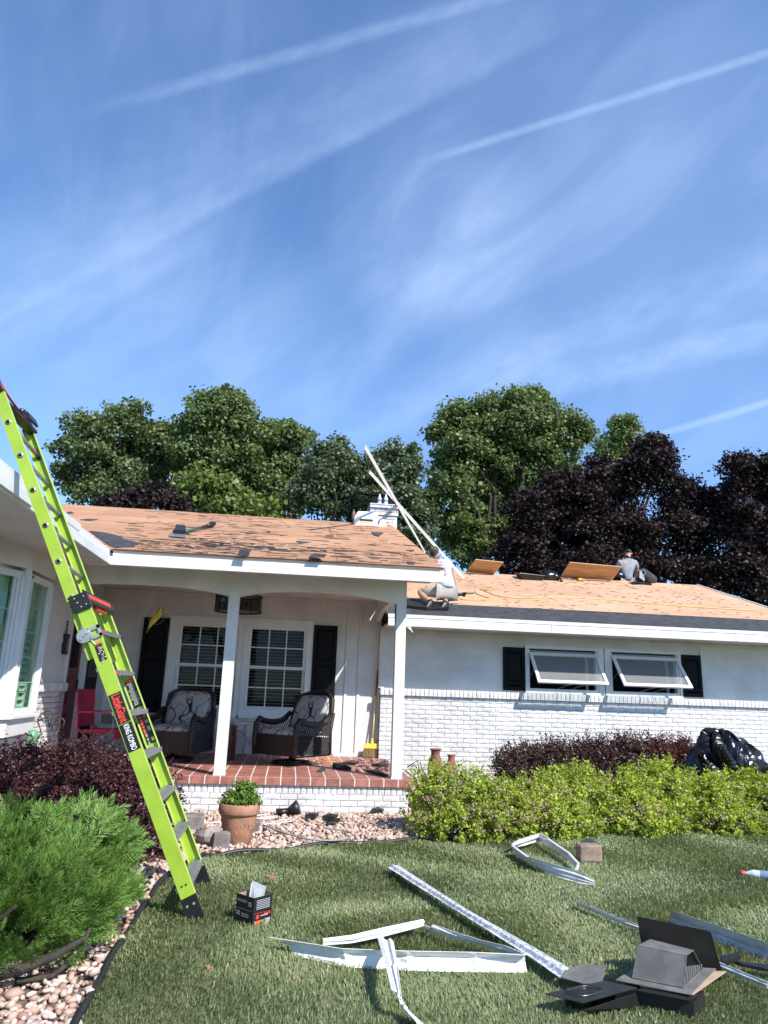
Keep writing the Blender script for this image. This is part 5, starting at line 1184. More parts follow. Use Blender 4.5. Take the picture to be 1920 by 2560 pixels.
# sheet metal lengths: an L profile swept along a path on the grass
def Lpiece(name, label, cat, top, bot, m, mback, rise=.0, lip=.018, th=.0016, seed=0, zt=.11, zb=.02, group=None, dents=(), prof=(0, .0, .010, .010, -.004, -.004, .006)):
    """top, bot: matching photo points of the two long edges; zt/zb their heights (number or list)"""
    rr = random.Random(seed); n = len(top); zt = zt if isinstance(zt, (list, tuple)) else [zt]*n; zb = zb if isinstance(zb, (list, tuple)) else [zb]*n
    T_ = [onZ(x, y, z) for (x, y), z in zip(top, zt)]; B_ = [onZ(x, y, z) for (x, y), z in zip(bot, zb)]
    T2, B2 = [], []
    for i in range(n-1):
        for k in range(8):
            t_ = k/8; T2.append(T_[i]*(1-t_)+T_[i+1]*t_); B2.append(B_[i]*(1-t_)+B_[i+1]*t_)
    T2.append(T_[-1]); B2.append(B_[-1]); N = len(T2); V = []; W = 7
    for i in range(N):
        d = B2[i]-T2[i]; ax = T2[min(i+1, N-1)]-T2[max(i-1, 0)]; ax /= np.linalg.norm(ax)+1e-9; nn = np.cross(ax, d); nn = nn/(np.linalg.norm(nn)+1e-9)
        if nn[1] > 0: nn = -nn
        for j in range(W):
            s_ = j/(W-1); k = prof[j]
            V.append(T2[i]+d*s_+nn*(k*1.0+rr.uniform(-.0012, .0012)+sum(.018*math.exp(-((i/(N-1)-q)/.02)**2) for q in dents)*math.sin(math.pi*s_)))
    F = [(i*W+j, i*W+j+1, (i+1)*W+j+1, (i+1)*W+j) for i in range(N-1) for j in range(W-1)]
    # upper lip folded back
    b = MB(); b.add(V, F); k0 = len(V)
    lipV = []
    for i in range(N):
        ax = T2[min(i+1, N-1)]-T2[max(i-1, 0)]; ax /= np.linalg.norm(ax)+1e-9; back = np.cross([0, 0, 1.], ax); back = back/(np.linalg.norm(back)+1e-9)
        if back[1] < 0: back = -back
        lipV.append(T2[i]); lipV.append(T2[i]+back*lip+[0, 0, -.006])
    b.add(lipV, [(2*i, 2*i+1, 2*i+3, 2*i+2) for i in range(N-1)])
    o = b.build(name, m, base=tuple(B_[n//2]), solid=th); return tag(o, label, cat, group)
Z56 = lambda x, y: (560+x/2.183, 2100+y/2.183); V2 = lambda x, y: (1220+x/2.37, 2040+y/2.37)
MG = 'bent metal flashing left on the lawn'
# long flange with its two bent arms is one length of metal
tri = Lpiece('bent_flashing', 'white flashing bent into a long triangle in the middle of the lawn', 'flashing', [Z56(250, 530), Z56(650, 592), Z56(1000, 605), Z56(1370, 612), Z56(1645, 625)], [Z56(390, 628), Z56(660, 690), Z56(1000, 712), Z56(1380, 720), Z56(1652, 718)], MT['flash'], None, zt=[.09, .105, .11, .11, .11], zb=[.02]*5, seed=1, dents=(.25, .5, .76), group=MG, prof=(.004, -.014, -.034, -.030, -.030, -.012, .010))
def addarm(top, bot, zt, zb, seed):
    o = Lpiece('arm', 'x', 'x', top, bot, MT['flash'], None, zt=zt, zb=zb, seed=seed); 
    for k in ('label', 'category'): del o[k]
    w_ = np.array(o.location); o.parent = tri; o.location = tuple(w_-np.array(tri.location)); return o
addarm([Z56(540, 538), Z56(700, 518), Z56(870, 478), Z56(1088, 432)], [Z56(540, 576), Z56(700, 560), Z56(870, 528), Z56(1095, 470)], [.09, .10, .10, .10], [.06, .06, .06, .07], 2)
addarm([Z56(1090, 462), Z56(1125, 478), Z56(1140, 460), Z56(1270, 505), Z56(1400, 545), Z56(1530, 575), Z56(1640, 622)], [Z56(1092, 476), Z56(1122, 492), Z56(1135, 492), Z56(1265, 535), Z56(1400, 566), Z56(1500, 610), Z56(1640, 640)], [.08, .08, .10, .10, .10, .10, .10], [.06, .05, .07, .06, .06, .05, .06], 3)
Lpiece('bent_flashing', 'white folded flashing strip crossing over the long triangle towards the camera', 'flashing', [Z56(855, 525), Z56(905, 690), Z56(940, 830), Z56(1000, 930), Z56(1080, 1003), Z56(1150, 1060)], [Z56(925, 550), Z56(950, 700), Z56(965, 850), Z56(975, 900), Z56(1050, 985), Z56(1110, 1060)], MT['flash'], None, zt=[.15, .155, .13, .06, .02, .02], zb=[.15, .155, .12, .08, .09, .08], seed=4, group=MG)
N1 = lambda x, y: (960+x/1.983, 2140+y/1.983)
b_ = Lpiece('long_flashing', 'long straight flashing with mottled grey coating lying across the lawn', 'flashing', [N1(65, 45), N1(230, 153), N1(400, 262), N1(620, 385), N1(780, 478), N1(915, 558)], [N1(10, 55), N1(195, 172), N1(380, 288), N1(600, 428), N1(745, 520), N1(865, 606)], MT['galv'], None, zt=[.075]*6, zb=[.065]*6, seed=5, group=MG)
b = MB(); q = [onZ(*V2(478, 908), .078), onZ(*V2(590, 882), .085), onZ(*V2(698, 895), .10), onZ(*V2(690, 940), .09), onZ(*V2(672, 1000), .075), onZ(*V2(560, 995), .07), onZ(*V2(436, 962), .068)]; b.slab(q, (0, 0, .004)); ww = b.build('torn_end', MT['ventgrey'], b_); 
N3 = lambda x, y: (1260+x/3.66, 2060+y/3.66)
RIB = (0, -.006, .006, -.008, .006, -.006, .010)
loop = Lpiece('bent_flashing', 'white ribbed flashing folded into a pointed loop near the shrubs', 'flashing', [N3(80, 190), N3(150, 240), N3(235, 302), N3(400, 350), N3(665, 428), N3(745, 460), N3(832, 520)], [N3(85, 278), N3(170, 332), N3(292, 405), N3(400, 452), N3(560, 508), N3(680, 535), N3(832, 564)], MT['flash'], None, zt=[.12, .12, .12, .11, .10, .09, .05], zb=[.02]*7, seed=6, group=MG, prof=RIB)
la = addarm([N3(75, 180), N3(150, 140), N3(330, 82), N3(410, 130), N3(490, 185), N3(600, 258), N3(690, 355), N3(668, 418)], [N3(95, 214), N3(180, 196), N3(312, 152), N3(400, 207), N3(480, 252), N3(590, 337), N3(655, 405), N3(655, 428)], [.12, .12, .13, .12, .12, .12, .11, .10], [.05, .05, .05, .05, .05, .05, .05, .05], 61)
w_ = np.array(tri.location)+np.array(la.location); la.parent = loop; la.location = tuple(w_-np.array(loop.location))
Lpiece('bent_flashing', 'narrow white flashing strip running under the roof vents', 'flashing', [V2(520, 505), V2(640, 548), V2(780, 605), V2(905, 650), V2(1150, 760), V2(1395, 878), V2(1659, 985)], [V2(535, 520), V2(640, 568), V2(780, 628), V2(905, 680), V2(1150, 790), V2(1395, 910), V2(1659, 1018)], MT['flash'], None, zt=.07, zb=.04, seed=7, group=MG)
Lpiece('bent_flashing', 'long grey flashing with upright face at the right edge behind the vents', 'flashing', [V2(1082, 558), V2(1250, 612), V2(1450, 680), V2(1659, 755), V2(1760, 790)], [V2(1085, 622), V2(1250, 690), V2(1450, 765), V2(1659, 845), V2(1760, 880)], MT['flashg'], None, zt=[.105]*5, zb=[.02]*5, seed=8, group=MG, prof=(.0, .0, .001, .0, -.003, .006, .03))
b = MB(); b.slab([onZ(*V2(x, y), .05) for x, y in ((1375, 852), (1485, 828), (1500, 850), (1390, 885))], (0, 0, .02)); o = b.build('shingle_strip', MT['feltloose'], base=onZ(*V2(1430, 855), .05)); tag(o, 'short black shingle strip sticking out right of the vents', 'shingle strip')
b = MB(); b.slab([onZ(*V2(x, y), .06) for x, y in ((1460, 875), (1659, 898), (1760, 915), (1659, 925), (1500, 892))], (0, 0, .015)); o = b.build('shingle_strip', MT['feltloose'], base=onZ(*V2(1560, 890), .06)); tag(o, 'long thin black shingle strip at the right edge of the lawn', 'shingle strip')
# roof vents
def vpt(x, y, z): return onZ(*V2(x, y), z)
t = thing('roof_vent', 'dusty dark metal box vent with louvred side on a wide base plate', 'roof vent', vpt(1050, 1010, 0))
A_, B_, C_, D_ = vpt(757, 975, .10), vpt(1200, 1062, .10), vpt(1352, 908, .10), vpt(905, 880, .10)
nrm = np.cross(B_-A_, D_-A_); nrm /= np.linalg.norm(nrm); 
if nrm[2] < 0: nrm = -nrm
b = MB(); b.slab([A_, B_, C_, D_], nrm*.004); b.build('base_plate', MT['ventgrey'], t)
h1, h2 = vpt(855, 960, .106), vpt(1158, 1020, .106); rgt = (h2-h1)/np.linalg.norm(h2-h1); dep = vpt(1275, 910, .106)-h2; dep[2] = 0; hdm = np.linalg.norm(dep); dep /= hdm
hw = np.linalg.norm(h2-h1); hd, hh = hdm, .138; up = np.array([0, 0, 1.])
lo = [h1, h2, h2+dep*hd, h1+dep*hd]; hi = [vpt(890, 766, .106+hh), vpt(1175, 826, .106+hh), vpt(1216, 796, .106+hh), vpt(962, 731, .106+hh)]
b = MB(); b.add(lo+hi, [(0, 1, 5, 4), (4, 5, 6, 7), (3, 0, 4, 7), (2, 3, 7, 6)]); b.build('hood', MT['ventgrey'], t, solid=.003)
b = MB(); b.tube([lo[1], hi[1]], .0028, 5).tube([lo[0], hi[0]], .0022, 5).tube([hi[0], hi[1]], .0022, 5).tube([hi[1], hi[2]], .0025, 5).tube([hi[2], lo[2]], .0025, 5).tube([lo[0]+up*.003, lo[1]+up*.003, lo[2]+up*.003], .003, 5); b.build('folded_edges', MT['ventedge'], t, kind='stuff')
MB().slab([lo[1]-rgt*.012, lo[2]-rgt*.012, hi[2]-rgt*.012, hi[1]-rgt*.012], rgt*.001).build('side_opening', MT['black'], t)
for k in range(9):
    f = (k+.7)/9.6; p0 = lo[1]*(1-f)+lo[2]*f+up*.012; p1 = p0+up*hh*(.56-.48*f)+dep*.003
    MB().obox((p0+p1)/2, (p1-p0)/2, dep*.007, rgt*.0025).build('louvre', MT['ventgrey'], t)
t = thing('roof_vent', 'dark brown vent plate standing upright behind the box vent', 'roof vent', vpt(1150, 900, 0))
q = [vpt(940, 850, .06), vpt(1385, 1005, .06)]; rg = (q[1]-q[0])/np.linalg.norm(q[1]-q[0]); 
Yp = onZ(*V2(1150, 905), .10)[1]-.03
pl_ = [onY(*V2(x, y), yy) for (x, y), yy in (((930, 900), Yp+.12), ((885, 596), Yp+.02), ((1300, 680), Yp+.0), ((1322, 692), Yp+.0), ((1385, 915), Yp+.07), ((1380, 990), Yp+.10))]
b = MB(); c_ = sum(pl_)/6; b.slab(pl_, (0, .004, .001)); b.build('base_plate', MT['ventdark'], t)
b = MB(); m0 = (pl_[1]+pl_[4])/2; b.obox(m0+np.array([0, .13, -.07]), np.array([.12, 0, 0]), np.array([0, .06, .02]), np.array([0, -.01, .07])); b.build('hood', MT['ventdark'], t)
t = thing('roof_vent', 'flat black vent lying face down with a recessed throat, left of the box vent', 'roof vent', vpt(600, 1060, 0))
q = [vpt(340, 1058, .09), vpt(560, 1112, .085), vpt(885, 1022, .10), vpt(690, 980, .10)]
b = MB(); b.slab(q, (0, 0, .004)); b.build('base_plate', MT['ventshine'], t)
b = MB(); cq = vpt(572, 1040, .096); e1_, e2_ = (q[1]-q[0])*.28, (q[3]-q[0])*.20
ring = lambda k, z: [cq+e1_*k*math.copysign(abs(math.cos(a))**.5, math.cos(a))+e2_*k*math.copysign(abs(math.sin(a))**.5, math.sin(a))+[0, 0, z] for a in np.linspace(0, 2*math.pi, 25)[:-1]]
V_ = ring(1.12, .0)+ring(1.0, .012)+ring(.93, .006)+ring(.78, -.05)+ring(.0, -.05)
b.add(V_, [(k*24+i, k*24+(i+1) % 24, (k+1)*24+(i+1) % 24, (k+1)*24+i) for k in range(4) for i in range(24)]); b.build('throat', MT['ventshine'], t, smooth=True)
b = MB(); b.slab([q[1]+np.array([0, 0, -.03]), q[1]+(q[2]-q[1])*.97+[0, 0, -.02], q[2]+[.02, .02, -.09], q[1]+[.1, .1, -.09]], (0, 0, .004)); b.obox(cq+[.05, .05, -.06], e1_*1.2, e2_*1.1, (0, 0, .03)); b.build('hood', MT['ventdark'], t)
b = MB(); u1 = [vpt(1215, 1062, .094), vpt(1412, 925, .094), vpt(1340, 922, .092), vpt(1000, 960, .09), vpt(900, 1010, .09)]; b.slab(u1, (0, 0, .004)); o = b.build('cardboard_sheet', MT['card'], base=u1[0]); tag(o, 'raw brown cardboard sheet showing under the box vent base', 'cardboard')
b = MB(); lw_ = [vpt(880, 1035, .088), vpt(1195, 1098, .085), vpt(1250, 1062, .088), vpt(1000, 990, .088)]; b.slab(lw_, (0, 0, .003)); b.obox(vpt(1030, 1075, .04), rgt*.17, dep*.09, (0, 0, .036)); o = b.build('roof_vent', MT['ventdark'], base=vpt(1030, 1050, 0)); tag(o, 'upside down dark vent lying beneath the box vent', 'roof vent')
# paver with a shingle scrap, bottle, dry leaves
pv = V2(598, 238); rock('paver', onZ(*V2(600, 262), 0.02), (.095, .075, .068), MT['paver'], 'rough brown concrete paver alone on the lawn', 'paver', seed=14, boxy=True, rotz=-.12)
ground_scrap([V2(550, 165), V2(570, 142), V2(610, 138), V2(655, 172), V2(640, 185), V2(580, 180)], .06, .03, MT['felt'], 'shingle_scrap', 'torn grey shingle scrap just behind the brown paver', 'shingle scrap', seed=31)
bo = onZ(*V2(1590, 352), .04); dv = onZ(*V2(1659, 360), .04)-bo; dv = dv/np.linalg.norm(dv); Mx = np.column_stack([np.cross([0, 0, 1.], dv), np.array([0, 0, 1.]), dv])
t = thing('drink_bottle', 'clear plastic drink bottle with red cap lying on the lawn at the right edge', 'bottle', bo)
b0 = onZ(*V2(1520, 340), .04)
b = MB(); b.lathe([(.016, .0), (.017, .02), (.034, .055), (.038, .075), (.036, .10), (.038, .115), (.038, .21), (.034, .225), (.012, .23)], b0, 18, M=Mx); b.build('body', MT['bottle'], t, smooth=True)
MB().lathe([(.0385, .118), (.0388, .12), (.0388, .185), (.0385, .187)], b0, 18, M=Mx, cap=False).build('label', MT['bottleblue'], t, smooth=True)
MB().lathe([(.020, -.028), (.021, -.025), (.021, .002), (.019, .003)], b0, 16, M=Mx).build('cap', MT['redprint'], t, smooth=True)
for i, (x, y) in enumerate(((675, 2192), (518, 2418))):
    p = onZ(x, y, .07); b = MB(); k = .055 if i == 0 else .02; n = 9; V = [p]; 
    for j in range(n*2): a = math.pi*j/n; r = k*(1 if j % 2 == 0 else .45); V.append(p+np.array([r*math.cos(a), r*math.sin(a), .012*math.sin(2*a)]))
    b.add(V, [(0, 1+j, 1+(j+1) % (2*n)) for j in range(2*n)]); o = b.build('dry_leaf', MT['leafbrown'], base=p, solid=.001); tag(o, ['curled brown maple leaf on the lawn above the carton', 'tiny reddish leaf on the lawn left of the carton'][i], 'leaf', 'dry leaves on the lawn')
# edging end pieces at the shrub line
for i, pts_ in enumerate(([(1422, 2072), (1450, 2070)], [(1475, 2073), (1500, 2069), (1541, 2066), (1590, 2069), (1635, 2078)])):
    cable(pts_, .045, .013, MT['cableg'], 'edging_pipe', ['short grey edging pipe end in front of the shrubs', 'long arched grey edging pipe in front of the shrubs'][i], 'edging pipe')

ground_scrap([(1058, 2098), (1075, 2088), (1095, 2090), (1088, 2101)], .02, .03, MT['felt'], 'felt_scrap', 'grey felt scrap on the bed edge left of the spirea corner', 'felt scrap', seed=41)
ground_scrap([(1115, 2100), (1130, 2092), (1158, 2093), (1150, 2103)], .02, .035, MT['feltloose'], 'felt_scrap', 'dark felt scrap on the lawn edge under the leftmost spirea', 'felt scrap', seed=42)
# ================================================================ gravel and grass
def ico():
    p = (1+5**.5)/2; V = np.array([(-1,p,0),(1,p,0),(-1,-p,0),(1,-p,0),(0,-1,p),(0,1,p),(0,-1,-p),(0,1,-p),(p,0,-1),(p,0,1),(-p,0,-1),(-p,0,1)], float); V /= np.linalg.norm(V[0])
    F = np.array([(0,11,5),(0,5,1),(0,1,7),(0,7,10),(0,10,11),(1,5,9),(5,11,4),(11,10,2),(10,7,6),(7,1,8),(3,9,4),(3,4,2),(3,2,6),(3,6,8),(3,8,9),(4,9,5),(2,4,11),(6,2,10),(8,6,7),(9,8,1)]); return V, F
IV, IF = ico()
def stones(P, size, rng):
    n = len(P); S = size[:, None]*rng.uniform(.55, 1.25, (n, 3)); S[:, 2] *= .72
    V = IV[None]*(1+rng.uniform(-.26, .26, (n, 12, 1)))*S[:, None]
    a = rng.uniform(0, 6.28, n); c, s = np.cos(a), np.sin(a); tl = rng.uniform(-.6, .6, n)
    x = V[..., 0]*c[:, None]-V[..., 1]*s[:, None]; y = V[..., 0]*s[:, None]+V[..., 1]*c[:, None]; z = V[..., 2]+x*np.sin(tl)[:, None]*.5
    V = np.stack([x, y, z], -1)+P[:, None]; F = (IF[None]+12*np.arange(n)[:, None, None]).reshape(-1, 3); return V.reshape(-1, 3), F
GM = bpy.data.materials.new('river_gravel'); GM.use_nodes = True; t_ = NT(GM.node_tree)
g_ = t_.n('ShaderNodeNewGeometry'); p_ = t_.n('ShaderNodeBsdfPrincipled'); o_ = t_.n('ShaderNodeOutputMaterial'); t_.l(p_.outputs[0], o_.inputs[0])
cr = t_.ramp(g_.outputs['Random Per Island'], [(0, (.30, .17, .13)), (.18, (.44, .29, .22)), (.36, (.55, .41, .32)), (.55, (.50, .33, .25)), (.72, (.60, .48, .40)), (.86, (.66, .58, .52)), (.95, (.36, .30, .27)), (1, (.74, .70, .66))])
nn_ = t_.n('ShaderNodeTexNoise'); nn_.inputs['Scale'].default_value = 45; nn_.inputs['Detail'].default_value = 4; t_.l(g_.outputs['Position'], nn_.inputs['Vector'])
t_.l(t_.mix(t_.math('MULTIPLY', t_.smooth(nn_.outputs['Fac'], .35, .7), .4), cr, (.33, .21, .16)), p_.inputs['Base Color']); p_.inputs['Roughness'].default_value = .75
def gravel(box, dens, smin, smax, base):
    x0, x1, y0, y1 = box; n = int((x1-x0)*(y1-y0)*dens); P = np.column_stack([RNG.uniform(x0, x1, n), RNG.uniform(y0, y1, n)])
    P = P[inpoly(P, bed_poly)]; P = P[~((P[:, 1] > 9.05) & (P[:, 0] > -3.1) & (P[:, 0] < 1.56))]; P = P[~(P[:, 1] > YB)]
    d = np.hypot(P[:, 0], P[:, 1]); sz = RNG.uniform(smin, smax, len(P))*np.where(RNG.random(len(P)) < .08, 1.5, 1)
    Z = np.abs(RNG.normal(0, .012, len(P)))+.012
    V, F = stones(np.column_stack([P, Z]), sz, RNG); o = npobj('gravel', V, F, GM, base=base, smooth=False); o['kind'] = 'stuff'; return o
gravel((-3.2, 2.4, 5.9, 9.06), 760, .013, .030, (0, 8, 0)); gravel((-3.0, 0, 2.2, 5.9), 820, .011, .030, (-1.3, 4.5, 0)); gravel((1.5, 9, 7.2, 11.7), 100, .015, .03, (5, 9, 0))
def grassmat():
    m = bpy.data.materials.new('grass'); m.use_nodes = True; t = NT(m.node_tree); g = t.n('ShaderNodeNewGeometry')
    def ns(sc, d): n = t.n('ShaderNodeTexNoise'); t.l(g.outputs['Position'], n.inputs['Vector']); n.inputs['Scale'].default_value = sc; n.inputs['Detail'].default_value = d; return n.outputs['Fac']
    f = t.math('ADD', t.math('MULTIPLY', g.outputs['Random Per Island'], .50), t.math('MULTIPLY', t.smooth(ns(1.1, 4), .30, .70), .50))
    c = t.ramp(f, [(0, (.135, .170, .075)), (.3, (.20, .245, .108)), (.6, (.275, .318, .155)), (.85, (.33, .36, .19)), (1, (.44, .43, .27))])
    dry = t.math('MULTIPLY', t.smooth(ns(1.9, 5), .60, .74), t.smooth(g.outputs['Random Per Island'], .25, .75)); c = t.mix(t.math('MULTIPLY', dry, .75), c, (.50, .42, .27))
    p = t.n('ShaderNodeBsdfPrincipled'); t.l(c, p.inputs['Base Color']); p.inputs['Roughness'].default_value = .42; p.inputs['Specular IOR Level'].default_value = .35
    tr = t.n('ShaderNodeBsdfTranslucent'); t.l(t.mix(1., c, (1.1, 1.15, .6), 'MULTIPLY'), tr.inputs[0]); mx = t.n('ShaderNodeMixShader'); mx.inputs[0].default_value = .32; t.l(p.outputs[0], mx.inputs[1]); t.l(tr.outputs[0], mx.inputs[2])
    o = t.n('ShaderNodeOutputMaterial'); t.l(mx.outputs[0], o.inputs[0]); return m
GR = grassmat()
def grass():
    # sample by distance so near ground is denser
    N = 660000; r = 2.6+(11.5-2.6)*RNG.random(N)**1.25; a = RNG.uniform(-.60, .92, N)+YAW; P = np.column_stack([r*np.sin(a), r*np.cos(a)])
    k = ~inpoly(P, bed_poly); P = P[k]
    # keep a little grass leaning over the edging, thin it where the lawn is bare
    f = (np.sin(P[:, 0]*2.1+1.3*np.sin(P[:, 1]*1.7))+np.sin(P[:, 1]*2.9+P[:, 0]*.7))/2
    bare = np.zeros(len(P))
    for (x, y, rr_, s_) in ((485, 2330, .16, .75), (1460, 2410, .22, .6), (835, 2500, .12, .6), (985, 2240, .25, .35), (430, 2330, .12, .5)):
        c = onZ(x, y, 0)[:2]; bare = np.maximum(bare, s_*np.exp(-((P-c)**2).sum(1)/rr_**2))
    keep = RNG.random(len(P)) > bare; P, f, bare = P[keep], f[keep], bare[keep]; n = len(P)
    d = np.hypot(P[:, 0], P[:, 1]); h = RNG.uniform(.023, .048, n)*(1+.25*f)*(1-.4*bare); wd = RNG.uniform(.0018, .0034, n)*np.clip(d/4.2, .85, 2.0)
    yaw = 3.2*np.sin(P[:, 0]*1.3+1.1*np.sin(P[:, 1]*1.9))+2.2*np.sin(P[:, 1]*2.3+P[:, 0]*1.1+2)+RNG.normal(0, .9, n); lean = np.abs(RNG.normal(.55, .30, n)); ca, sa = np.cos(yaw), np.sin(yaw)
    base = np.column_stack([P, np.full(n, -.004)]); side = np.column_stack([-sa, ca, np.zeros(n)])*wd[:, None]; fw_ = np.column_stack([ca, sa, np.zeros(n)])
    mid = base+np.column_stack([np.zeros(n), np.zeros(n), h*.6])+fw_*(h*.25*lean)[:, None]; tip = base+np.column_stack([np.zeros(n), np.zeros(n), h*np.clip(1.05-.35*lean, .45, 1)])+fw_*(h*.85*lean)[:, None]
    V = np.stack([base, mid-side, tip, mid+side], 1).reshape(-1, 3); F = (np.arange(n)*4)[:, None]+np.array([0, 1, 2, 3]); o = npobj('grass', V, F, GR, base=(1.5, 5, 0)); o['kind'] = 'stuff'
grass()

# ================================================================ plants
def leafquads(C, N, size, asp, rng, fold=.0):
    """rhombic leaves centred at C, facing N"""
    n = len(C); N = N/(np.linalg.norm(N, axis=1)[:, None]+1e-9); R = rng.normal(size=(n, 3)); T = np.cross(N, R); T /= np.linalg.norm(T, axis=1)[:, None]+1e-9; B = np.cross(N, T)
    L = size[:, None]; w_ = L*asp
    V = np.stack([C-T*L*.5, C+B*w_*.5+N*L*fold, C+T*L*.5, C-B*w_*.5+N*L*fold], 1); return V.reshape(-1, 3), (np.arange(n)*4)[:, None]+np.array([0, 1, 2, 3])
def crown_points(lobes, ncl, per, rcl, rng, shell=(.62, 1.02), zmin=None, updown=.25):
    """leaf centres gathered in clumps on and inside ellipsoid lobes"""
    vol = np.array([np.prod(l[1])**(2/3) for l in lobes]); k = rng.choice(len(lobes), ncl, p=vol/vol.sum()); C = np.array([l[0] for l in lobes])[k]; Rr = np.array([l[1] for l in lobes])[k]
    D = rng.normal(size=(ncl, 3)); D[:, 2] += updown; D /= np.linalg.norm(D, axis=1)[:, None]
    rr_ = rng.uniform(shell[0], shell[1], ncl); bump_ = 1+.10*np.sin(D[:, 0]*7+k)+.08*np.sin(D[:, 2]*9+D[:, 1]*5+2*k); Q_ = C+D*Rr*(rr_*bump_)[:, None]
    bd = rng.normal(size=(ncl*per, 3)); bd /= np.linalg.norm(bd, axis=1)[:, None]; P = np.repeat(Q_, per, 0)+bd*(rng.random(ncl*per)**.4*np.repeat(rcl*1.75*rng.uniform(.55, 1.25, ncl), per))[:, None]*np.array([1, 1, .66])
    Nn = np.repeat(D, per, 0)*.55+rng.normal(size=(ncl*per, 3))*.75; Nn[:, 2] += .55
    if zmin is not None: m = P[:, 2] > zmin; P, Nn = P[m], Nn[m]
    return P, Nn, Q_
G3 = [(0, (0.0597, 0.0842, 0.0346)), (0.45, (0.1158, 0.1588, 0.0648)), (0.85, (0.1843, 0.23, 0.108)), (1, (0.2808, 0.3078, 0.1944))]
LM = dict(
 green=leafmat('maple_leaves', G3, .45, .30, (1.2, 1.3, .5), .35),
 greenb=leafmat('bright_maple_leaves', [(0, (0.0667, 0.1004, 0.0346)), (0.45, (0.1369, 0.1864, 0.0691)), (0.85, (0.2194, 0.2722, 0.1123)), (1, (0.3159, 0.3402, 0.1944))], .45, .32, (1.2, 1.3, .5), .35),
 greyg=leafmat('grey_green_leaves', [(0, (0.0624, 0.0897, 0.0439)), (0.5, (0.1154, 0.1525, 0.0777)), (0.9, (0.1794, 0.2168, 0.1268)), (1, (0.2964, 0.314, 0.2366))], .42, .25, (1.1, 1.2, .6), .4),
 yell=leafmat('yellow_green_leaves', [(0, (0.0858, 0.1271, 0.0338)), (0.5, (0.156, 0.2168, 0.0608)), (1, (0.2574, 0.299, 0.1099))], .45, .35, (1.2, 1.25, .5), .3),
 purple=leafmat('purple_maple_leaves', [(0, (.013, .009, .010)), (.5, (.029, .0185, .019)), (.88, (.052, .034, .033)), (1, (.075, .053, .051))], .5, .15, (1.2, .75, .75), .22),
 plum=leafmat('barberry_leaves', [(0, (0.0276, 0.0101, 0.0127)), (0.45, (0.0635, 0.024, 0.0278)), (0.8, (0.1104, 0.043, 0.0455)), (0.95, (0.1724, 0.0696, 0.0658)), (1, (0.2622, 0.1392, 0.1139))], .42, .22, (1.4, .8, .8), .4),
 plumd=leafmat('dark_barberry_leaves', [(0, (0.0312, 0.0156, 0.0132)), (0.45, (0.066, 0.036, 0.03)), (0.8, (0.108, 0.0624, 0.048)), (1, (0.144, 0.09, 0.066))], .42, .22, (1.4, .9, .8), .4),
 plumr=leafmat('reddish_barberry_leaves', [(0, (.05, .016, .014)), (.5, (.10, .035, .030)), (1, (.17, .075, .055))], .42, .25, (1.4, .8, .8), .4),
 spirea=leafmat('spirea_leaves', [(0, (0.1624, 0.237, 0.0304)), (0.35, (0.2804, 0.3669, 0.0439)), (0.75, (0.4575, 0.5351, 0.071)), (1, (0.6493, 0.688, 0.1521))], .45, .35, (1.1, 1.1, .4), .35),
 bloom=leafmat('faded_pink_blooms', [(0, (.34, .19, .17)), (.5, (.46, .32, .25)), (.85, (.52, .40, .32)), (1, (.56, .25, .30))], .7, .2, (1, .9, .9), .2),
 thuja=leafmat('cedar_sprays', [(0, (0.0566, 0.1257, 0.0264)), (0.4, (0.1037, 0.2021, 0.0397)), (0.8, (0.1792, 0.2895, 0.0595)), (1, (0.264, 0.3605, 0.0991))], .5, .28, (1.05, 1.15, .5), .3),
 herb=leafmat('herb_leaves', [(0, (.075, .15, .022)), (.5, (.13, .23, .035)), (1, (.21, .31, .06))], .45, .35, (1.1, 1.15, .5), .35))
def stems(b, base, targets, r0, r1, n=5, sag=0., seed=0):
    rr = random.Random(seed)
    for q in targets:
        q = np.array(q, float); d = q-base; pts = [base+d*(i/5)+np.array([rr.uniform(-1, 1), rr.uniform(-1, 1), rr.uniform(-.5, .5)])*np.linalg.norm(d)*.035*math.sin(math.pi*i/5)+np.array([0, 0, math.sin(math.pi*i/5)*sag*np.linalg.norm(d)]) for i in range(6)]
        b.tube(pts, [r0+(r1-r0)*(i/5) for i in range(6)], n)
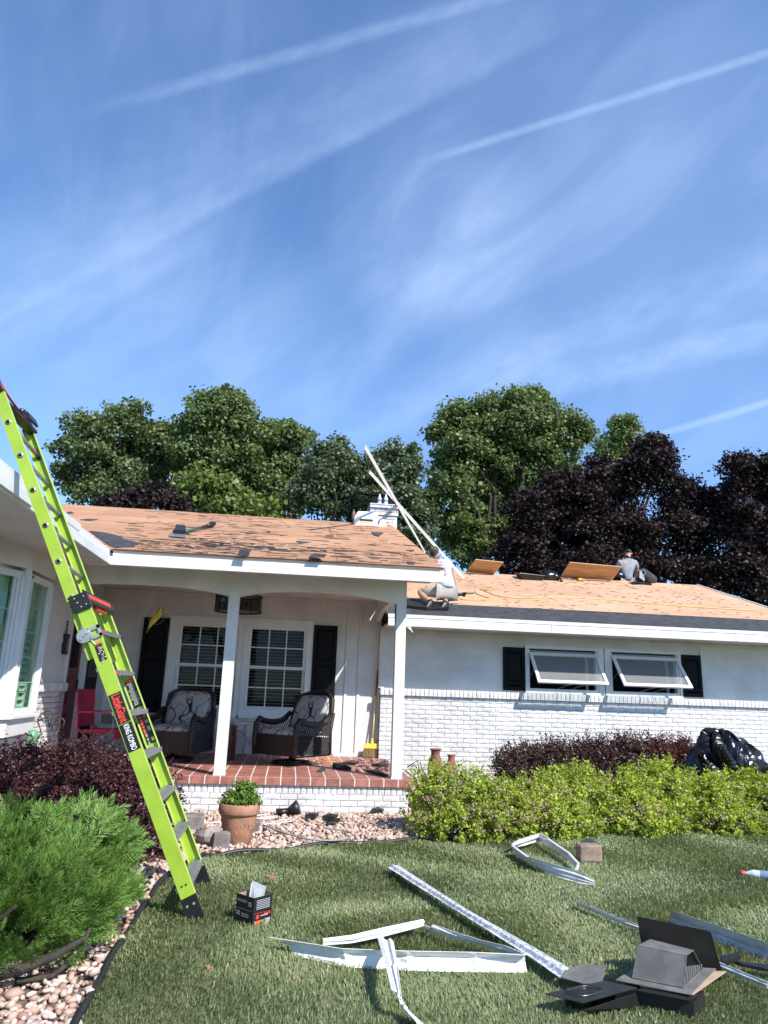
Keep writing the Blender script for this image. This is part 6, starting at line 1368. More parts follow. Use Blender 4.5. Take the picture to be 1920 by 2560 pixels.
def tree(name, label, Y, lobes_px, base_px, m, leaf=.135, dens=1., seed=0, group=None, asp=.8, trunk=.22, rcl=.27, shell=(.45, .99), depth=.9, per=44, updown=.2):
    """lobes_px: (px, py, rx_px, ry_px, dy) as seen in the photograph, turned into real ellipsoids at distance Y"""
    rng = np.random.default_rng(seed); lobes = []
    for (px, py, rx, ry, dy) in lobes_px:
        c = onY(px, py, Y+dy); k = (Y+dy)/F_PX; lobes.append((c, np.array([rx*k, max(rx, ry)*k*depth, ry*k])))
    c0 = onY(base_px[0], base_px[1], Y); base = np.array([c0[0], Y, 0.]); main = [(c, r*.98) for c, r in lobes]
    for c, r in list(main):                       # boughs that break up the outline
        for _ in range(12):
            d = rng.normal(size=3); d[2] = d[2]*.8+.25; d /= np.linalg.norm(d); k = rng.uniform(.20, .40); lobes.append((c+d*r*rng.uniform(.80, 1.02), np.array([r.mean()]*3)*k*np.array([1.15, 1.15, .75])))
    lobes = main+lobes[len(main):]
    area = sum(l[1][0]*l[1][2]*12.57*.8 for l in main)*1.18; ncl = int(area*9.5*dens*(.135/leaf)**1.2)
    P, Nn, Q_ = crown_points(lobes, ncl, per, rcl, rng, shell, .3, updown); V, F = leafquads(P, Nn, rng.uniform(.65, 1.25, len(P))*leaf*1.12, asp, rng, .08)
    t = thing(name, label, 'tree' if 'bush' not in name else 'bush', base, group=group)
    npobj('crown', V, F, m, t)
    b = MB(); top = max(l[0][2] for l in lobes); fork = np.array([base[0], Y, min(top*.35, 3.2)])
    b.tube([base, (base+fork)/2+[.06, 0, 0], fork], [trunk*1.25, trunk, trunk*.9], 10); stems(b, fork, [l[0]+[0, 0, l[1][2]*.25] for l in main], trunk*.42, trunk*.07, 6, .04, seed)
    rs = np.random.default_rng(seed+1)
    for l in main:
        tg = [l[0]+np.array(d)*l[1]*.8 for d in rs.normal(size=(6, 3))*.55]; stems(b, l[0]-[0, 0, l[1][2]*.25], tg, trunk*.16, trunk*.05, 5, .05, seed+3)
    b.build('trunk', MT['bark'], t, smooth=True); return t
BK = 'trees behind the house'
tree('maple_tree', 'leftmost green maple with a low branch reaching out to the left', 27, [(225, 1130, 75, 80, 0), (320, 1090, 70, 80, .5), (165, 1185, 38, 26, 0), (300, 1190, 100, 70, 1), (400, 1150, 60, 90, 1.5), (250, 1230, 70, 50, 0), (215, 1075, 45, 32, .4)], (310, 1300), LM['green'], seed=1, group=BK)
tree('maple_tree', 'tallest green maple of the left group with a jagged peaked crown', 26, [(545, 1040, 75, 70, 0), (480, 1100, 58, 70, .4), (600, 1110, 70, 80, .4), (550, 1180, 110, 80, 1), (520, 1010, 38, 34, 0), (590, 1035, 42, 34, 0), (530, 1250, 100, 60, 1)], (550, 1300), LM['greenb'], seed=2, group=BK)
tree('maple_tree', 'broad green tree just right of the tallest left maple', 27, [(705, 1110, 62, 62, 0), (665, 1170, 60, 70, .3), (740, 1190, 60, 70, .5), (690, 1250, 90, 60, 0), (725, 1085, 35, 32, .2), (680, 1075, 28, 30, 0), (756, 1090, 24, 22, 0)], (700, 1320), LM['greenb'], seed=3, group=BK)
tree('bushy_tree', 'lighter yellow green tree low in front of the tall left maple', 23.5, [(520, 1230, 60, 45, 0), (575, 1265, 50, 45, 0), (470, 1265, 45, 35, 0), (640, 1285, 55, 30, 0)], (530, 1300), LM['yell'], seed=4, leaf=.15, rcl=.34, trunk=.12, group=BK)
tree('grey_poplar_tree', 'grey green tree with two soft spires left of the chimney', 24, [(800, 1180, 42, 70, 0), (850, 1170, 38, 66, .2), (780, 1240, 60, 60, 0), (850, 1250, 70, 60, .3), (845, 1118, 22, 26, 0), (805, 1125, 20, 28, 0), (900, 1240, 45, 60, .5), (885, 1180, 28, 36, .5)], (820, 1320), LM['greyg'], leaf=.115, seed=5, rcl=.22, trunk=.15, group=BK)
tree('grey_poplar_tree', 'slim grey green tree behind the white chimney and leaning gutters', 24.5, [(935, 1170, 28, 40, 0), (930, 1230, 45, 60, 0), (900, 1290, 60, 40, 0), (945, 1140, 16, 22, 0)], (930, 1330), LM['greyg'], leaf=.115, seed=6, rcl=.22, trunk=.13, group=BK)
tree('columnar_tree', 'narrow columnar tree with two pointed tops right of the chimney', 22, [(993, 1180, 32, 70, 0), (1028, 1195, 24, 60, .1), (1000, 1280, 48, 80, 0), (1035, 1330, 42, 90, 0), (1050, 1400, 40, 60, 0), (990, 1120, 13, 26, 0), (1026, 1135, 11, 24, 0), (985, 1340, 45, 60, .3)], (1015, 1450), LM['greyg'], leaf=.11, seed=7, rcl=.19, trunk=.13, dens=1.1, group=BK)
tree('maple_tree', 'huge round green maple in the middle right of the sky line', 27, [(1320, 1060, 95, 85, 0), (1200, 1070, 80, 75, .2), (1130, 1110, 72, 75, .2), (1410, 1090, 72, 70, .2), (1250, 1170, 140, 110, 1), (1120, 1230, 70, 110, .5), (1170, 1340, 100, 90, 1), (1460, 1090, 32, 30, 0), (1320, 1000, 50, 34, 0), (1350, 1190, 120, 100, 1.5), (1290, 1300, 120, 110, 1.5), (1140, 1040, 40, 34, 0), (1255, 1010, 40, 34, 0)], (1250, 1400), LM['greenb'], seed=8, dens=.9, trunk=.30, group=BK)
tree('maple_tree', 'small pointed green crown rising behind the dark purple maple', 32, [(1565, 1100, 52, 55, 0), (1525, 1130, 40, 40, 0), (1610, 1130, 40, 40, 0), (1560, 1060, 28, 26, 0), (1570, 1190, 90, 70, 0)], (1560, 1300), LM['greenb'], seed=9, group=BK)
tree('purple_maple_tree', 'large dark purple maple spreading behind the kneeling and seated roofers', 24, [(1630, 1170, 72, 80, 0), (1530, 1200, 80, 70, .2), (1430, 1240, 80, 70, .2), (1340, 1300, 80, 70, .3), (1700, 1250, 60, 70, .3), (1480, 1330, 150, 100, .8), (1640, 1350, 140, 100, .6), (1760, 1330, 50, 80, .2), (1300, 1390, 70, 60, .5), (1640, 1120, 40, 32, 0), (1500, 1430, 200, 60, .5), (1765, 1250, 30, 24, 0), (1740, 1450, 100, 60, .2)], (1550, 1450), LM['purple'], leaf=.115, seed=10, dens=1.05, trunk=.3, rcl=.27, group=BK)
tree('purple_maple_tree', 'second dark purple maple cut off by the right edge', 23, [(1860, 1190, 60, 60, 0), (1920, 1210, 60, 80, .2), (1840, 1260, 42, 60, 0), (1890, 1330, 90, 90, .3), (1920, 1450, 110, 90, 0), (1835, 1160, 24, 24, 0), (1840, 1420, 60, 70, 0)], (1910, 1500), LM['purple'], leaf=.115, seed=11, dens=1.05, trunk=.25, rcl=.26, group=BK)
tree('plum_bush', 'dark plum bush showing just above the left end of the porch roof ridge', 21, [(320, 1262, 55, 30, 0), (400, 1255, 55, 34, 0), (440, 1270, 35, 28, 0), (280, 1275, 35, 22, 0)], (360, 1300), LM['purple'], leaf=.10, seed=12, dens=1.2, rcl=.22, trunk=.07)
# ---- shrubs
def shrub(name, label, lobes, m, leaf, n, seed, group=None, asp=.5, per=14, rcl=.045, shell=(.5, 1.0), spikes=0, spike_h=.14, extra=None, stem_r=.010, nrand=1.):
    rng = np.random.default_rng(seed); base = np.array([np.mean([l[0][0] for l in lobes]), np.mean([l[0][1] for l in lobes]), 0.])
    lob = [(np.array(l[0], float), np.array(l[1], float)) for l in lobes]
    P, Nn, Q_ = crown_points(lob, n//per, per, rcl, rng, shell, .02, .35)
    if spikes:
        k = rng.choice(len(lob), spikes); D = rng.normal(size=(spikes, 3)); D[:, 2] = np.abs(D[:, 2])+.55; D /= np.linalg.norm(D, axis=1)[:, None]
        S = np.array([l[0] for l in lob])[k]+D*np.array([l[1] for l in lob])[k]*.94; dirs = D*.5+rng.normal(size=(spikes, 3))*.18; dirs[:, 2] += .8; dirs /= np.linalg.norm(dirs, axis=1)[:, None]
        hh_ = spike_h*rng.uniform(.4, 1.15, spikes); tt = np.tile(np.linspace(0, 1, 11), (spikes, 1)); SP = (S[:, None]+dirs[:, None]*(tt*hh_[:, None])[..., None]).reshape(-1, 3)+rng.normal(size=(spikes*11, 3))*leaf*.35
        P = np.vstack([P, SP]); Nn = np.vstack([Nn, rng.normal(size=(spikes*11, 3))+np.repeat(dirs, 11, 0)*.2])
    t = thing(name, label, 'shrub', base, group=group)
    V, F = leafquads(P, Nn, rng.uniform(.6, 1.25, len(P))*leaf, asp, rng, .10); npobj('foliage', V, F, m, t)
    if extra:
        m2, cnt, sz = extra; k = rng.choice(len(lob), cnt); D = rng.normal(size=(cnt, 3)); D[:, 2] = np.abs(D[:, 2])*.8+.05; D[:, 1] -= .5; D /= np.linalg.norm(D, axis=1)[:, None]
        S = np.array([l[0] for l in lob])[k]+D*np.array([l[1] for l in lob])[k]*rng.uniform(.98, 1.08, cnt)[:, None]; PP = np.repeat(S, 9, 0)+rng.normal(size=(cnt*9, 3))*sz*np.array([1, 1, .45]); NN = rng.normal(size=(cnt*9, 3))*.6; NN[:, 2] += .9
        V, F = leafquads(PP, NN, rng.uniform(.5, 1.1, len(PP))*sz*.95, .9, rng, .1); npobj('blooms', V, F, m2, t)['kind'] = 'stuff'
    b = MB(); tg = [l[0]+np.array(d)*l[1]*.7 for l in lob for d in np.random.default_rng(seed+5).normal(size=(7, 3))*.5]; stems(b, base, tg, stem_r, stem_r*.4, 4, .02, seed); b.build('stems', MT['bark'], t, kind='stuff')
    return t
def LB(px, pt, Y, rx, ry, rz=None):     # lobe whose top is at photo height pt
    c = onY(px, pt, Y); rz = c[2]*.55 if rz is None else rz; return ((c[0], Y, c[2]-rz), (rx, ry, rz))
SG = 'golden spirea along the lawn'
sp = [([LB(1180, 1925, 8.0, .52, .48, .40), LB(1090, 1912, 7.95, .34, .38, .38), LB(1270, 1960, 7.95, .38, .42, .34), LB(1150, 2010, 7.65, .48, .30, .24)], 'leftmost spirea bush at the corner of the porch, thickest with faded pink blooms', 200),
      ([LB(1440, 1918, 8.35, .48, .46, .40), LB(1350, 1935, 8.2, .36, .40, .36), LB(1390, 2000, 7.9, .50, .30, .24)], 'spirea bush second from the left, in front of the dark barberry hedge', 110),
      ([LB(1640, 1900, 8.5, .46, .44, .42), LB(1560, 1935, 8.35, .36, .38, .36), LB(1600, 2000, 8.05, .50, .30, .24)], 'spirea bush third from the left, below the middle of the awning windows', 80),
      ([LB(1860, 1925, 8.6, .50, .44, .40), LB(1770, 1935, 8.5, .36, .38, .36), LB(1810, 2005, 8.2, .52, .30, .24), LB(1930, 1950, 8.5, .36, .36, .34)], 'rightmost spirea bush in front of the black plastic heap', 110)]
for i, (lb, lab, bl_) in enumerate(sp):
    shrub('spirea_bush', lab, lb, LM['spirea'], .038, 26000, 40+i, SG, asp=.52, per=24, rcl=.036, spikes=150, spike_h=.13, extra=(LM['bloom'], int(bl_*1.5), .024))
BG = 'dark barberry bushes'
for i, (lb, lab, m_) in enumerate((([LB(1300, 1865, 10.3, .42, .40, .32), LB(1390, 1852, 10.3, .42, .40, .34)], 'left part of the barberry hedge under the awning windows, nearest the clay urns', LM['plumd']), ([LB(1480, 1850, 10.3, .42, .40, .34), LB(1560, 1840, 10.3, .40, .40, .36)], 'middle bush of the barberry hedge with the tallest reddish shoots', LM['plumr'] if False else LM['plumd']), ([LB(1630, 1848, 10.3, .40, .40, .34), LB(1700, 1850, 10.3, .34, .36, .34)], 'reddish right bush of the barberry hedge beside the black plastic heap', LM['plumr']))):
    shrub('barberry_bush', lab, lb, m_, .034, 22000, 50+i, BG, asp=.6, per=12, rcl=.04, spikes=130, spike_h=.17)
shrub('barberry_bush', 'wide purple barberry below the bay window, left of the ladder', [LB(60, 1858, 7.0, .50, .42, .36), LB(200, 1848, 7.2, .52, .46, .40), LB(150, 1930, 6.6, .55, .40, .34), LB(20, 1900, 6.5, .45, .4, .34)], LM['plum'], .030, 33000, 60, BG, asp=.62, per=12, rcl=.04, spikes=230, spike_h=.12)
shrub('barberry_bush', 'purple barberry behind the ladder at the left corner of the porch', [LB(320, 1882, 7.0, .42, .40, .38), LB(388, 1915, 7.3, .26, .30, .28), LB(270, 1900, 6.8, .35, .35, .34), LB(350, 1990, 6.8, .42, .34, .30), LB(300, 1950, 6.7, .35, .35, .32), LB(370, 2075, 6.6, .20, .2, .16)], LM['plum'], .030, 27000, 61, BG, asp=.62, per=12, rcl=.04, spikes=170, spike_h=.16)
# flowerpot herb
hp = pot0+np.array([.01, 0, .36]); shrub('potted_herb', 'bright green leafy herb growing in the terracotta pot', [(hp+[0, 0, .04], (.17, .16, .08)), (hp+[.03, 0, .10], (.11, .11, .09)), (hp+[-.08, -.06, 0], (.11, .10, .05)), (hp+[.09, -.06, .02], (.10, .10, .06))], LM['herb'], .030, 2400, 70, asp=.75, per=8, rcl=.025, shell=(.4, 1.05), stem_r=.004)
# ---- clipped cedar in the left foreground: feathery sprays
def cedar():
    rng = np.random.default_rng(80); Yc = 4.55
    lob = [LB(180, 2020, 4.75, .40, .38, .30), LB(60, 2005, 4.7, .44, .42, .34), LB(262, 2062, 4.85, .22, .27, .24), LB(110, 2120, 4.35, .42, .34, .28), LB(-40, 2105, 4.4, .45, .40, .32), LB(232, 2155, 4.65, .22, .24, .19), LB(20, 2190, 4.15, .34, .25, .20), LB(150, 2190, 4.35, .26, .24, .15), LB(-60, 2250, 4.0, .34, .24, .2), ((-1.95, 3.45, .40), (.34, .40, .34)), ((-2.3, 4.0, .5), (.4, .4, .4))]
    lob = [(np.array(a), np.array(c)) for a, c in lob]; cen = np.mean([l[0] for l in lob], 0); base = np.array([onZ(20, 2430, 0)[0], 4.45, 0.])
    nc_, pc_ = 640, 20; ns = nc_*pc_; wts = np.array([np.prod(l[1])**.66 for l in lob]); k = rng.choice(len(lob), nc_, p=wts/wts.sum()); C = np.array([l[0] for l in lob])[k]; R = np.array([l[1] for l in lob])[k]
    D = rng.normal(size=(nc_, 3)); D[:, 2] += .30; D /= np.linalg.norm(D, axis=1)[:, None]; S0 = C+D*R*rng.uniform(.60, 1.0, nc_)[:, None]
    out = (S0-(cen-[0, 0, .25])); out /= np.linalg.norm(out, axis=1)[:, None]; A0 = out*.8+D*.35+rng.normal(size=(nc_, 3))*.28; A0[:, 2] += .40; A0 /= np.linalg.norm(A0, axis=1)[:, None]
    fl = np.cross(A0, rng.normal(size=(nc_, 3))); fl /= np.linalg.norm(fl, axis=1)[:, None]           # each clump is a flattened fan
    A1, F1 = np.repeat(A0, pc_, 0), np.repeat(fl, pc_, 0); fr_ = rng.uniform(-1, 1, ns); S = np.repeat(S0, pc_, 0)+A1*(rng.uniform(-.06, .05, ns))[:, None]+F1*(fr_*.055)[:, None]+rng.normal(size=(ns, 3))*.010
    ax = A1+F1*(fr_*.75)[:, None]+rng.normal(size=(ns, 3))*.10; ax /= np.linalg.norm(ax, axis=1)[:, None]
    sd = F1-ax*(F1*ax).sum(1)[:, None]+rng.normal(size=(ns, 3))*.12; sd /= np.linalg.norm(sd, axis=1)[:, None]; Ls = rng.uniform(.055, .10, ns); VV, FF = [], []; nl = 11; off_ = 0
    for j in range(nl):
        f = j/(nl-1); sgn = 1 if j % 2 else -1; root = S+ax*(Ls*f*.85)[:, None]
        d = ax*.75+sd*sgn*(.75*(1-f)+.05)+rng.normal(size=(ns, 3))*.10; d /= np.linalg.norm(d, axis=1)[:, None]; L = Ls*(.50*(1-.55*f)+.10); wv = np.cross(d, np.cross(ax, sd)); wv /= np.linalg.norm(wv, axis=1)[:, None]+1e-9; wdt = .0034
        V = np.stack([root, root+d*(L*.5)[:, None]+wv*wdt, root+d*L[:, None], root+d*(L*.5)[:, None]-wv*wdt], 1).reshape(-1, 3); VV.append(V); FF.append((np.arange(ns)*4+off_)[:, None]+np.array([0, 1, 2, 3])); off_ += ns*4
    V, F = np.vstack(VV), np.vstack(FF); m = None
    t = thing('cedar_shrub', 'bright green clipped cedar shrub with feathery sprays in the left foreground', 'shrub', base); npobj('foliage', V, F, LM['thuja'], t)
    b = MB(); q = onZ(150, 2440, .10); stems(b, base+[0, 0, .05], [l[0] for l in lob]+[l[0]+d*l[1]*.8 for l in lob for d in rng.normal(size=(4, 3))*.5], .035, .008, 6, .03, 3)
    b.build('branches', MT['bark'], t, smooth=True)
    lowb = MB(); lowb.tube([onZ(x, y, z) for x, y, z in ((-60, 2450, .09), (0, 2437, .10), (70, 2415, .13), (140, 2388, .16), (215, 2345, .20), (225, 2320, .24))], [.032, .028, .025, .020, .012, .008], 8); lowb.tube([onZ(x, y, z) for x, y, z in ((40, 2452, .06), (80, 2448, .05), (130, 2440, .05), (180, 2402, .07), (205, 2385, .09), (226, 2338, .14), (232, 2305, .2))], [.016, .015, .013, .012, .010, .008, .006], 6); lowb.tube([onZ(-40, 2330, .3), onZ(10, 2290, .36), onZ(40, 2265, .42)], [.012, .010, .007], 6)
    lowb.build('low_branch', MT['bark'], t, smooth=True, kind='stuff')
cedar()
# ---- black plastic heap
def heap():
    rng = np.random.default_rng(5); c = onY(1815, 1960, 9.4); top = onY(1790, 1832, 9.4)[2]; b = MB(); nu, nv = 54, 18; ph = rng.uniform(0, 6.28, (10,)); fr = rng.uniform(3, 13, (10, 2))
    def f(u, v):
        a = 2*math.pi*u; r = math.sin(math.pi/2*(1-v))**.75 if v < 1 else 0; z = (math.cos(math.pi/2*(1-v)))**.7*top
        w_ = sum(math.sin(fr[i][0]*a*(1 if i % 2 else .5)//1*0+round(fr[i][0])*a+fr[i][1]*v*2+ph[i])*(.5 if i < 5 else .28) for i in range(10))*.055
        cr_ = abs(math.sin(round(fr[2][0])*a+5*v+ph[2]+1.5*math.sin(3*a)))**.5*.09; asym = 1+.22*math.cos(a-.4)
        return (c[0]+(.66*asym*r+w_*r-cr_*r)*math.cos(a)+.04*w_, 9.4+(.5*r+w_*r*.8-cr_*r)*math.sin(a), max(0, z*(1-.22*max(0, math.cos(a-.2))*r)+w_*1.1*(.3+.7*v)-cr_*.5*v))
    b.grid(f, nu, nv, closed_u=True); o = b.build('plastic_heap', MT['bag'], base=(c[0], 9.4, 0), sub=1); tag(o, 'crumpled black plastic sheeting heaped over the shrubs at the right', 'plastic sheet')
    tx = bpy.data.textures.new('crumple', 'VORONOI'); tx.noise_scale = .34; tx.distance_metric = 'DISTANCE'; tx.noise_intensity = 1.0
    md = o.modifiers.new('Displace', 'DISPLACE'); md.texture = tx; md.strength = .13; md.mid_level = .45; md.texture_coords = 'GLOBAL'
heap()
# ================================================================ things on the roof
Z6 = lambda x, y: (850+x/4.1475, 1080+y/4.1475); Z7 = lambda x, y: (1100+x/2.023, 1300+y/2.023); C4 = lambda x, y: (1280+x/3.95, 1340+y/3.95)
def r1(px, py, h=0): return onplane(px, py, E1Y, E1Z, SL)+n1*h
def r2(px, py, h=0): return onplane(px, py, E2Y, E2Z, SL2)+n2*h
# roofing shovel
a, c = r1(*Z5(562, 212), .03), r1(*Z5(672, 186), .05)
t = thing('roofing_shovel', 'roofing shovel with toothed steel blade lying on the bare porch roof', 'shovel', a)
MB().tube([a, (a*.45+c*.55)], .018, 8).build('handle', MT['toolgreen'], t, smooth=True)
b = MB(); b.tube([a*.45+c*.55, a*.2+c*.8], .019, 8).tube([a*.2+c*.8, c, c+(c-a)*.10], [.022, .045, .03], 8); b.build('grip', MT['blackplastic'], t, smooth=True)
q = [r1(*Z5(x, y), .012) for x, y in ((525, 216), (570, 218), (568, 198), (530, 195))]; b = MB(); b.slab(q, n1*.07); b.build('head', MT['blackplastic'], t, bevel=.01)
q = [r1(*Z5(x, y), .014) for x, y in ((505, 224), (570, 229), (573, 218), (510, 213))]; bl_ = MB().slab(q, n1*.006).build('blade', MT['alu'], t)
for k in range(9):
    p0 = q[0]*(1-(k+.5)/9)+q[1]*((k+.5)/9); e_ = (q[1]-q[0])/9; MB().slab([p0-e_*.35, p0+e_*.35, p0+np.array([0, -.05, -.017])], n1*.006).build('tooth', MT['alu'], bl_)
# carton near the chimney
c0 = r1(*Z6(150, 960), 0.0); c1_ = r1(*Z6(388, 968), 0.0); y0 = c0[1]; c1_ = onY(*Z6(388, 968), y0); zt_ = onY(*Z6(150, 885), y0)[2]; zb_ = c0[2]-.0
t = thing('white_carton', 'white cardboard carton with a printed window at the ridge beside the chimney', 'box', c0)
b = MB(); b.box(c0[0], c1_[0], y0, y0+.3, zb_-.02, zt_); b.build('body', MT['paper'], t)
b = MB(); tl = onY(*Z6(190, 820), y0+.28); tr = onY(*Z6(395, 830), y0+.28); b.slab([(c0[0]-.005, y0, zt_), (c1_[0], y0, zt_+.0), (tr[0], y0+.30, tr[2]), (tl[0], y0+.30, tl[2])], (0, -.003, .003)); b.build('flap', MT['paper'], t)
p0, p1 = onY(*Z6(205, 898), y0-.003), onY(*Z6(340, 950), y0-.003); mz = (p0[2]+p1[2])/2
MB().box(p0[0], p1[0], y0-.004, y0, mz, p0[2]).build('print', MT['cartonb'], t); MB().box(p0[0], p1[0], y0-.004, y0, p1[2], mz-.001).build('print', MT['plyedge'], t)
MB().slab([onY(*Z6(395, 975), y0+.0), onY(*Z6(440, 985), y0), onY(*Z6(485, 975), y0+.05), onY(*Z6(460, 905), y0+.05), onY(*Z6(425, 910), y0)], (0, .012, .004)).build('loose_flap', MT['paper'], t)
bq = onY(*Z6(142, 860), y0+.2); t = thing('drink_can', 'small brown bottle standing behind the left end of the white carton', 'bottle', (bq[0], bq[1], zb_+.05)); b = MB(); b.lathe([(.03, 0), (.035, .02), (.035, .14), (.014, .18), (.014, .20)], (bq[0], bq[1], bq[2]-.1), 12); b.build('body', MT['wood'], t, smooth=True)
# felt scraps on the ridge by the chimney
# chimney top: flue hood and two water bottles
f0, f1 = onY(*Z6(330, 655), CHY+.4), onY(*Z6(540, 655), CHY+.4)
b = MB(); b.box(f0[0], f1[0], CHY+.3, CHY+.55, CT, f0[2]-.02); o = MB().box(f0[0]-.03, f1[0]+.03, CHY+.27, CHY+.58, f0[2]-.02, f0[2]).build('flue_cap', MT['black'], ch); b.build('flue', MT['black'], ch)
for i, (x, lab) in enumerate(((410, 'left clear water bottle standing on the chimney top'), (475, 'right clear water bottle standing on the chimney top'))):
    q = onY(*Z6(x, 722), CHY+.12); hz = onY(*Z6(x, 645), CHY+.12)[2]-CT; k = hz/.25
    t = thing('water_bottle', lab, 'bottle', (q[0], q[1], CT), group='water bottles on the chimney'); b = MB(); b.lathe([(.04*k, 0), (.045*k, .01), (.045*k, .15*k), (.02*k, .21*k), (.016*k, .23*k)], (q[0], q[1], CT), 14); b.build('body', MT['bottle'], t, smooth=True)
    MB().lathe([(.018*k, .23*k), (.018*k, .25*k)], (q[0], q[1], CT), 12).build('cap', MT['whiteprint'], t, smooth=True); MB().lathe([(.0458*k, .07*k), (.0458*k, .12*k)], (q[0], q[1], CT), 14, cap=False).build('label', MT['bottleblue'], t, smooth=True)
# two white gutter lengths leaning on the chimney
def gutter(pa, pm, ym, pb, lab, wd, dp):
    M_ = onY(*pm, ym); B_ = r2(*pb, .03); d = ray(*pa); n_ = np.cross(d, M_-B_)
    # extend the B->M line until it passes over photo point pa
    w1 = M_-B_; best = min(np.linspace(.5, 3, 1000), key=lambda s_: (toP(B_+w1*s_)[1]-pa[1])**2); A_ = B_+w1*best
    ax = (A_-B_)/np.linalg.norm(A_-B_); sd = np.cross(ax, [0, 1., 0]); sd /= np.linalg.norm(sd); nn = np.cross(sd, ax)
    if nn[1] < 0: nn = -nn
    b = MB(); mid = (A_+B_)/2; h = (A_-B_)/2
    b.obox(mid, h, sd*wd/2, nn*dp/2); b.obox(mid-nn*(dp/2+.001)-sd*wd*.3, h*.999, sd*.006, nn*.003)
    o = b.build('gutter_length', MT['flash'], base=B_); tag(o, lab, 'gutter', 'white gutter lengths leaning on the chimney')
gutter(Z6(240, 160), Z6(596, 748), CHY-.03, Z6(880, 1262), 'longer and wider white gutter length leaning on the chimney', .085, .018)
gutter(Z6(312, 412), Z6(622, 768), CHY-.06, Z6(1282, 1528), 'thinner white gutter length reaching down onto the fresh sheathing', .055, .014)
# plywood sheets propped on the ridge
def sheet(px4, ys, lab):
    q = [onY(x, y, Y_) for (x, y), Y_ in zip(px4, ys)]; n_ = np.cross(q[1]-q[0], q[3]-q[0]); n_ /= np.linalg.norm(n_); n_ = n_ if n_[1] > 0 else -n_
    b = MB(); b.slab(q, n_*.014); o = b.build('plywood_sheet', MT['ply'], base=q[3]); tag(o, lab, 'plywood sheet', 'plywood sheets propped on the ridge')
    e = MB(); e.tube([q[0], q[1]], .009, 4).tube([q[1], q[2]], .008, 4); e.build('cut_edge', MT['plyedge'], o, kind='stuff')
sheet([Z7(180, 200), Z7(320, 214), Z7(272, 274), Z7(130, 264)], (15.15, 15.15, 15.55, 15.55), 'smaller tilted plywood sheet on the ridge right of the kneeling roofer')
sheet([C4(570, 260), C4(1080, 305), C4(985, 440), C4(480, 402)], (15.1, 15.1, 15.5, 15.5), 'longer tilted plywood sheet on the ridge left of the seated roofer')
# tray, tool bag, nail gun, felt roll
q = [onY(*C4(x, y), 15.2) for x, y in ((45, 342), (200, 345), (275, 375), (285, 422), (100, 412), (60, 385))]; cq = sum(q)/6
t = thing('tool_tray', 'open black plastic tray on the ridge between the plywood sheets', 'tray', (cq[0], 15.2, zr2(15.2)))
x0_, x1_ = q[0][0], q[3][0]; zb_ = zr2(15.1); b = MB()
b.hexa([(x0_+.06, 15.0, zr2(15.0)), (x1_-.04, 15.0, zr2(15.0)), (x1_-.04, 15.3, zr2(15.3)), (x0_+.06, 15.3, zr2(15.3))], [(x0_, 14.95, zr2(15)+.13), (x1_, 14.95, zr2(15)+.10), (x1_, 15.35, zr2(15)+.14), (x0_, 15.35, zr2(15)+.20)]); b.f = b.f[:1]+b.f[2:]; b.m = b.m[:1]+b.m[2:]; b.build('tray', MT['blackplastic'], t, solid=.012)
MB().tube([(x0_, 14.95, zr2(15)+.13), (x1_, 14.95, zr2(15)+.10), (x1_, 15.35, zr2(15)+.14), (x0_, 15.35, zr2(15)+.20)], .014, 6, closed=True).build('rim', MT['blackmetal'], t)
p0 = r2(*C4(360, 430), .07); t = thing('tool_bag', 'slumped black tool bag lying on the fresh sheathing beside the tray', 'bag', p0)
b = MB(); b.ball(p0, (.20, .14, .13), 16, 10, jit=.10, seed=2); b.ball(p0+[.12, -.03, -.02], (.13, .11, .09), 12, 8, jit=.12, seed=3); b.build('body', MT['bag'], t, smooth=True)
p1, p2 = r2(*C4(415, 400), .12), r2(*C4(492, 455), .02); MB().tube([p1, (p1+p2)/2+[0, 0, .02], p2], [.018, .02, .03], 6).build('strap', MT['blackplastic'], t, smooth=True)
p0 = r2(*C4(620, 420), .1); t = thing('coil_nail_gun', 'yellow and black coil nail gun in front of the longer plywood sheet', 'nail gun', p0); k = 15.0/F_PX/3.95
b = MB(); b.tube([p0+[-.10, 0, .06], p0+[.11, 0, .075]], [.055, .06], 10); b.build('housing', MT['toolyellow'], t, smooth=True)
b = MB(); b.tube([p0+[-.20, 0, .05], p0+[-.10, 0, .06]], [.05, .07], 10).lathe([(.08, -.04), (.085, -.03), (.085, .03), (.08, .04)], p0+[.06, -.03, -.02], 14, M=np.array([[1, 0, 0], [0, 0, 1], [0, -1, 0.]])).tube([p0+[.11, 0, .07], p0+[.20, 0, -.04]], .028, 8); b.build('magazine', MT['blackplastic'], t, smooth=True)
p1 = r2(*C4(672, 447), .035); t = thing('cordless_drill', 'small yellow tool lying on the sheathing just below the nail gun', 'tool', p1)
b = MB(); b.tube([p1+[-.06, 0, .0], p1+[.04, 0, .0]], [.035, .04], 8).tube([p1+[.03, 0, 0], p1+[.07, -.05, -.01]], .025, 8); b.build('housing', MT['toolyellow'], t, smooth=True); MB().tube([p1+[-.10, 0, 0], p1+[-.06, 0, 0]], .018, 8).build('nose', MT['blackplastic'], t, smooth=True)
p2 = r2(*C4(840, 420), .04); t = thing('air_hose_coil', 'small grey coil of hose in front of the longer plywood sheet', 'hose', p2); b = MB()
b.tube([p2+np.array([.14*math.cos(a)*(1-.02*a), .10*math.sin(a), .006*a]) for a in np.linspace(0, 14, 60)], .012, 6); b.tube([p2+[-.22, 0, .05], p2+[-.14, .02, .0], p2+[-.18, .0, -.03]], .012, 6); b.build('coil', MT['tubegrey'], t, smooth=True)
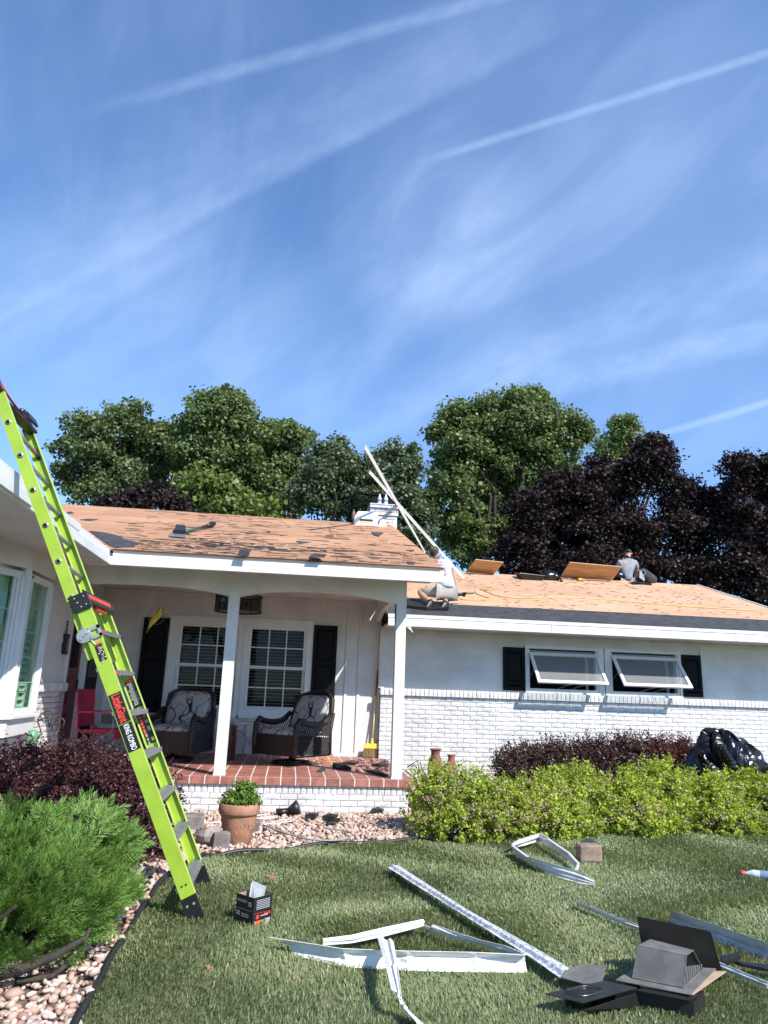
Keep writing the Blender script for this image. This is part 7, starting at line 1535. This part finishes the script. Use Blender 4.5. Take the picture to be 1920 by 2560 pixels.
p3 = r2(*C4(1060, 425), .07); t = thing('tool_pouch', 'black tool pouch with orange and yellow handles beside the seated roofer', 'tool pouch', p3)
b = MB(); b.ball(p3, (.17, .11, .10), 14, 8, jit=.14, seed=6); b.build('body', MT['bag'], t, smooth=True); MB().tube([p3+[.12, -.03, .04], p3+[.28, -.05, .0]], [.03, .02], 8).build('tool_handle', MT['toolyellow'], t, smooth=True); MB().tube([p3+[.06, -.02, .06], p3+[.08, -.02, .17]], .018, 8).build('tool_handle', MT['parroto'], t, smooth=True)
ra, rb = onY(*C4(1290, 355), 15.25), onY(*C4(1395, 400), 15.55); dr = np.array([.33, .30, -.06]); Rr = .115
t = thing('membrane_roll', 'part used roll of dark membrane lying on the ridge right of the seated roofer', 'roll', ra)
ax = dr/np.linalg.norm(dr); e1_ = np.cross(ax, [0, 0, 1.]); e1_ /= np.linalg.norm(e1_); e2_ = np.cross(e1_, ax); RM2 = np.column_stack([e1_, e2_, ax])
b = MB(); b.lathe([(.05, 0), (.112, 0), (.115, .004), (.115, .60), (.05, .60)], ra+[0, 0, -.02], 24, M=RM2, cap=False); b.build('roll', MT['felt'], t, smooth=True); b = MB(); b.lathe([(.045, .0), (.05, -.004), (.06, .0), (.07, -.003), (.08, 0)], ra+[0, 0, -.02], 20, M=RM2, cap=False); b.build('core', MT['rollgrey'], t)
b = MB(); la = ra+np.array([-.10, -.06, .03]); b.grid(lambda u, v: tuple(la+ax*.60*u*.5+np.array([-.13*v, -.22*v, -.22*v+.02*math.sin(3*v)])), 5, 8); b.build('loose_end', MT['rollgrey'], t, solid=.006)
b = MB(); q = [r2(*C4(x, y), .006) for x, y in ((1185, 462), (1382, 475), (1380, 490), (1180, 474))]; b.slab(q, n2*.01); b.build('black_strip', MT['feltloose'], t)  # flat black strip on the sheathing below the roll
# yellow air hose on the sheathing
def rcable(pts, r, m, name, lab, cat):
    P_ = [r2(*Z7(x, y), .012) for x, y in pts]; out = []
    for i in range(len(P_)-1):
        p0, p1, p2, p3 = P_[max(i-1, 0)], P_[i], P_[i+1], P_[min(i+2, len(P_)-1)]
        for k in range(6): t_ = k/6; out.append(.5*((2*p1)+(-p0+p2)*t_+(2*p0-5*p1+4*p2-p3)*t_*t_+(-p0+3*p1-3*p2+p3)*t_**3))
    b = MB(); b.tube(out, r, 6); o = b.build(name, m, smooth=True, base=out[0]); tag(o, lab, cat)
rcable([(165, 372), (110, 395), (125, 405), (250, 403), (225, 390), (180, 370), (200, 340), (265, 345), (245, 358), (215, 355), (300, 388), (420, 398), (600, 395), (800, 403), (1000, 420), (1250, 440), (1659, 465)], .009, MT['cabley'], 'air_hose', 'yellow air hose coiled beside the kneeling roofer and running right across the sheathing', 'hose')
# loose felt under the kneeling roofer
C3 = lambda x, y: (950+x/6.636, 1420+y/6.636)
b = MB(); q = [r2(*C3(x, y), .01) for x, y in ((400, 570), (520, 568), (600, 545), (700, 570), (900, 590), (1140, 590), (1135, 725), (900, 715), (760, 715), (560, 690), (400, 660))]; n_ = len(q)
rr = random.Random(8); up_ = [p+n2*rr.uniform(.02, .07) for p in q]; c = sum(q)/n_; b.add(q+up_+[c+n2*.05], [(i, (i+1) % n_, n_+(i+1) % n_, n_+i) for i in range(n_)]+[(n_+i, n_+(i+1) % n_, 2*n_) for i in range(n_)]); o = b.build('loose_felt', MT['feltloose'], base=c); tag(o, 'rumpled black felt sheet under the kneeling roofer at the wing eave', 'felt')

# ================================================================ people
def skin(name, joints, edges, m, par, sub=2):
    names = list(joints); me = bpy.data.meshes.new(name); me.from_pydata([tuple(np.array(joints[k][0])-OFF[par.name]) for k in names], [(names.index(a), names.index(c)) for a, c in edges], []); me.materials.append(m)
    o = bpy.data.objects.new(name, me); link(o, par); sk = o.modifiers.new('Skin', 'SKIN'); sk.use_smooth_shade = True; sk.branch_smoothing = .6
    for i, k in enumerate(names):
        r = joints[k][1]; r = (r, r) if isinstance(r, (int, float)) else r; sv = me.skin_vertices[0].data[i]; sv.radius = r; sv.use_root = (i == 0)
    ss = o.modifiers.new('Subdivision', 'SUBSURF'); ss.levels = ss.render_levels = sub; return o
def hand(par, m, wrist, direction, palm_up, curl, name):
    d = np.array(direction, float); d /= np.linalg.norm(d); s = np.cross(d, palm_up); s /= np.linalg.norm(s); nrm = np.cross(s, d); j = {'w': (wrist, .022), 'p': (wrist+d*.05, .028)}; e = [('w', 'p')]
    for i, (o_, l) in enumerate(((-.026, .07), (-.009, .08), (.009, .078), (.026, .062))):
        a = wrist+d*.085+s*o_; b_ = a+d*l*.5-nrm*l*.35*curl; c_ = b_+d*l*.15-nrm*l*.45*curl; j[f'a{i}'] = (a, .010); j[f'b{i}'] = (b_, .009); j[f'c{i}'] = (c_, .008); e += [('p', f'a{i}'), (f'a{i}', f'b{i}'), (f'b{i}', f'c{i}')]
    a = wrist+d*.03-s*.035; b_ = a+d*.04-s*.015-nrm*.02*curl; j['t0'] = (a, .011); j['t1'] = (b_, .009); e += [('p', 't0'), ('t0', 't1')]
    return skin(name, j, e, m, par, 1)
# kneeling roofer, back to the camera
w0 = r2(*C3(985, 690), .02); K = 11.35/F_PX/4.1475
t = thing('person', 'roofer kneeling at the wing eave in pale blue printed shirt, khaki shorts and cap', 'person', w0, group='roofers on the house')
def W(x6, y6, dy=0.): p = onY(*Z6(x6, y6), w0[1]+dy); return p
pel, wst, chs, nk, hd_ = W(1085, 1655, .10), W(1105, 1570, .14), W(1062, 1410, .22), W(1000, 1300, .30), W(975, 1255, .32)
shL, shR = W(950, 1335, .26), W(1125, 1355, .24); elL, elR = W(930, 1450, .45), W(1165, 1500, .30); wrL, wrR = W(1010, 1560, .65), W(1200, 1640, .42)
knL, knR = W(815, 1655, .30), W(1090, 1690, .46); anL, anR = W(940, 1765, -.02), W(1095, 1775, -.02); toL, toR = W(905, 1845, -.04), W(1060, 1850, -.05)
J = dict(pel=(pel, .12), wst=(wst, .115), chs=(chs, .135), nk=(nk, .055), hd=(hd_, .075), ht=(W(972, 1225, .32), .07), shL=(shL, .07), elL=(elL, .042), wrL=(wrL, .03), shR=(shR, .07), elR=(elR, .045), wrR=(wrR, .03), hL=(W(1030, 1665, .12), .085), knL=(knL, .06), mL=((knL+anL)/2+[0, 0, -.015], .058), anL=(anL, .038), tL=(toL, .035), hR=(W(1115, 1665, .14), .085), knR=(knR, .06), anR=(anR, .038), tR=(toR, .035))
ED = [('pel', 'wst'), ('wst', 'chs'), ('chs', 'nk'), ('nk', 'hd'), ('hd', 'ht'), ('chs', 'shL'), ('shL', 'elL'), ('elL', 'wrL'), ('chs', 'shR'), ('shR', 'elR'), ('elR', 'wrR'), ('pel', 'hL'), ('hL', 'knL'), ('knL', 'mL'), ('mL', 'anL'), ('anL', 'tL'), ('pel', 'hR'), ('hR', 'knR'), ('knR', 'anR'), ('anR', 'tR')]
skin('body', J, ED, MT['skin'], t)
mdp = lambda a, c, f: a*(1-f)+c*f
sh = dict(b=(W(1110, 1640, .10), (.155, .13)), w=(wst, (.150, .125)), c=(chs, (.170, .13)), n=(W(1015, 1325, .28), (.085, .075)), sL=(shL, .088), eL=(mdp(shL, elL, .62), .066), sR=(shR, .088), eR=(mdp(shR, elR, .55), .066))
shirt = skin('shirt', sh, [('b', 'w'), ('w', 'c'), ('c', 'n'), ('c', 'sL'), ('sL', 'eL'), ('c', 'sR'), ('sR', 'eR')], MT['shirtb'], t)
so_ = dict(p=(W(1095, 1665, .10), (.150, .135)), hL=(W(1020, 1660, .13), .10), kL=(mdp(W(1030, 1665, .12), knL, .86), .080), hR=(W(1120, 1668, .15), .10), kR=(mdp(W(1115, 1665, .14), knR, .8), .08))
skin('shorts', so_, [('p', 'hL'), ('hL', 'kL'), ('p', 'hR'), ('hR', 'kR')], MT['shorts'], t)
for (an_, to_) in ((anL, toL), (anR, toR)):
    d = to_-an_; s_ = skin('shoe', dict(a=(an_+[0, .01, .05], .056), b=(an_+d*.35+[0, -.02, 0], .062), c=(to_+d*.2, .054)), [('a', 'b'), ('b', 'c')], MT['shoe'], t)
    b = MB(); q0, q1 = an_+d*.1+[-.02, -.066, .01], to_+d*.25+[-.02, -.045, .0]; b.tube([q0, (q0+q1)/2+[-.01, -.01, 0], q1], .009, 5); b.build('sole', MT['sole'], s_, smooth=True)
b = MB(); hc = W(973, 1240, .32); b.ball(hc+[0, 0, .015], (.088, .10, .085), 16, 10); b.slab([hc+np.array([.07*math.cos(a), .09+.08*math.sin(a), .0]) for a in np.linspace(-.3, math.pi+.3, 10)], (0, -.0, .008)); b.build('cap', MT['cap'], t, smooth=True)
b = MB(); b.ball(hc+[.005, -.01, -.055], (.072, .080, .045), 12, 8); b.build('hair', MT['hair'], t, smooth=True)
for s_ in (-1, 1): MB().ball(hc+[.085*s_, .0, -.045], (.012, .02, .028), 8, 6).build('ear', MT['skin'], t, smooth=True)
hand(t, MT['skin'], wrR, (.1, .2, -1), (0, 1, 0), 1., 'hand'); hand(t, MT['skin'], wrL, (.3, .3, -1), (0, 1, 0), 1., 'hand')
# faded red print on the shirt back
pr = MB(); rr = random.Random(2)
def pdot(x6, y6, w_, h_, mi=0):
    c = W(x6, y6, .05); d = chs-c; c = c+np.array([0, -.0, 0]); u0 = np.array([w_*K*4.1475/4.1475, 0, 0]); pr.add([c+[-w_*K/2, 0, -h_*K/2], c+[w_*K/2, 0, -h_*K/2], c+[w_*K/2, 0, h_*K/2], c+[-w_*K/2, 0, h_*K/2]], [(0, 1, 2, 3)], mi)
for k, wd_ in enumerate((12, 14, 16, 10, 14, 14)): pdot(980+k*19, 1330+k*2, wd_, 20)
for k, wd_ in enumerate((10, 14, 16, 14)): pdot(1018+k*19, 1364+k*2, wd_, 20)
for k in range(12): a = k*math.pi/6; pdot(1078+26*math.cos(a), 1450+38*math.sin(a), 15, 17, k % 3 == 0)
pdot(1078, 1440, 26, 26, 1); pdot(1078, 1475, 26, 16, 0)
MT['shirtprint'] = mat('faded_red_print', (.50, .13, .19), .8, .1, 9); MT['shirtprint2'] = mat('faded_blue_print', (.30, .34, .44), .8, .1, 9)
po = pr.build('shirt_print', [MT['shirtprint'], MT['shirtprint2']], shirt, kind='stuff'); sw_ = po.modifiers.new('Shrinkwrap', 'SHRINKWRAP'); sw_.target = shirt; sw_.wrap_method = 'PROJECT'; sw_.use_project_y = True; sw_.use_negative_direction = True; sw_.use_positive_direction = True; sw_.use_project_x = False; sw_.use_project_z = False; sw_.offset = .004
# framing nail gun in his right hand
g0 = W(1200, 1690, .42); t2 = thing('framing_nailer', 'black nail gun on the yellow hose at the kneeling roofer right hand', 'nail gun', g0)
b = MB(); b.tube([W(1195, 1600, .42), W(1190, 1660, .42), W(1185, 1700, .42)], [.026, .03, .034], 8); b.tube([W(1180, 1690, .42), W(1290, 1680, .42)], [.03, .028], 8); b.build('body', MT['blackplastic'], t2, smooth=True); b = MB(); b.tube([W(1285, 1680, .42), W(1310, 1668, .42)], [.035, .02], 8).tube([W(1300, 1678, .42), W(1390, 1672, .42)], .010, 6).tube([W(1270, 1700, .42), W(1300, 1700, .42)], .012, 6); b.build('hose_fitting', MT['blackmetal'], t2, smooth=True)
# seated roofer beyond the ridge, back to the camera
Ysit = 15.85; K2 = Ysit/F_PX/3.95
def S(x4, y4, dy=0.): return onY(*C4(x4, y4), Ysit+dy)
s0 = S(1130, 470); t = thing('person', 'roofer sitting on the ridge in a grey shirt with short dark hair', 'person', (s0[0], Ysit, zr2(RID2)), group='roofers on the house')
pel, wst, chs, nk, hd_ = S(1135, 470, 0), S(1132, 400, .02), S(1128, 285, .06), S(1140, 205, .08), S(1152, 175, .10)
shL, shR = S(1062, 250, .06), S(1212, 258, .06); elL, elR = S(1045, 350, .12), S(1235, 340, .14); wrL, wrR = S(1070, 430, .34), S(1215, 420, .32)
knL, knR = pel+[-.16, .42, -.02], pel+[.16, .42, -.02]
J = dict(pel=(pel, .13), wst=(wst, .12), chs=(chs, .14), nk=(nk, .056), hd=(hd_, .076), ht=(S(1150, 155, .10), .07), shL=(shL, .075), elL=(elL, .046), wrL=(wrL, .032), shR=(shR, .075), elR=(elR, .046), wrR=(wrR, .032), hL=(pel+[-.10, .05, 0], .09), knL=(knL, .062), anL=(knL+[0, .12, -.38], .04), tL=(knL+[0, .28, -.42], .035), hR=(pel+[.10, .05, 0], .09), knR=(knR, .062), anR=(knR+[0, .12, -.38], .04), tR=(knR+[0, .28, -.42], .035))
ED2 = [('pel', 'wst'), ('wst', 'chs'), ('chs', 'nk'), ('nk', 'hd'), ('hd', 'ht'), ('chs', 'shL'), ('shL', 'elL'), ('elL', 'wrL'), ('chs', 'shR'), ('shR', 'elR'), ('elR', 'wrR'), ('pel', 'hL'), ('hL', 'knL'), ('knL', 'anL'), ('anL', 'tL'), ('pel', 'hR'), ('hR', 'knR'), ('knR', 'anR'), ('anR', 'tR')]
skin('body', J, ED2, MT['skin2'], t)
sh = dict(b=(S(1135, 462, 0), (.165, .14)), w=(wst, (.158, .135)), c=(chs, (.178, .135)), n=(S(1138, 225, .07), (.09, .075)), sL=(shL, .096), eL=(mdp(shL, elL, .85), .070), sR=(shR, .096), eR=(mdp(shR, elR, .85), .070))
skin('shirt', sh, [('b', 'w'), ('w', 'c'), ('c', 'n'), ('c', 'sL'), ('sL', 'eL'), ('c', 'sR'), ('sR', 'eR')], MT['shirtg'], t)
skin('trousers', dict(p=(pel+[0, .02, -.02], (.155, .14)), hL=(pel+[-.10, .06, 0], .11), kL=(knL, .085), aL=(knL+[0, .11, -.33], .06), hR=(pel+[.10, .06, 0], .11), kR=(knR, .085), aR=(knR+[0, .11, -.33], .06)), [('p', 'hL'), ('hL', 'kL'), ('kL', 'aL'), ('p', 'hR'), ('hR', 'kR'), ('kR', 'aR')], MT['shorts'], t)
hc = S(1152, 165, .10); b = MB(); b.ball(hc+[-.005, .012, .022], (.080, .095, .068), 14, 9); b.build('hair', MT['hair'], t, smooth=True)
for s_ in (-1, 1): MB().ball(hc+[.080*s_, .0, -.02], (.012, .02, .028), 8, 6).build('ear', MT['skin2'], t, smooth=True)
hand(t, MT['skin2'], wrR, (-.2, .8, -.4), (0, 0, 1), 1., 'hand'); hand(t, MT['skin2'], wrL, (.2, .8, -.4), (0, 0, 1), 1., 'hand')
for k_ in (knL, knR): skin('shoe', dict(a=(k_+[0, .13, -.40], .05), b=(k_+[0, .30, -.44], .045)), [('a', 'b')], MT['shoe'], t)
